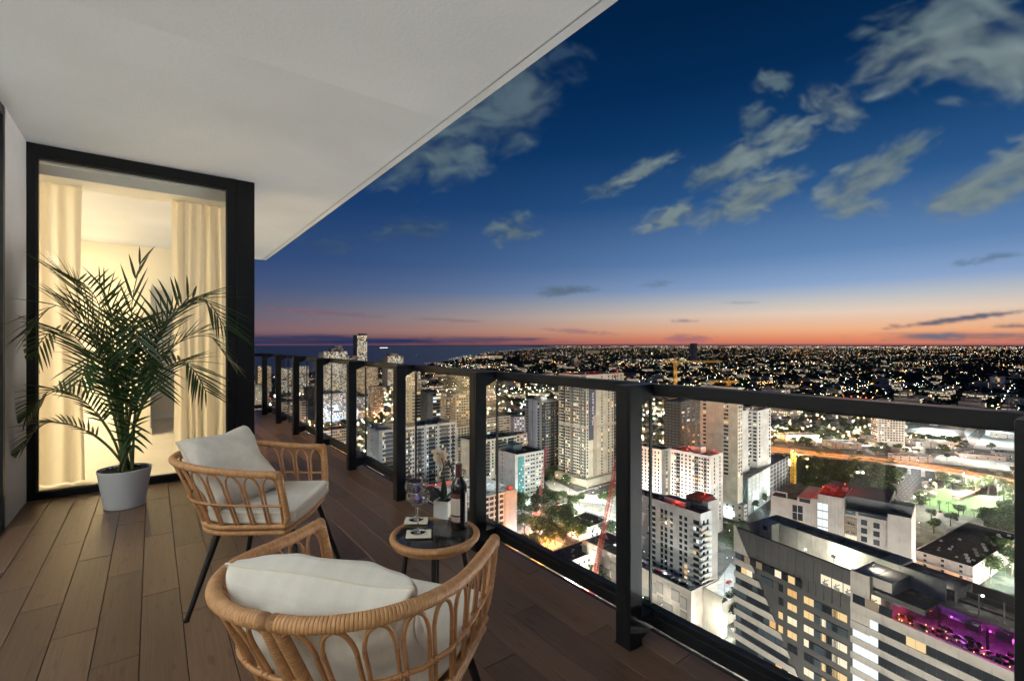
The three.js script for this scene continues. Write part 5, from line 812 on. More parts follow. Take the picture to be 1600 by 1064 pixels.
// pale tower with the banner
{
  const b = block('banner_tower', 'tall pale residential tower with a vertical phone number banner', { B: [916, 586], H: 112, e: 2, Au: 873, Cu: 975, wall: 'cream', roof: 'roofRed', fh: 3.15, y0: 4, open: true, left: { us: [0.05, 0.11, 0.16, 0.29, 0.35, 0.4, 0.58, 0.64, 0.7, 0.76, 0.89], w: 1.9, h: 1.9, lit: 0.14, lits: ['warm', 'pal', 'amber', 'dim'], recess: [[0.22, 0.06], [0.5, 0.1], [0.82, 0.06], [0.96, 0.05]], bands: [[58, 3]] }, front: { us: [0.03, 0.4, 0.58, 0.68, 0.83, 0.92], w: 1.7, h: 1.9, lit: 0.12, lits: ['warm', 'pal'], recess: [[0.75, 0.06]], bands: [[58, 3]] } });
  const { w1, w2, g, H } = b;
  part('corner_fin', bxc(w2 * 0.18, w2 * 0.26, 0, 70, 0, 0.5), C.tan, g); part('balcony_column', [bxc(-0.8, 0, 0, H - 3, -w1 * 0.5, -w1 * 0.485), bxc(-0.8, 0, 0, H - 3, -w1 * 0.2, -w1 * 0.185)], C.grey, g);
  const cv = document.createElement('canvas'); cv.width = 256; cv.height = 1024; const c = cv.getContext('2d'); c.fillStyle = '#33364c'; c.fillRect(0, 0, 256, 1024); c.save(); c.translate(196, 790); c.rotate(-Math.PI / 2); c.fillStyle = '#d4d6e8'; c.font = 'bold 104px sans-serif'; c.fillText('754.239.2475', 0, 0, 560); c.restore(); c.fillStyle = '#7d7f98'; for (let i = 0; i < 22; i++) if (i % 5) c.fillRect(58, 270 + i * 20, 12, 13);
  const tx = new THREE.CanvasTexture(cv); tx.colorSpace = THREE.SRGBColorSpace; const x0 = b.fu('front', 920), x1 = b.fu('front', 930.5), yb = b.fy('front', 920, 688), yt = H - 4;
  const ban = part('banner', new THREE.PlaneGeometry(x1 - x0, yt - yb).translate((x0 + x1) / 2, (yb + yt) / 2, 0.32), new THREE.MeshStandardMaterial({ map: tx, roughness: 0.8 }), g, 'dark blue vertical banner with a phone number'); ban.geometry = merge([ban.geometry]);
  part('banner_frame', [bxc(x0 - 0.2, x1 + 0.2, yb - 0.3, yt + 0.3, 0.02, 0.26)], C.dark, g);
  b.after();
  beaconOn(b, 0.05, 0.75, 'red beacon on the left roof corner of the tower with the banner', 120); beaconOn(b, 0.5, 0.4, 'red beacon in the middle of the roof of the tower with the banner', 120); beaconOn(b, 0.98, 0.2, 'red beacon on the right roof corner of the tower with the banner', 120);
  flood('dazzling white floodlight on the roof of the tower with the banner', b.wp(w2 * 0.62, H + 1.6, -2), b.wp(w2 * 0.1, H, -w1 * 0.4), 'cool', 900, 1.1);
  wash(b, 'left', 4200, 'white', 'the long face of the tower with the banner', 3, 46); wash(b, 'front', 3600, 'white', 'the banner face of the tower with the banner', 1, 52);
  // its podium
  part('podium', bxc(-6, w2 + 4, 0, 7, -w1, 6), C.cream, g);
}
{ const b = block('residential_tower', 'grey residential tower with two pale vertical fins and a glowing roof', { B: [845, 627], H: 80, e: 0, Au: 821, Cu: 875, wall: 'grey', roof: 'roofLight', fh: 3.3, fin: 'lav', left: { us: [0.12, 0.85], w: 3, lit: 0.1, fins: [[0.36, 0.2], [0.66, 0.24]] }, front: { n: 8, w: 2.6, h: 1.9, lit: 0.16, lits: ['warm', 'pal', 'dim'], recess: [[0.14, 0.2], [0.6, 0.2], [0.86, 0.12]] }, roofRooms: [[0.4, 0.5, 0.3, 0.4, 5]] }); for (let i = 0; i < 4; i++) flood('white floodlight on the glowing roof of the grey residential tower', b.wp(b.w2 * (0.1 + i * 0.28), 82, -1), b.wp(b.w2 * 0.4, 82, -b.w1 * 0.6), 'white', 420, 1.1, 'floodlights on the grey tower roof'); }
{ const b = block('office_block', 'cream office block with a turquoise window strip and a teal roof room', { B: [806, 711], H: 48.7, e: 2, Au: 778, Cu: 850, wall: 'pale', roof: 'roofDark', fh: 3.6, open: true, left: { us: [0.25, 0.95], w: 1.2, h: 1.3, lit: 0.05 }, front: { us: [0.36, 0.44, 0.55, 0.63, 0.75, 0.85, 0.94], w: 2.1, h: 1.5, lit: 0.25, lits: ['pal', 'dim', 'warm'], balc: [[0.65, 0.6, 0.9, 0.6]] } });
  const { w1, w2, g, H } = b; part('turquoise_strip', bxc(w2 * 0.07, w2 * 0.27, 1, H - 2, 0, 0.5), C.teal, g); for (let i = 0; i < 12; i++) b.add('win:cool', bxc(w2 * (0.1 + (i % 3) * 0.06), w2 * (0.13 + (i % 3) * 0.06), 4 + i * 3.1, 5 + i * 3.1, 0.44, 0.56)); for (let i = 0; i < 11; i++) part('strip_bar', bxc(w2 * 0.07, w2 * 0.27, 4 + i * 3.8, 4.3 + i * 3.8, 0.5, 0.62), C.steelTeal, g);
  part('roof_room', [bxc(w2 * 0.2, w2 * 0.5, H - 1, H + 5.5, -w1 * 0.85, -w1 * 0.45)], C.steelTeal, g); part('pale_pier', bxc(-1, 0.3, 0, H + 0.8, -w1 * 0.62, 0.3), C.pale, g); b.after(); flood('added white floodlight in the street before the turquoise strip', b.wp(w2 * 0.3, 3, 22), b.wp(w2 * 0.35, 22, 0), 'green', 3600, 1); }  // floodlight added to brighten the office front
// garage with a white lattice wall and a bright roof deck
{
  const b = building('parking_garage', 'parking garage with a white open lattice wall and parked cars on its bright roof', { B: [690, 792], H: 34, e: 0, Cu: 807, w1: 46 }), { g, w1, w2, H } = b; g.updateMatrixWorld(true); b.wp = (x, y, z) => g.localToWorld(V(x, y, z)); clearOf(b);
  part('wall', bxc(0, w2 * 0.995, 0, H - 1, -w1, -1.2), C.dark, g); part('deck', bxc(0.3, w2 - 0.3, H - 1, H - 0.9, -w1 + 0.3, -0.3), C.roofLight, g);
  part('parapet', [bxc(0, w2, H - 1, H, -0.3, 0), bxc(0, 0.3, H - 1, H, -w1, -0.3), bxc(w2 - 0.3, w2, H - 1, H, -w1, -0.3), bxc(0.3, w2 - 0.3, H - 1, H, -w1, -w1 + 0.3)], C.white, g);
  for (let j = 0; j < 8; j++) part('lattice_beam', bxc(0, w2 * 0.82, j * 4 + 1, j * 4 + 2.2, -1.2, -0.2), C.white, g);
  for (let i = 0; i <= 12; i++) part('lattice_post', bxc(w2 * 0.82 * i / 12 - 0.3, w2 * 0.82 * i / 12 + 0.3, 0, H - 1, -0.9, -0.1), C.white, g);
  for (let j = 0; j < 8; j++) for (let i = 0; i < 12; i++) if (rnd() < 0.75) b.add('deck_light', bx(1.6, 0.12, 0.4, w2 * 0.82 * (i + 0.5) / 12, j * 4 + 4.4, -1.5));
  part('grey_wall', bxc(w2 * 0.83, w2, 0, H + 0.6, -1, 0.3), C.grey, g); for (let i = 0; i < 9; i++) part('rib', bxc(w2 * (0.84 + i * 0.017), w2 * (0.844 + i * 0.017), 0, H + 0.5, 0.3, 0.5), C.grey, g);
  part('red_box', bxc(w2 * 0.9, w2 * 0.96, H - 0.9, H + 3, -4, -1), C.red, g); part('red_box', bxc(w2 * 0.1, w2 * 0.5, H - 0.9, H + 2.4, -w1 + 1, -w1 + 3), C.red, g);
  b.done({ deck_light: glow([0.9, 1, 0.75], 3) });
  for (let i = 0; i < 9; i++) CITY_CARS.push([b.wp(w2 * (0.1 + 0.085 * i), H - 0.88, -(i % 2 ? 12 : 27)), Math.PI / 2 + 0.04, i, 'on the bright roof of the lattice walled garage']);
  for (let i = 0; i < 4; i++) { const p = b.wp(w2 * (0.15 + 0.25 * i), H - 0.9, -w1 * 0.5); streetLamp(p, 'cool', 260, 9, 'on the roof deck of the lattice walled garage'); }
}
// the balconied white block and its neighbours
{
  const b = block('apartment_block', 'long white apartment block with rows of balconies behind the side table', { B: [592, 673], H: 76, e: 2, Au: 573, Cu: 713, wall: 'white', roof: 'roof', fh: 3.35, left: { us: [0.4], w: 2, h: 0.5, lit: 0.05 }, front: { us: [0.05, 0.07, 0.245, 0.265, 0.29, 0.335, 0.385, 0.415, 0.46, 0.54, 0.6, 0.72, 0.77, 0.895, 0.925, 0.97], w: 1.5, h: 1.9, lit: 0.17, recess: [[0.14, 0.13, 1.5], [0.31, 0.03], [0.36, 0.03], [0.5, 0.05, 1.5], [0.66, 0.09, 1.3], [0.83, 0.11, 1.3], [0.95, 0.03]], lits: ['warm', 'pal', 'amber', 'dim', 'cool'], fins: [[0.03, 0.012, 1], [0.22, 0.012, 0], [0.44, 0.012, 2], [0.575, 0.012, 2], [0.745, 0.012, 2.6], [0.91, 0.012, 2.6], [0.992, 0.014, 2]] }, roofRooms: [[0.1, 0.5, 0.12, 0.4, 4]], plant: 8 });
  flood('added white floodlight on the street in front of the long white apartment block', b.wp(b.w2 * 0.3, 4, 34), b.wp(b.w2 * 0.35, 40, 0), 'cool', 16000, 1); flood('added white floodlight on the street before the right part of the long white block', b.wp(b.w2 * 0.75, 4, 34), b.wp(b.w2 * 0.7, 40, 0), 'green', 16000, 1); flood('added white floodlight lighting the left end wall of the long white block', b.wp(-30, 4, -10), b.wp(0, 40, -b.w1 / 2), 'cool', 6000, 0.9);  // floodlights added to brighten the front and the end wall
}
const SM = [
  ['dark slate office tower with a column of big windows', 'office_tower', { B: [668, 614], H: 80, Au: 650, Cu: 692, wall: 'slate', roof: 'roofLight', fh: 4.4, left: { us: [0.2], w: 2, lit: 0.5 }, front: { us: [0.5, 0.72], w: 7, h: 2.6, lit: 0.25, lits: ['pal', 'cool'] } }],
  ['grey green office tower left of the slate tower', 'office_tower', { B: [640, 611], H: 84, Au: 626, Cu: 656, wall: 'grey', fh: 4.2, left: { n: 3, lit: 0.2 }, front: { us: [0.5, 0.8], w: 7, h: 2.4, lit: 0.35, lits: ['pal', 'warm'] } }],
  ['tan tower with close rows of small lit windows', 'apartment_tower', { B: [712, 616], H: 84, Au: 691, Cu: 736, wall: 'tan', fh: 3.3, left: { n: 6, w: 2, lit: 0.3 }, front: { n: 6, w: 2.2, lit: 0.34 } }],
  ['narrow brownish tower between the slate and the tan tower', 'apartment_tower', { B: [697, 622], H: 79, Au: 688, Cu: 703, wall: 'beige', fh: 3.3, left: { n: 3, w: 2, lit: 0.3 }, front: { n: 3, w: 2, lit: 0.3 } }],
  ['small white block with dark window columns beside the balconied block', 'apartment_block', { B: [714, 667], H: 49, Au: 705, Cu: 748, wall: 'white', fh: 3.2, left: { n: 4, w: 2.4, h: 2, lit: 0.08 }, front: { n: 7, w: 2.6, h: 2.1, lit: 0.08, dark: 'winBlue' } }],
  ['pale slender tower rising to the handrail left of the slate tower', 'apartment_tower', { B: [642, 579], H: 100, Au: 632, Cu: 657, wall: 'beige', fh: 3.3, left: { n: 3, lit: 0.3 }, front: { n: 4, lit: 0.4 } }],
  ['low grey green block with open balconies under the lit garage roof', 'apartment_block', { B: [742, 690], H: 44, e: 2, Cu: 806, w1: 26, wall: 'pale', roof: 'roofDark', fh: 3.3, front: { us: [0.02, 0.42, 0.98], w: 2, h: 1.8, lit: 0.12, recess: [[0.2, 0.3, 1.2], [0.62, 0.28, 1.2], [0.87, 0.16, 1.2]] }, plant: 12 }],
  ['open garage with a white glowing roof deck', 'parking_garage', { B: [748, 655], H: 40, e: 2, Cu: 798, w1: 40, wall: 'grey', roof: 'roofLight', fh: 3.6, front: { n: 9, w: 5, h: 1.9, lit: 0.2, lits: ['cool', 'dim'] } }],
  ['white office box with blue tint beside the glowing garage roof', 'office_block', { B: [803, 652], H: 34, e: 2, Cu: 820, w1: 24, wall: 'lav', roof: 'roofLight', fh: 4, front: { n: 4, lit: 0.4, lits: ['cool'] } }],
  ['small white tower with a red lit roof room before the grey tower', 'office_block', { B: [806, 679], H: 44, e: 2, Cu: 824, w1: 14, wall: 'pink', roof: 'roofRed', fh: 3.6, front: { n: 3, lit: 0.2 } }],
  ['hotel with rows of bright lit windows and a blue roof sign glow', 'hotel_building', { B: [500, 616], H: 54, e: 2, Cu: 541, w1: 30, wall: 'lav', roof: 'roofLight', fh: 3.4, front: { n: 22, w: 2.6, h: 1.7, lit: 0.6, lits: ['cool', 'pal', 'warm', 'dim'] } }],
  ['low white block with square windows at the left of the view', 'apartment_block', { B: [498, 674], H: 46, e: 2, Cu: 545, w1: 26, wall: 'white', roof: 'roofDark', fh: 3.3, front: { n: 13, w: 1.7, lit: 0.12, dark: 'winBlue' } }],
  ['white slab block seen between the far railing posts', 'apartment_block', { B: [441, 628], H: 72, e: 2, Cu: 457, w1: 20, wall: 'white', fh: 3.2, front: { n: 5, w: 1.8, lit: 0.14 } }],
  ['white slab block with two window columns between the far railing posts', 'apartment_block', { B: [469, 626], H: 73, e: 2, Cu: 480.5, w1: 20, wall: 'white', fh: 3.2, front: { us: [0.35, 0.6], w: 2.6, lit: 0.14, dark: 'winBlue' } }],
  ['dark glass office slab right of the white slab blocks', 'office_tower', { B: [481, 606], H: 62, e: 2, Cu: 493, w1: 30, wall: 'dark', fh: 3.8, front: { n: 5, lit: 0.1 } }],
  ['pale terrace roofed block at the left edge of the skyline', 'apartment_block', { B: [398, 602], H: 60, e: 2, Cu: 420, w1: 30, wall: 'pale', fh: 3.2, front: { n: 9, lit: 0.2 } }],
  ['reddish brown tower with warm lights near its foot', 'apartment_tower', { B: [579, 604], H: 60, e: 2, Au: 575, Cu: 598, wall: 'brown', fh: 3.3, front: { n: 9, w: 2.4, lit: 0.22, lits: ['warm', 'dim'] }, left: { n: 4, lit: 0.2 } }],
  ['white and blue lit box building beside the brown tower', 'office_block', { B: [556, 621], H: 30, e: 2, Cu: 575, w1: 24, wall: 'lav', roof: 'roofLight', fh: 4, front: { n: 5, lit: 0.3, lits: ['cool'] } }],
  ['long warm lit condominium on the bay, far left', 'condominium', { B: [402, 572], H: 82, e: 2, Cu: 424, w1: 30, wall: 'tan', fh: 3.4, front: { n: 14, w: 2.6, lit: 0.65, lits: ['warm', 'pal', 'amber'] } }],
  ['long white lit condominium on the bay between the railing posts', 'condominium', { B: [436, 575], H: 78, e: 2, Cu: 458, w1: 30, wall: 'beige', fh: 3.4, front: { n: 14, w: 2.6, lit: 0.6, lits: ['warm', 'pal', 'cool'] } }],
  ['bright condominium with stepped roof on the bay', 'condominium', { B: [466, 572], H: 82, e: 2, Cu: 482, w1: 30, wall: 'white', fh: 3.4, front: { n: 11, w: 2.6, lit: 0.6, lits: ['warm', 'pal', 'cool'] } }],
  ['wide white condominium rising above the handrail by the bay', 'condominium', { B: [505, 549], H: 124, e: 2, Cu: 543, w1: 40, wall: 'white', fh: 3.6, front: { n: 20, w: 2.8, h: 1.9, lit: 0.6, lits: ['pal', 'cool', 'pal', 'warm'] }, roofRooms: [[0.6, 0.5, 0.5, 0.6, 9], [0.65, 0.5, 0.25, 0.6, 17]] }],
  ['tallest lit glass tower rising above the bay and the horizon', 'glass_tower', { B: [557, 523.5], H: 176, e: 2, Cu: 574, w1: 34, wall: 'tan', fh: 3.8, front: { n: 9, w: 3.2, h: 2.2, lit: 0.72, lits: ['warm', 'pal', 'pal', 'cool'] }, roofRooms: [[0.7, 0.5, 0.55, 0.8, 7]] }],
  ['squat white lit condominium alone on the bay shore', 'condominium', { B: [605, 556], H: 109, e: 2, Cu: 630, w1: 40, wall: 'cream', fh: 3.6, front: { n: 13, w: 3, h: 2, lit: 0.66, lits: ['pal', 'cool', 'warm'] }, roofRooms: [[0.5, 0.5, 0.5, 0.6, 8]] }],
  ['low block linking the white condominium and the glass tower', 'condominium', { B: [543, 556], H: 106, e: 2, Cu: 557, w1: 30, wall: 'beige', fh: 3.6, front: { n: 8, lit: 0.5, lits: ['pal', 'warm'] } }],
  ['yellowish lit slab under the glass tower by the shore', 'condominium', { B: [556, 572], H: 84, e: 2, Cu: 590, w1: 30, wall: 'cream', fh: 3.6, front: { n: 16, w: 2.2, lit: 0.5, lits: ['warm', 'pal'] } }],
  ['pale beige slab block with window rows beyond the highway', 'apartment_block', { B: [1372, 646], H: 46, e: -52, w1: 20, Cu: 1415, wall: 'beige', fh: 3.4, left: { n: 8, w: 2, lit: 0.2 }, front: { n: 9, w: 2, lit: 0.1 } }],
  ['white twin slab tower with a dark centre near the right edge', 'apartment_tower', { B: [1549, 588], H: 44, e: -76, Cu: 1572, w1: 22, wall: 'white', fh: 3.4, front: { us: [0.42, 0.54], w: 5, h: 2.4, lit: 0.5, lits: ['warm', 'dim'] } }],
  ['wide low white hall above the right end of the handrail', 'hall_building', { B: [1506, 622], H: 17, e: -72, Cu: 1536, w1: 30, wall: 'cream', roof: 'roofLight', fh: 8, front: { n: 2, w: 0.8, h: 6, lit: 0 } }],
  ['low white building with dark window slits at the right edge', 'hall_building', { B: [1576, 622], H: 20, e: -76, Cu: 1640, w1: 40, wall: 'pale', roof: 'roofLight', fh: 5, front: { n: 8, w: 3.4, h: 1.6, lit: 0.05 } }],
  ['white round topped tower above the banner tower, far off', 'apartment_tower', { B: [897, 562], H: 52, e: 2, Cu: 908, w1: 24, wall: 'beige', fh: 3.4, front: { n: 5, lit: 0.3 } }],
  ['dark tower alone on the far skyline', 'far_tower', { B: [1083, 536.5], H: 150, e: -40, Cu: 1090, w1: 60, wall: 'grey', fh: 5, front: { n: 5, lit: 0.2, lits: ['dim'] } }],
  ['golden lit domed hotel far off on the plain', 'far_hotel', { B: [1238, 544], H: 70, e: -50, Cu: 1252, w1: 50, wall: 'tan', fh: 5, front: { n: 10, w: 6, h: 3, lit: 0.9, lits: ['amber', 'warm'] }, roofRooms: [[0.5, 0.5, 0.3, 0.5, 24]] }],
  ['lit pyramid shaped building far off left of the centre', 'far_hotel', { B: [916, 548], H: 50, e: -25, Cu: 938, w1: 50, wall: 'beige', fh: 5, front: { n: 10, w: 6, h: 3, lit: 0.7, lits: ['pal', 'warm'] }, roofRooms: [[0.5, 0.5, 0.5, 0.5, 20], [0.5, 0.5, 0.2, 0.5, 34]] }],
  ['lit waterfront complex on the wooded point by the bay', 'far_hotel', { B: [740, 556], H: 36, e: -15, Cu: 786, w1: 60, wall: 'cream', fh: 5, front: { n: 24, w: 6, h: 3, lit: 0.85, lits: ['pal', 'pal', 'warm'] }, roofRooms: [[0.65, 0.5, 0.3, 0.5, 24]] }],
  ['tall lit office building far off on the right plain', 'far_hotel', { B: [1548, 541.5], H: 90, e: -70, Cu: 1558, w1: 60, wall: 'tan', fh: 6, front: { n: 7, w: 7, h: 4, lit: 0.9, lits: ['pal', 'amber'] } }],
];
for (const [label, name, o] of SM) block(name, label, { plant: 4, ...o });
// small houses near the trees below
function lowHouse(name, label, { wall, roof, nl = 5, nf = 4, ...o }) {
  srand(label.length * 31); const H = o.H, b = building(name, label, o); b.body(C[wall], C[roof], 0.7); const ys = range(Math.floor(H / 3.2), 2, 3.1);
  b.grid('left', spread(nl, 1, b.w1 - 1), ys, 1.5, 1.5, 0.22, 'win', ['pal', 'warm', 'dim']); b.grid('front', spread(nf, 1, b.w2 - 1), ys, 1.5, 1.5, 0.25, 'win', ['pal', 'cool', 'dim']); for (let i = 0; i < 9; i++) b.add('roof_vent', bx(rr(0.6, 1.6), rr(0.6, 1.2), rr(0.6, 1.6), rr(0.1, 0.9) * b.w2, H - 0.2, -rr(0.1, 0.9) * b.w1)); b.done({ roof_vent: C.metal }); b.g.updateMatrixWorld(true); b.wp = (x, y, z) => b.g.localToWorld(V(x, y, z)); clearOf(b, 2); return b;
}
lowHouse('low_house', 'white low house with a dark flat roof beside the orange lit trees', { B: [921, 824], H: 12, e: 6, Au: 884, Cu: 951, wall: 'white', roof: 'roofDark' });
lowHouse('walkup_block', 'cream walk-up block with a patchy grey roof under the red crane', { B: [884, 880], H: 18, e: 1, Au: 853, Cu: 980, wall: 'cream', roof: 'roof', nl: 6, nf: 13 });
{ const b = lowHouse('flat_hall', 'large flat dark roofed hall beside the playing field with a pale awning', { B: [1521, 886], H: 13, e: -6, Au: 1430, w2: 92, wall: 'pink', roof: 'roofDark', nl: 3, nf: 3 }); part('awning', bxc(-3.5, 0, 7.2, 7.7, -b.w1, 0.5), C.white, b.g); for (let i = 0; i < 16; i++) part('roof_unit', bx(1.6, 1.2, 1.6, 8 + i * 5, 13, -4 - (i % 3) * 2), C.metal, b.g); streetLamp(b.wp(-6, -0, -8), 'sodium', 60, 5, 'under the awning of the flat roofed hall'); streetLamp(b.wp(-6, 0, -26), 'sodium', 60, 5, 'under the awning of the flat roofed hall'); }
lowHouse('white_hall', 'bright white low building between the white tower and the teal garage', { B: [1163, 790], H: 14, e: 4, Au: 1130, Cu: 1168, wall: 'white', roof: 'roofLight', nl: 3, nf: 2 });
lowHouse('warehouse', 'long white roofed warehouse left of the bright car park', { B: [1432, 690], H: 8, e: -52, w1: 26, w2: 46, wall: 'white', roof: 'roofLight' });
lowHouse('warehouse', 'pale green roofed shed in the lots at the right edge', { B: [1548, 676], H: 8, e: -70, w1: 24, w2: 50, wall: 'pale', roof: 'roofLight' });
lowHouse('warehouse', 'dark roofed shed at the right edge beyond the highway', { B: [1556, 706], H: 9, e: -70, w1: 20, w2: 36, wall: 'grey', roof: 'roofDark' });
lowHouse('warehouse', 'red roofed shop row along the bright street beyond the highway', { B: [1500, 708], H: 6, e: -62, w1: 14, w2: 44, wall: 'pink', roof: 'roofRed' });
lowHouse('warehouse', 'white shop with a flat roof under the glowing billboard', { B: [1400, 712], H: 7, e: -48, w1: 16, w2: 40, wall: 'white', roof: 'roofLight' });
lowHouse('warehouse', 'grey flat roofed store in the middle of the suburb road', { B: [1300, 692], H: 8, e: -40, w1: 22, w2: 40, wall: 'cream', roof: 'roof' });
lowHouse('warehouse', 'long cream store left of the grey store in the suburb', { B: [1228, 680], H: 8, e: -35, w1: 22, w2: 52, wall: 'cream', roof: 'roofLight' });
lowHouse('low_shop', 'low shop with an orange lit roof beside the balconied block', { B: [706, 738], H: 12, e: 2, Au: 700, Cu: 752, wall: 'pale', roof: 'roofRed' });
// ------------------------------------------------------------------ roads, field, cranes, trees, lamps
const asphalt = mat([0.075, 0.075, 0.078], { map: again(DIRT, 0.05, 0.05), roughness: 0.9 }), paving = mat([0.4, 0.39, 0.37], { map: again(DIRT, 0.06, 0.06), roughness: 0.9 }), lane = mat([0.3, 0.3, 0.3]), grassM = mat([0.05, 0.2, 0.012], { map: again(ROOF_T, 0.04, 0.04), roughness: 1 });
struct('plaza', polyPx([[1085, 960], [1142, 880], [1175, 905], [1180, 1010], [1130, 1040], [1068, 1005]], 0.16, 0.16), paving);
struct('road', polyPx([[1128, 1064], [1180, 985], [1215, 1010], [1190, 1100], [1120, 1110]], 0.05), asphalt);
struct('road', polyPx([[1378, 778], [1418, 784], [1470, 724], [1443, 722]], 0.06), asphalt);
struct('road', polyPx([[1470, 700], [1490, 702], [1545, 655], [1533, 654]], 0.06), paving);
struct('road', polyPx([[812, 752], [868, 778], [960, 800], [985, 800], [985, 790], [880, 765], [820, 745]], 0.05), asphalt);
struct('pavement', polyPx([[845, 728], [868, 752], [905, 770], [938, 776], [960, 790], [900, 782], [860, 764], [836, 738]], 0.14, 0.14), paving);
struct('car_park', polyPx([[820, 820], [880, 850], [850, 905], [780, 870]], 0.05), mat([0.2, 0.17, 0.13], { map: again(DIRT, 0.06, 0.06) }));
struct('car_park', polyPx([[1440, 668], [1505, 672], [1515, 686], [1425, 680]], 0.06), paving);
struct('car_park', polyPx([[1470, 710], [1600, 724], [1600, 738], [1450, 722]], 0.07), paving);
struct('car_park', polyPx([[1545, 672], [1640, 680], [1640, 712], [1520, 700]], 0.06), mat([0.25, 0.3, 0.3]));
{ const marks = []; for (let k = 0; k < 5; k++) for (let i = 0; i < 12; i++) { const a = at(1385 + k * 7 + i * 4.6, 777 - i * 4.4, GROUND + 0.12), c = at(1385 + k * 7 + i * 4.6 + 2.6, 777 - i * 4.4 - 2.5, GROUND + 0.12); marks.push(bar(a, c, 0.12, 0.12, 4)); } const o = part('lane_marking', marks, lane, scene); o.name = numbered('lane_markings'); o.userData.kind = 'structure'; }
// straight streets with pavements, kerbs and lane marks: [x0, x1, z0, z1, what]
const STREETS = [[252, 270, -300, -30, 'on the avenue behind the white apartment tower'], [120, 400, -239, -225, 'on the cross street beyond the walk-up block'], [125, 275, -98, -84, 'in the street before the tower entrance'], [60, 78, -320, 60, 'added below the view at the foot of the dark hotel'], [285, 480, -331, -317, 'in the street before the banner tower'], [284, 300, -316, -240, 'in the side street near the low white house'], [225, 241, -480, -355, 'in the street left of the cream office block'], [318, 332, -560, -445, 'in the street behind the grey tower']];
{
  const kerb = mat([0.42, 0.41, 0.39], { map: again(DIRT, 0.06, 0.06), roughness: 0.9 }), dash = [];
  for (const [x0, x1, z0, z1] of STREETS) {
    const alongX = x1 - x0 > z1 - z0, w = 2.4, y = GROUND + 0.14;
    struct('road', bxc(x0, x1, GROUND + 0.002, GROUND + 0.06 + 0.004 * (alongX ? 1 : 0), z0, z1), asphalt);
    struct('pavement', alongX ? [bxc(x0, x1, GROUND, y, z0 - w, z0 - 0.01), bxc(x0, x1, GROUND, y, z1 + 0.01, z1 + w)] : [bxc(x0 - w, x0 - 0.01, GROUND, y + 0.01, z0, z1), bxc(x1 + 0.01, x1 + w, GROUND, y + 0.01, z0, z1)], kerb);
    const L = alongX ? x1 - x0 : z1 - z0, c = alongX ? (z0 + z1) / 2 : (x0 + x1) / 2;
    for (let d = 3; d < L - 3; d += 7) dash.push(alongX ? bx(3, 0.012, 0.22, x0 + d, GROUND + 0.074, c) : bx(0.22, 0.012, 3, c, GROUND + 0.074, z0 + d));
  }
  struct('lane_markings', dash, mat([0.65, 0.65, 0.62]));
}
const onStreet = (x, z, m) => STREETS.some(([a, b, c, d]) => x > a - m && x < b + m && z > c - m && z < d + m);
// playing field
{
  const f = struct('field', polyPx([[1443, 788], [1461, 766], [1505, 770], [1566, 787], [1549, 812], [1490, 803]], 0.1, 0.1), grassM); void f;
  const fence = thing('field_fence', 'pale mesh fence round the bright green playing field', 'fence'), loop = [[1443, 788], [1461, 766], [1505, 770], [1566, 787], [1549, 812], [1490, 803]].map(([u, v]) => at(u, v, GROUND));
  loop.forEach((p, i) => { const q = loop[(i + 1) % loop.length], n = Math.ceil(p.distanceTo(q) / 6); for (let k = 0; k < n; k++) { const c = p.clone().lerp(q, k / n); part('post', bar(c, c.clone().add(V(0, 3, 0)), 0.06, 0.06, 4), C.metal, fence); } part('rail', bar(p.clone().add(V(0, 3, 0)), q.clone().add(V(0, 3, 0)), 0.05, 0.05, 4), C.metal, fence); });
  const fl = (u, v, I, label, h = 16) => { const p = at(u, v, GROUND), t = thing('field_floodlight', label, 'floodlight', p); part('mast', bar(V(0, 0, 0), V(0, h, 0), 0.22, 0.12, 6), C.pole, t); part('crossbar', bar(V(-1.6, h, 0), V(1.6, h, 0), 0.1, 0.1, 5), C.pole, t); for (let i = 0; i < 4; i++) part('lamp_glass', new THREE.SphereGeometry(0.24, 8, 6).translate(-1.5 + i, h + 0.1, 0.2), glow(LAMP_C.white, 14), t); bulbLight(t, -0.5, h + 0.1, 0.2, LAMP_C.white, I, 10); };
  fl(1447, 788, 2200, 'tall floodlight mast at the left end of the playing field'); fl(1454, 776, 900, 'tall floodlight mast behind the left corner of the playing field'); fl(1507, 772, 6500, 'tall floodlight mast in the middle of the far side of the playing field', 20); fl(1560, 786, 2200, 'tall floodlight mast at the right end of the playing field');
  const hall = building('field_pavilion', 'small orange roofed shelter on the far side of the field', { B: [1504, 776], H: 4, e: -6, Cu: 1534, w1: 7 }); part('wall', bxc(0, hall.w2, 0, 3, -7, -1), C.beige, hall.g); part('roof', bxc(-0.5, hall.w2 + 0.5, 3, 3.5, -7.5, 0.5), C.roofRed, hall.g);
}
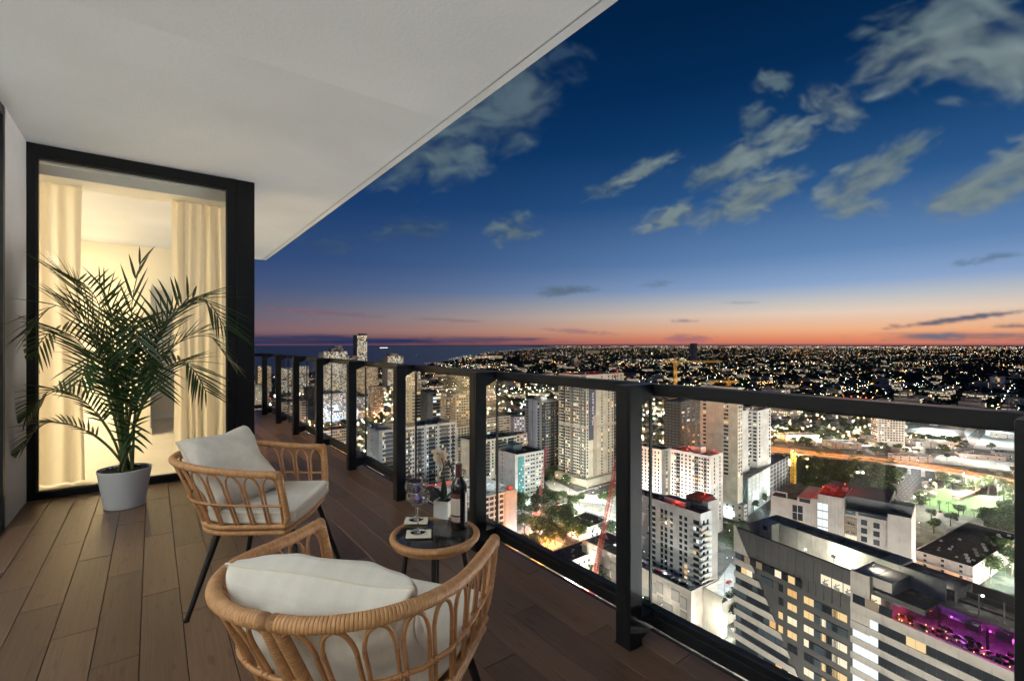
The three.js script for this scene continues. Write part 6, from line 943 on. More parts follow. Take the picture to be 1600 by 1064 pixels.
// elevated highway, lit orange
{
  const pts = [[1120, 697], [1205, 702], [1300, 712], [1400, 722.5], [1500, 738], [1600, 758], [1760, 800]].map(([u, v]) => at(u, v, GROUND + 11)), c = new THREE.CatmullRomCurve3(pts), n = 60, W = 13, h = thing('elevated_highway', 'elevated concrete highway glowing orange under its lamps', 'highway'), conc = mat([0.42, 0.38, 0.34], { map: again(DIRT, 0.05, 0.05), roughness: 0.85 });
  const seg = (a, b, x0, x1, y0, y1) => { const pos = []; const P = (q, x, y) => { const p = c.getPointAt(q), t = c.getTangentAt(q), s = V(-t.z, 0, t.x).normalize(); return p.addScaledVector(s, x).add(V(0, y, 0)); }; for (let i = 0; i < n; i++) { const q0 = a + (b - a) * i / n, q1 = a + (b - a) * (i + 1) / n, A = [P(q0, x0, y0), P(q0, x1, y0), P(q0, x1, y1), P(q0, x0, y1)], B = [P(q1, x0, y0), P(q1, x1, y0), P(q1, x1, y1), P(q1, x0, y1)]; for (let k = 0; k < 4; k++) { const m = (k + 1) % 4; for (const v of [A[k], B[k], B[m], A[k], B[m], A[m]]) pos.push(v.x, v.y, v.z); } } const g = new THREE.BufferGeometry(); g.setAttribute('position', new THREE.Float32BufferAttribute(pos, 3)); g.computeVertexNormals(); return g; };
  part('deck', seg(0, 1, -W, W, -1.4, 0), conc, h); part('barrier', seg(0, 1, W - 0.5, W, 0, 0.6), conc, h); part('barrier', seg(0, 1, -W, -W + 0.5, 0, 0.6), conc, h); part('median', seg(0, 1, -0.4, 0.4, 0, 0.9), conc, h); part('roadway', seg(0, 1, -W + 0.6, -0.5, 0, 0.03), mat([0.34, 0.3, 0.27], { map: again(DIRT, 0.05, 0.05), roughness: 0.8 }), h); part('roadway', seg(0, 1, 0.5, W - 0.6, 0, 0.03), mat([0.34, 0.3, 0.27], { map: again(DIRT, 0.05, 0.05), roughness: 0.8 }), h);
  for (let i = 0; i < 30; i++) { const p = c.getPointAt((i + 0.5) / 30); part('pier', bx(3, 11, 3, p.x, GROUND + 4.2, p.z), conc, h); }
  for (let i = 0; i < 20; i++) { const p = c.getPointAt((i + 0.5) / 20), t = c.getTangentAt((i + 0.5) / 20); const o = streetLamp(p, 'sodium', 620, 9, 'along the elevated highway'); o.rotation.y = Math.atan2(t.x, t.z); }
}
// orange streets farther left
for (const [name, px, y] of [['road', [[636, 592], [700, 585], [742, 584], [742, 588], [700, 590], [640, 600]], 9], ['road', [[752, 624], [800, 632], [836, 641], [836, 647], [795, 637], [752, 629]], 9]]) { const s = poly(px.map(([u, v]) => at(u, v, GROUND + y)), GROUND + y - 1.2, 1.2); struct(name, s, mat([0.3, 0.27, 0.24])); }
for (const [u, v] of [[640, 594], [662, 590], [684, 588], [706, 587], [728, 586]]) lamp(u, v, 'sodium', 420, 9, GROUND + 9);
for (const [u, v] of [[757, 626], [775, 630], [793, 634], [812, 639], [830, 643]]) lamp(u, v, 'sodium', 260, 9, GROUND + 9);
// cranes
function towerCrane(label, p, h, jib, turn, w, cw = 0.28) {
  const t = thing('tower_crane', label, 'crane', p, turn); part('mast', lattice(V(0, 0, 0), V(0, h, 0), w, Math.round(h / w), w * 0.09), C.yellow, t); part('jib', lattice(V(0, h + 1, 0), V(jib, h + 1, 0), w * 0.7, Math.round(jib / w), w * 0.07), C.yellow, t); part('counter_jib', lattice(V(0, h + 1, 0), V(-jib * cw, h + 1, 0), w * 0.7, 8, w * 0.07), C.yellow, t); part('counterweight', bx(2.6, 3, 2, -jib * cw + 1, h - 0.6, 0), C.conc, t); part('cab', bx(1.8, 2.2, 1.8, 1.4, h - 0.4, 1.6), C.white, t); part('tower_top', lattice(V(0, h + 1, 0), V(0, h + 8, 0), w * 0.5, 6, w * 0.07), C.yellow, t); part('tie', [bar(V(0, h + 8, 0), V(jib * 0.7, h + 1.8, 0), 0.06, 0.06, 4), bar(V(0, h + 8, 0), V(-jib * cw, h + 1.8, 0), 0.06, 0.06, 4)], C.pole, t); return t;
}
{ const p = atS(1055.5, 566, 900); towerCrane('yellow tower crane with a long jib standing out against the dark plain', V(p.x, GROUND + 40, p.z), p.y - GROUND - 40, 92, -0.55, 4.4); flood('orange floodlight at the foot of the yellow crane mast', V(p.x - 14, p.y - 46, p.z + 20), V(p.x, p.y - 24, p.z), 'warm', 9000, 0.7); }
{ const p = atS(1139, 597, 760); towerCrane('yellow tower crane with a short upturned jib right of the tall crane', V(p.x, GROUND + 30, p.z), p.y - GROUND - 30, 34, 2.7, 3.6, 0.5); flood('orange floodlight near the foot of the short yellow crane', V(p.x - 12, p.y - 30, p.z + 18), V(p.x, p.y - 8, p.z), 'warm', 5500, 0.7); }
{ const p = atS(1240, 706, 330), t = thing('crane_mast', 'yellow lattice crane mast with a white lamp on top beside the garage', 'crane', V(p.x, GROUND, p.z)); const h = p.y - GROUND; part('mast', lattice(V(0, 0, 0), V(0, h, 0), 2.4, Math.round(h / 2.4), 0.2), C.yellow, t); part('lamp_glass', new THREE.SphereGeometry(0.24, 10, 8).translate(0, h + 1, 0), glow(LAMP_C.white, 14), t); bulbLight(t, 0, h + 1, 0, LAMP_C.warm, 700, 10); flood('warm floodlight at the foot of the crane mast beside the garage', V(p.x - 8, GROUND + 3, p.z + 12), V(p.x, GROUND + h * 0.7, p.z), 'warm', 2600, 0.6); }
{ const t = thing('lattice_boom', 'long leaning red lattice boom of a mobile crane in front of the banner tower', 'crane'), a = at(925, 920, GROUND + 2), b = atS(968, 708, 235); part('boom', lattice(a, b, 2, 46, 0.16), C.red, t); part('pendant', [bar(a.clone().add(V(-1.4, 6, 0)), b, 0.08, 0.08, 4)], C.red, t); const c = b.clone().lerp(a, 0.03); part('head', bx(2, 2.4, 1.6, c.x, c.y, c.z), C.red, t); const base = a.clone(); part('body', [bx(7, 3, 4, base.x - 1, GROUND + 2.4, base.z), bx(9, 1, 5, base.x - 1, GROUND + 0.7, base.z)], C.red, t); }
{ const t = thing('lattice_boom', 'thin red lattice boom before the cream office block', 'crane'), a = at(841, 800, GROUND + 2), b = atS(854, 698, 400); part('boom', lattice(a, b, 1.8, 34, 0.15), C.red, t); part('body', [bx(6, 3, 4, a.x, GROUND + 2.4, a.z), bx(8, 1, 5, a.x, GROUND + 0.7, a.z)], C.red, t); }
// billboard beyond the highway
{ const p = at(1382, 697, GROUND), t = thing('billboard', 'glowing pink and white billboard on a pole beyond the highway', 'billboard', p, -0.4); part('pole', bar(V(0, 0, 0), V(0, 17, 0), 0.5, 0.4, 8), C.pole, t); part('sign_panel', bx(13, 5.4, 0.6, 0, 19.4, 0), C.dark, t); part('sign_face', bx(12.6, 5, 0.1, 0, 19.4, 0.36), glow([1, 0.62, 0.72], 2.2), t); bulbLight(t, 0, 19.4, 2, [1, 0.6, 0.7], 300, 20); }
// cars
let makeCar;
{
  const protos = [];
  makeCar = (c, label, group) => { const t = thing('parked_car', label, 'car', [0, 0, 0], 0, group); part('body', [rbx(1.78, 0.62, 4.4, 0.16, 0, 0.62, 0), rbx(1.56, 0.56, 2.3, 0.22, 0, 1.12, -0.2)], phys(c, { roughness: 0.25, clearcoat: 0.8 }), t); part('window', [rbx(1.6, 0.36, 1.7, 0.1, 0, 1.13, -0.2), rbx(1.4, 0.34, 2.34, 0.1, 0, 1.12, -0.2)], C.win, t); for (const [x, z] of [[0.82, 1.35], [-0.82, 1.35], [0.82, -1.35], [-0.82, -1.35]]) part('wheel', new THREE.CylinderGeometry(0.33, 0.33, 0.2, 14).rotateZ(Math.PI / 2).translate(x, 0.33, z), C.dark, t); return t; };
  const COLS = [[0.02, 0.02, 0.022], [0.5, 0.5, 0.5], [0.2, 0.2, 0.22], [0.3, 0.02, 0.02], [0.6, 0.6, 0.58], [0.03, 0.06, 0.14]], names = ['black', 'silver', 'grey', 'dark red', 'white', 'dark blue'];
  for (const [p, r, i, where] of CITY_CARS) { const k = i % 6, lb = names[k] + ' car parked ' + where, gr = 'parked cars ' + names[k] + ' ' + where; let o; if (protos[k]) { o = copyOf(protos[k], lb, gr); } else o = protos[k] = makeCar(COLS[k], lb, gr); o.position.copy(p); o.rotation.y = r; }
}
// trees that can be told apart
{
  srand(71);
  const T = [[815, 800, 0, 1.5, 'dark green tree beside the cream office block', 0], [826, 790, 1, 1.5, 'rust tinged tree left of the dark tree in the court', 2], [838, 800, 2, 1.6, 'tall dark tree in the middle of the court', 2], [850, 793, 0, 1.5, 'broad tree under the red boom', 0], [862, 800, 1, 1.6, 'green tree nearest the dark roofed low house', 1], [830, 815, 1, 1.4, 'pink lit tree over the small square', 2], [880, 835, 1, 1.7, 'orange lit tree in front of the low house', 0], [893, 845, 0, 1.5, 'yellow lit tree at the corner of the walk-up block', 1], [868, 852, 2, 1.6, 'dark tree before the orange lit trees', 0], [856, 868, 0, 1.6, 'grey green tree left of the walk-up block', 2], [838, 862, 2, 1.3, 'small tree at the edge of the lit car park', 0], [876, 818, 1, 1.3, 'reddish lit tree behind the orange lit one', 2], [820, 835, 0, 1.3, 'small tree right of the ribbed grey wall', 1],
    [808, 812, 1, 1.6, 'dark tree close to the ribbed grey wall', 0], [845, 812, 0, 1.8, 'big brown lit tree behind the small square', 2], [858, 828, 2, 1.9, 'orange lit tree at the left of the orange group', 0], [888, 822, 0, 1.6, 'orange lit tree touching the dark roofed house', 2], [905, 852, 2, 1.5, 'yellow green tree below the white house', 1], [848, 850, 1, 1.8, 'tall tree between the lit car park and the orange trees', 0], [880, 860, 2, 1.7, 'orange lit tree nearest the walk-up block roof', 2], [828, 880, 0, 1.6, 'tree at the lower edge of the lit car park', 2], [870, 790, 2, 1.3, 'dark tree behind the low house', 0], [895, 800, 0, 1.2, 'light green tree left of the banner tower lawn', 1], [918, 845, 0, 1.3, 'tree at the right wall of the white house', 1],
    [948, 845, 1, 1.3, 'bushy green tree right of the low house', 1], [955, 905, 0, 1.6, 'large tree hiding the right end of the walk-up block', 2], [965, 925, 2, 1.5, 'dark tree beside the railing post', 0], [940, 925, 1, 1.5, 'grey green tree at the foot of the red boom', 2], [905, 790, 1, 1, 'bright green clipped tree by the banner tower entrance', 1], [880, 785, 1, 1, 'light green tree on the lawn of the banner tower', 1], [865, 745, 0, 1.1, 'green tree beside the street left of the banner tower', 1],
    [1150, 960, 0, 1.2, 'tree at the edge of the white plaza beside the hotel', 0], [1158, 980, 1, 1.1, 'dark tree on the plaza close to the hotel corner', 2], [1135, 958, 2, 0.8, 'small light tree on the white plaza', 1], [1150, 870, 1, 1.2, 'green tree behind the white plaza', 1], [1156, 845, 0, 1.3, 'dark tree between the tower and the hotel', 0],
    [1190, 790, 1, 1.1, 'green tree at the foot of the lattice garage', 1], [1178, 800, 0, 0.9, 'small tree beside the white hall', 0],
    [1545, 830, 0, 1.5, 'dark tree right of the flat roofed hall', 0], [1568, 845, 1, 1.7, 'broad dark tree at the right edge beside the hall', 2], [1560, 880, 2, 1.8, 'leafy tree lit green from below near the hall corner', 1], [1582, 900, 0, 1.7, 'rust tinged tree behind the hotel roof', 0], [1548, 905, 1, 1.4, 'bright green lit tree at the hall corner', 1], [1575, 810, 2, 1.6, 'tree at the right end of the playing field', 0], [1475, 762, 0, 1.4, 'dark tree behind the left end of the field', 0], [1490, 765, 1, 1.4, 'tree behind the field left of the centre floodlight', 2], [1525, 770, 2, 1.5, 'green lit tree behind the field shelter', 1], [1545, 772, 0, 1.6, 'dark tree behind the right half of the field', 0], [1572, 778, 1, 1.6, 'dark tree behind the right floodlight', 2],
    [578, 700, 2, 1.2, 'tree at the foot of the long white block', 1], [566, 690, 0, 1.2, 'dark tree left of the long white block', 0]];
  for (const [u, v, k, s, label, m] of T) tree(label, at(u, v, GROUND), k, s * 1.18, undefined, m);
  for (const [u, v, h, label] of [[1454, 792, 8, 'palm tree leftmost in the row before the playing field'], [1469, 796, 8, 'palm tree second in the row before the playing field'], [1483, 799, 8.5, 'palm tree third in the row before the playing field'], [1506, 805, 8.5, 'palm tree beside the centre of the playing field'], [1523, 808, 7, 'small palm tree at the right of the row before the field'], [1413, 806, 9, 'palm tree behind the right end of the pinkish beige building'], [1119, 965, 8, 'palm tree on the white plaza before the tower entrance']]) palmTree(label, at(u, v, GROUND), h);
  // wood between the highway and the beige building: one mass
  const w = [], lim = [[1235, 712], [1300, 718], [1370, 730], [1412, 742], [1405, 768], [1380, 788], [1330, 792], [1270, 775], [1240, 755]], sets = CROWNS.map(() => []), m4 = new THREE.Matrix4(), q4 = new THREE.Quaternion();
  for (let i = 0; i < 420; i++) { const u = rr(1230, 1415), v = rr(708, 795); if (!inPoly(lim, u, v)) continue; const p = at(u, v, GROUND), k = i % 3; sets[k].push(new THREE.Matrix4().compose(p.add(V(0, rr(5, 9), 0)), q4.clone().setFromAxisAngle(V(0, 1, 0), rr(0, 6)), V(1, 1.1, 1).multiplyScalar(rr(1, 1.6)))); }
  sets.forEach((s, k) => { const o = new THREE.InstancedMesh(CROWNS[k], LEAF[[0, 2, 0][k]], s.length); s.forEach((m, i) => o.setMatrixAt(i, m)); o.name = numbered('wood'); o.castShadow = o.receiveShadow = true; o.userData.kind = 'stuff'; tag(o, 'dark wood between the highway and the beige building', 'wood'); scene.add(o); });
}
// street lamps near the buildings
srand(88);
for (const [u, v, c, I, h] of [[1105, 992, 'cool', 360, 13], [1140, 940, 'cool', 666, 13], [1150, 905, 'cool', 610, 13], [1125, 1020, 'white', 305, 13], [1092, 968, 'cool', 125, 6], [1143, 860, 'cool', 305, 13], [1146, 1010, 'white', 499, 9], [1148, 800, 'cool', 305, 13], [1162, 812, 'cool', 333, 13], [1198, 800, 'cool', 250, 9], [1035, 1000, 'white', 82, 16], [1000, 985, 'white', 82, 16], [975, 960, 'white', 66, 16], [1000, 1045, 'white', 63, 16],
  [1090, 835, 'cool', 443, 13], [1060, 820, 'cool', 1764, 13], [1028, 800, 'cool', 1764, 13], [1005, 800, 'cool', 1344, 13],
  [816, 812, 'cool', 1210, 7], [833, 838, 'white', 806, 6], [828, 848, 'white', 941, 6], [872, 858, 'sodium', 4236, 11], [888, 832, 'sodium', 4836, 11], [897, 852, 'sodium', 3024, 11], [846, 880, 'sodium', 4236, 11], [862, 892, 'sodium', 3627, 11], [895, 862, 'green', 1280, 5], [866, 768, 'warm', 756, 8], [890, 776, 'warm', 1008, 12], [915, 782, 'white', 1092, 12], [936, 780, 'white', 1344, 12], [958, 788, 'white', 1092, 12], [945, 800, 'white', 1386, 8], [856, 736, 'cool', 1008, 12], [848, 722, 'warm', 1092, 12], [900, 800, 'green', 1920, 6], [965, 840, 'cool', 1016, 8], [958, 870, 'cool', 1109, 8], [930, 905, 'cool', 1386, 8], [965, 905, 'cool', 1386, 8], [905, 935, 'white', 2688, 8], [880, 920, 'white', 2419, 8],
  [726, 712, 'warm', 1260, 12], [738, 706, 'warm', 1260, 12], [716, 730, 'sodium', 240, 8], [735, 728, 'white', 504, 8], [560, 684, 'white', 1512, 12], [552, 668, 'cool', 1512, 12], [585, 654, 'sodium', 1260, 8], [598, 650, 'warm', 1764, 12], [545, 655, 'cool', 1764, 12], [525, 663, 'cool', 1764, 12], [512, 690, 'white', 1092, 12],
  [1390, 776, 'white', 492, 9], [1404, 762, 'cool', 567, 9], [1420, 748, 'cool', 756, 9], [1436, 738, 'white', 907, 13], [1452, 730, 'white', 242, 13], [1378, 790, 'warm', 340, 8], [1425, 800, 'white', 340, 8], [1440, 835, 'warm', 340, 8], [1432, 812, 'white', 302, 8], [1462, 716, 'white', 524, 13], [1490, 716, 'white', 524, 13], [1520, 722, 'white', 565, 13], [1556, 728, 'white', 605, 13], [1585, 732, 'cool', 605, 13],
  [1445, 672, 'cool', 3024, 14], [1470, 676, 'cool', 3024, 14], [1495, 680, 'cool', 2520, 14], [1530, 690, 'white', 2116, 14], [1560, 682, 'cool', 2116, 14], [1585, 696, 'white', 2116, 14], [1500, 664, 'sodium', 1296, 10], [1505, 692, 'sodium', 936, 10], [1480, 700, 'white', 1310, 14], [1420, 706, 'white', 1310, 14], [1340, 700, 'cool', 2184, 14], [1250, 690, 'warm', 2184, 14], [1290, 694, 'white', 2184, 14], [1220, 688, 'sodium', 1800, 10], [1318, 690, 'sodium', 1560, 10],
  [1572, 900, 'green', 450, 6], [1550, 915, 'green', 450, 6], [1590, 915, 'cool', 378, 6], [1560, 860, 'green', 270, 6]]) lamp(u, v, c, I, h);

for (const [u, v, c, I, h, w] of [[832, 832, 'magenta', 160, 8, 'pink'], [846, 848, 'magenta', 110, 7, 'pink']]) { const p = at(u, v, GROUND), t = thing('square_lamp', u < 840 ? 'pink lamp in the small square, the left one' : 'pink lamp in the small square, the right one', 'lamp', p); part('pole', bar(V(0, 0, 0), V(0, h - 0.2, 0), 0.09, 0.07, 6), C.pole, t); part('lamp_glass', new THREE.SphereGeometry(0.22, 8, 6).translate(0, h, 0), glow([1, 0.25, 0.5], 10), t); bulbLight(t, 0, h, 0, [1, 0.25, 0.5], I, 10); }
// unseen street lamps added right of and below the frame to light the ceiling
srand(89);
for (let i = 0; i < 22; i++) { const a = rr(88, 128) * Math.PI / 180, r = rr(170, 420); streetLamp(V(r * Math.sin(a), GROUND, -r * Math.cos(a)), i % 3 ? 'cool' : 'white', i === 3 || i === 9 ? 16000 : 2600, 14, 'added out of view on the right to light the ceiling'); }
for (let i = 0; i < 8; i++) streetLamp(V(rr(24, 78), GROUND, -150 + i * 24), i % 2 ? 'cool' : 'white', 420, 14, 'added below the view at the foot of the dark hotel');  // added below the view for light on the ceiling and hotel face

// grid of mast lamps added to fill the quarter with light
srand(90);
{
  const free = (x, z) => FOOT.every(([a, b, r]) => (x - a) ** 2 + (z - b) ** 2 > r * r);
  for (let x = 70; x < 900; x += 68) for (let z = -10; z > -800; z -= 68) {
    const p = V(x + rr(-20, 20), GROUND, z + rr(-20, 20)), [u, v, s] = toPx(p); if (s < 110 || u < 380 || u > 1680 || p.length() > 900 || inPoly(SEA_PX, u, v) || !free(p.x, p.z) || (u > 1180 && v > 690 && v < 772) || (u > 805 && u < 915 && v > 800 && v < 900)) continue;
    const c = rnd() < 0.5 ? 'white' : rnd() < 0.5 ? 'cool' : rnd() < 0.6 ? 'warm' : 'sodium'; streetLamp(p, c, s < 420 ? 400 : 520, 20, 'added as fill light on a tall mast between the buildings');
  }
}

// trees and parked cars along the streets between the buildings
srand(93);
{
  const free = (x, z, m) => FOOT.every(([a, b, r]) => (x - a) ** 2 + (z - b) ** 2 > (r + m) ** 2), where = (u, v) => NEAR_WHAT.reduce((a, b) => ((b[0] - u) ** 2 + (b[1] - v) ** 2 < (a[0] - u) ** 2 + (a[1] - v) ** 2 ? b : a))[2], protoT = {}, protoC = {};
  const field = [[1436, 792], [1456, 762], [1575, 780], [1556, 818]], COLS = { black: [0.02, 0.02, 0.022], silver: [0.5, 0.5, 0.5], grey: [0.2, 0.2, 0.22], red: [0.35, 0.03, 0.02], white: [0.62, 0.62, 0.6], blue: [0.03, 0.07, 0.18] };
  let nt = 0, nc = 0;
  const putCar = (n, lb, gr, x, z, ry) => { let o; if (protoC[n]) o = copyOf(protoC[n], lb, gr); else o = protoC[n] = makeCar(COLS[n], lb, gr); o.position.set(x, GROUND + 0.07, z); o.rotation.y = ry; };
  for (const [x0, x1, z0, z1, w] of STREETS) { const ax = x1 - x0 > z1 - z0, L = ax ? x1 - x0 : z1 - z0, W = ax ? z1 - z0 : x1 - x0; for (let d = rr(4, 12); d < L - 4; d += rr(7, 24)) for (const sd of [-1, 1]) { if (rnd() < 0.4) continue; const off = sd * (rnd() < 0.5 ? W / 2 - 1.4 : W / 4), n = pick(Object.keys(COLS)); const x = ax ? x0 + d : (x0 + x1) / 2 + off, z = ax ? (z0 + z1) / 2 + off : z0 + d, [u, v] = toPx(V(x, GROUND, z)); if (!free(x, z, 0) || u > 1620 || u < 480) continue; putCar(n, n + ' car ' + w, n + ' cars ' + w, x, z, ax ? Math.PI / 2 : 0); } }
  for (let i = 0; i < 2600 && (nt < 110 || nc < 80); i++) {
    const p = at(rr(480, 1610), rr(700, 1010), GROUND), [u, v, s] = toPx(p); if (s < 180 || s > 640 || inPoly(field, u, v) || !free(p.x, p.z, 1)) continue;
    const onRoad = (u > 1370 && u < 1475 && v < 790) || (u > 1090 && u < 1185 && v > 890);
    if (i % 5 < 3 && nt < 110 && !onRoad && !onStreet(p.x, p.z, 2)) { nt++; const k = Math.floor(rnd() * 3), m = Math.floor(rnd() * 3), sc = rr(0.8, 1.35), w = where(u, v), lb = ['broad', 'spreading', 'slim'][k] + ' street tree ' + w, gr = lb; let o; if (protoT[k + '' + m]) { o = copyOf(protoT[k + '' + m], lb, gr); o.position.copy(p); o.rotation.y = rr(0, 6.28); o.scale.setScalar(sc); } else protoT[k + '' + m] = tree(lb, p, k, sc, gr, m); }
    else if (nc < 45 && s < 460 && !onStreet(p.x, p.z, 1)) { nc++; const n = pick(Object.keys(COLS)), w = where(u, v), lb = n + ' car standing ' + w, gr = n + ' cars standing ' + w; let o; if (protoC[n]) o = copyOf(protoC[n], lb, gr); else o = protoC[n] = makeCar(COLS[n], lb, gr); o.position.copy(p).setY(GROUND + 0.2); o.rotation.y = pick([0.03, Math.PI / 2 + 0.03]); }
  }
}
// ------------------------------------------------------------------ the plain to the horizon
{
  srand(909);
  const free = (x, z) => { if (onStreet(x, z, 5)) return false; for (const [a, b, r] of FOOT) if ((x - a) ** 2 + (z - b) ** 2 < r * r) return false; return true; };
  const AZ0 = 4 * Math.PI / 180, AZ1 = 96 * Math.PI / 180, keep = [[[1205, 690], [1310, 700], [1420, 712], [1640, 750], [1640, 790], [1560, 780], [1400, 740], [1205, 714]], [[1415, 664], [1520, 666], [1530, 690], [1405, 684]], [[1520, 662], [1640, 672], [1640, 722], [1510, 706]], [[1440, 703], [1640, 720], [1640, 744], [1440, 728]], [[1370, 790], [1425, 800], [1480, 720], [1440, 715]], [[1440, 800], [1465, 760], [1575, 785], [1555, 820]], [[800, 745], [990, 780], [990, 940], [800, 900]], [[1415, 795], [1560, 815], [1600, 930], [1480, 930], [1410, 870]]];
  const spot = (r0, r1, pw = 1) => { const r = r0 * Math.pow(r1 / r0, Math.pow(rnd(), pw)), a = AZ0 + (AZ1 - AZ0) * rnd(); return V(r * Math.sin(a), GROUND, -r * Math.cos(a)); };
  const ok = (p, px) => { const [u, v] = px ?? toPx(p); if (inPoly(SEA_PX, u, v)) return false; if (p.lengthSq() < 1.6e6) { for (const k of keep) if (inPoly(k, u, v)) return false; return free(p.x, p.z); } return true; };
  const inst = (name, label, category, g, m, list, colors) => { const o = new THREE.InstancedMesh(g, m, list.length); list.forEach((q, i) => { o.setMatrixAt(i, q); if (colors) o.setColorAt(i, colors[i]); }); o.name = numbered(name); o.castShadow = o.receiveShadow = true; o.userData.kind = 'stuff'; tag(o, label, category); scene.add(o); return o; };
  const M4 = (p, ry, x, y = x, z = x) => new THREE.Matrix4().compose(p, new THREE.Quaternion().setFromAxisAngle(V(0, 1, 0), ry), V(x, y, z));
  // tree canopy: leafy clumps near, larger ones far off
  srand(910); const near = crown(170, 4.5, 7, 1.15, 0.8), far = crown(70, 9, 6, 4.2, 0.4), A = [], B = [];
  for (let i = 0; i < 19000; i++) { const p = spot(450, 2600, 0.8); if ((p.length() > 1150 || rnd() < 0.45) && ok(p)) A.push(M4(p.add(V(0, rr(3, 6), 0)), rr(0, 6.28), rr(0.7, 1.6))); }
  for (let i = 0; i < 26000; i++) { const p = spot(2300, 16000, 0.75); if (ok(p)) B.push(M4(p.add(V(0, 4, 0)), rr(0, 6.28), rr(0.7, 1.8) * (1 + p.length() / 9000))); }
  inst('tree_canopy', 'dark tree canopy of the suburbs beyond the highway', 'tree canopy', near, LEAF[0], A); inst('tree_canopy', 'distant dark tree canopy out to the horizon', 'tree canopy', far, LEAF[2], B);
  // houses among the trees, and larger halls
  const roofG = new THREE.BufferGeometry(); { const P = [[-0.56, 0, -0.56], [0.56, 0, -0.56], [0.56, 0, 0.56], [-0.56, 0, 0.56], [-0.2, 0.42, 0], [0.2, 0.42, 0]], F_ = [[3, 2, 5], [3, 5, 4], [1, 0, 4], [1, 4, 5], [2, 1, 5], [0, 3, 4]], pos = []; for (const f of F_) for (const k of f) pos.push(...P[k]); roofG.setAttribute('position', new THREE.Float32BufferAttribute(pos, 3)); roofG.computeVertexNormals(); roofG.translate(0, 1, 0); }
  const houseG = merge([bx(1, 1, 1, 0, 0.5, 0), roofG]), hallG = merge([bx(1, 1, 1, 0, 0.5, 0), bx(0.3, 0.2, 0.2, 0.1, 1.1, 0.1), bx(0.12, 0.15, 0.2, -0.3, 1.07, -0.2)]);
  const Hs = [], Hc = [], Ks = [], Kc = [], Wn = [], tone = () => { const t = rr(0.25, 0.7); return col(t, t * rr(0.85, 1), t * rr(0.7, 1)); };
  for (let i = 0; i < 6500; i++) { const p = spot(600, 3600, 0.8); if (!ok(p)) continue; const ry = (rnd() < 0.5 ? 0 : Math.PI / 2) + 0.08; Hs.push(M4(p, ry, rr(9, 16), rr(3, 5), rr(8, 12))); Hc.push(tone()); }
  for (let i = 0; i < 900; i++) { const p = spot(950, 9000, 0.8); if (!ok(p)) continue; const w = rr(18, 55), h = rr(6, 22), d = rr(14, 36), ry = 0.08 + (rnd() < 0.5 ? 0 : Math.PI / 2); Ks.push(M4(p, ry, w, h, d)); Kc.push(tone()); Wn.push(M4(p, ry, w, h, d)); }
  inst('distant_houses', 'small houses scattered among the trees of the suburbs', 'houses', houseG, facade([1, 1, 1]), Hs, Hc); inst('distant_halls', 'larger flat roofed buildings scattered over the plain', 'buildings', hallG, facade([1, 1, 1]), Ks, Kc);
  const wg = []; for (let i = 0; i < 9; i++) for (let j = 0; j < 3; j++) if (rnd() < 0.6) { wg.push(bx(0.05, 0.14, 0.012, -0.44 + i * 0.11, 0.22 + j * 0.28, 0.502)); wg.push(bx(0.012, 0.14, 0.05, -0.502, 0.22 + j * 0.28, -0.44 + i * 0.11)); }
  inst('distant_lit_windows', 'lit windows of the flat roofed buildings on the plain', 'lit windows', merge(wg), glow([1, 0.82, 0.55], 1.6), Wn);
  // the lights of the city
  const oct = new THREE.OctahedronGeometry(1, 0), kinds = [['white', [1, 0.93, 0.8], 0.22], ['warm', [1, 0.7, 0.36], 0.36], ['cold', [0.72, 0.9, 1], 0.1], ['orange', [1, 0.42, 0.1], 0.22], ['green', [0.55, 1, 0.5], 0.07], ['red', [1, 0.08, 0.04], 0.03]];
  const L = kinds.map(() => [[], [], []]), which = () => { let r = rnd(), i = 0; while (i < kinds.length - 1 && (r -= kinds[i][2]) > 0) i++; return i; };
  const clusters = Array.from({ length: 150 }, () => [spot(700, 14000, 0.8), which()]);
  // most of them stand in rows along streets
  const snap = (p, g) => { const c = Math.cos(0.09), n = Math.sin(0.09); let a = p.x * c - p.z * n, b = p.x * n + p.z * c; if (rnd() < 0.5) { const k = Math.round(a / g); a = k * g; b = Math.round(b / 32) * 32; if (k % 4 === 0) p.main = 1; } else { const k = Math.round(b / (g * 1.3)); b = k * g * 1.3; a = Math.round(a / 32) * 32; if (k % 3 === 0) p.main = 1; } p.x = a * c + b * n; p.z = -a * n + b * c; return p; };
  for (let i = 0; i < 9500; i++) { let p = spot(470, 3400, 0.85), k = which(); if (rnd() < 0.25) { const c = pick(clusters); p = c[0].clone().add(V(rr(-60, 60), 0, rr(-40, 40))); if (p.length() > 3600) continue; k = c[1]; } else if (rnd() < 0.7) { p = snap(p, 150); if (p.main && rnd() < 0.6) k = 3; } if (ok(p)) { const close = p.length() < 1500; L[k][close ? 2 : 0].push(M4(p.add(V(0, rr(6, 10), 0)), 0, close ? rr(0.22, 0.5) : (0.2 + 0.5 * rnd() ** 2.5) * (rnd() < 0.05 ? 1.8 : 1) * 0.85)); } }
  for (let i = 0; i < 21000; i++) { let p = spot(2300, 17000, 0.8), k = which(); if (rnd() < 0.55) { p = snap(p, 420); if (p.main && rnd() < 0.6) k = 3; } const r = p.length(); if (rnd() < 0.38) { const c = pick(clusters), s = 40 + c[0].length() * 0.03; p = c[0].clone().add(V(rr(-s, s), 0, rr(-s, s))); if (p.length() < 2400) continue; k = rnd() < 0.6 ? c[1] : k; } if (ok(p)) L[k][1].push(M4(p.add(V(0, rr(9, 20) + r * 0.0012, 0)), 0, (0.5 + r * 0.00013) * (0.2 + 0.75 * rnd() ** 3.5) * (rnd() < 0.03 ? 2 : 1))); }
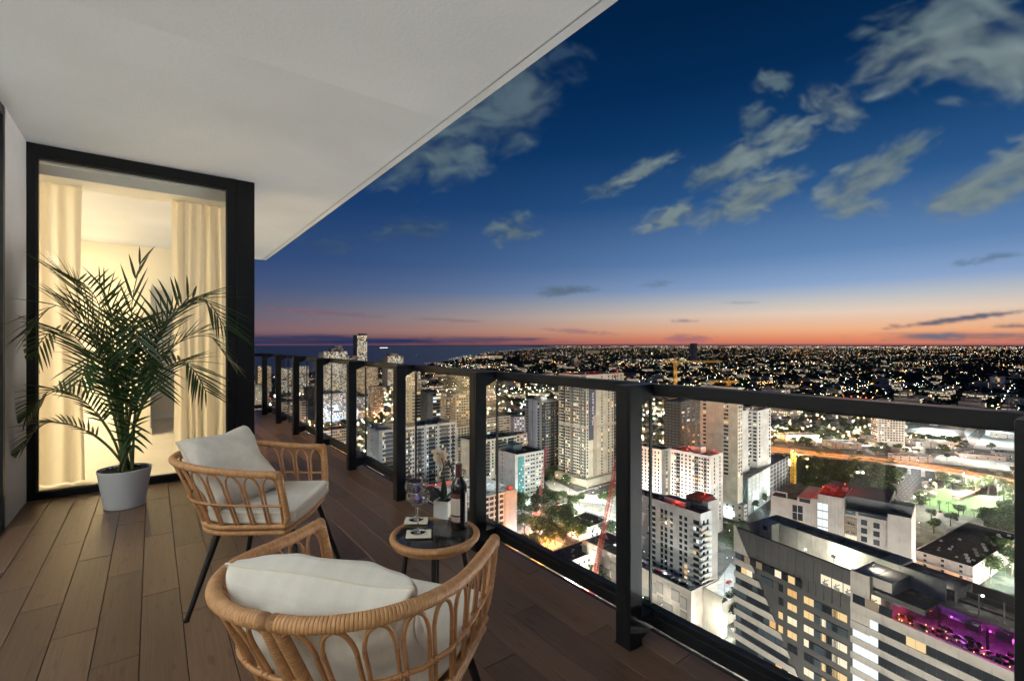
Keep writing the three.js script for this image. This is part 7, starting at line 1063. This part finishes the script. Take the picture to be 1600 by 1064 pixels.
  for (let i = 0; i < 5200; i++) { const r = 9000 + 24000 * Math.sqrt(rnd()), a = AZ0 + (AZ1 - AZ0) * rnd(), p = V(r * Math.sin(a), GROUND, -r * Math.cos(a)); if (ok(p)) L[which()][1].push(M4(p.add(V(0, rr(10, 40), 0)), 0, (1.6 + r * 0.0001) * (0.5 + 1.1 * rnd() ** 3))); }
  kinds.forEach(([n, c], i) => { if (L[i][2].length) inst('street_lights', n + ' street lights among the trees just beyond the highway', 'city lights', oct, glow(c, i === 5 ? 80 : 700), L[i][2]); inst('street_lights', n + ' street lights scattered among the near suburbs', 'city lights', oct, glow(c, i === 5 ? 40 : 75), L[i][0]); inst('city_lights', n + ' lights of the far city out to the horizon', 'city lights', oct, glow(c, i === 5 ? 9 : 11), L[i][1]); });
  // a ship and boats on the bay
  const ship = thing('cargo_ship', 'long ship with a row of white lights far out on the bay', 'ship', at(599, 545.2, GROUND + 0.3).setY(GROUND), 0.2); { const s = ship.position.length() / 12000; part('hull', bx(240 * s, 16 * s, 24, 0, 8 * s, 0), C.dark, ship); part('bridge', bx(26 * s, 34 * s, 20, -95 * s, 30 * s, 0), C.white, ship); for (let i = 0; i < 11; i++) part('deck_light', new THREE.OctahedronGeometry(9 * s, 0).translate((-100 + i * 20) * s, (24 + (i % 3) * 4) * s, 14), glow([1, 0.97, 0.9], 3), ship); }
  let boat; const BO = [[650, 558, 'left'], [668, 556, 'first'], [676, 553, 'second'], [692, 555, 'right'], [697, 549, 'far']]; for (const [u, v, w] of BO) { const lb = { left: 'sailing boat leftmost on the bay with a small white light', first: 'sailing boat between two others on the bay, second from the left', second: 'sailing boat in the middle of the group on the bay', right: 'sailing boat nearest the wooded point of the bay', far: 'sailing boat farthest out near the point' }[w], p = at(u, v, GROUND + 0.3); if (!boat) { boat = thing('sailing_boat', lb, 'boat', p, 0.5); part('hull', [rbx(14, 2.4, 4, 1, 0, 1, 0)], C.white, boat); part('mast', bar(V(0, 2, 0), V(0, 20, 0), 0.3, 0.2, 5), C.white, boat); part('sail', new THREE.ConeGeometry(4.5, 15, 3).scale(1, 1, 0.1).translate(2.5, 11, 0), C.white, boat); part('lamp_glass', new THREE.OctahedronGeometry(1.6, 0).translate(0, 21, 0), glow([1, 1, 1], 3), boat); } else { const o = copyOf(boat, lb); o.position.copy(p); o.rotation.y = u; } }
}
renderer.render(scene, camera);
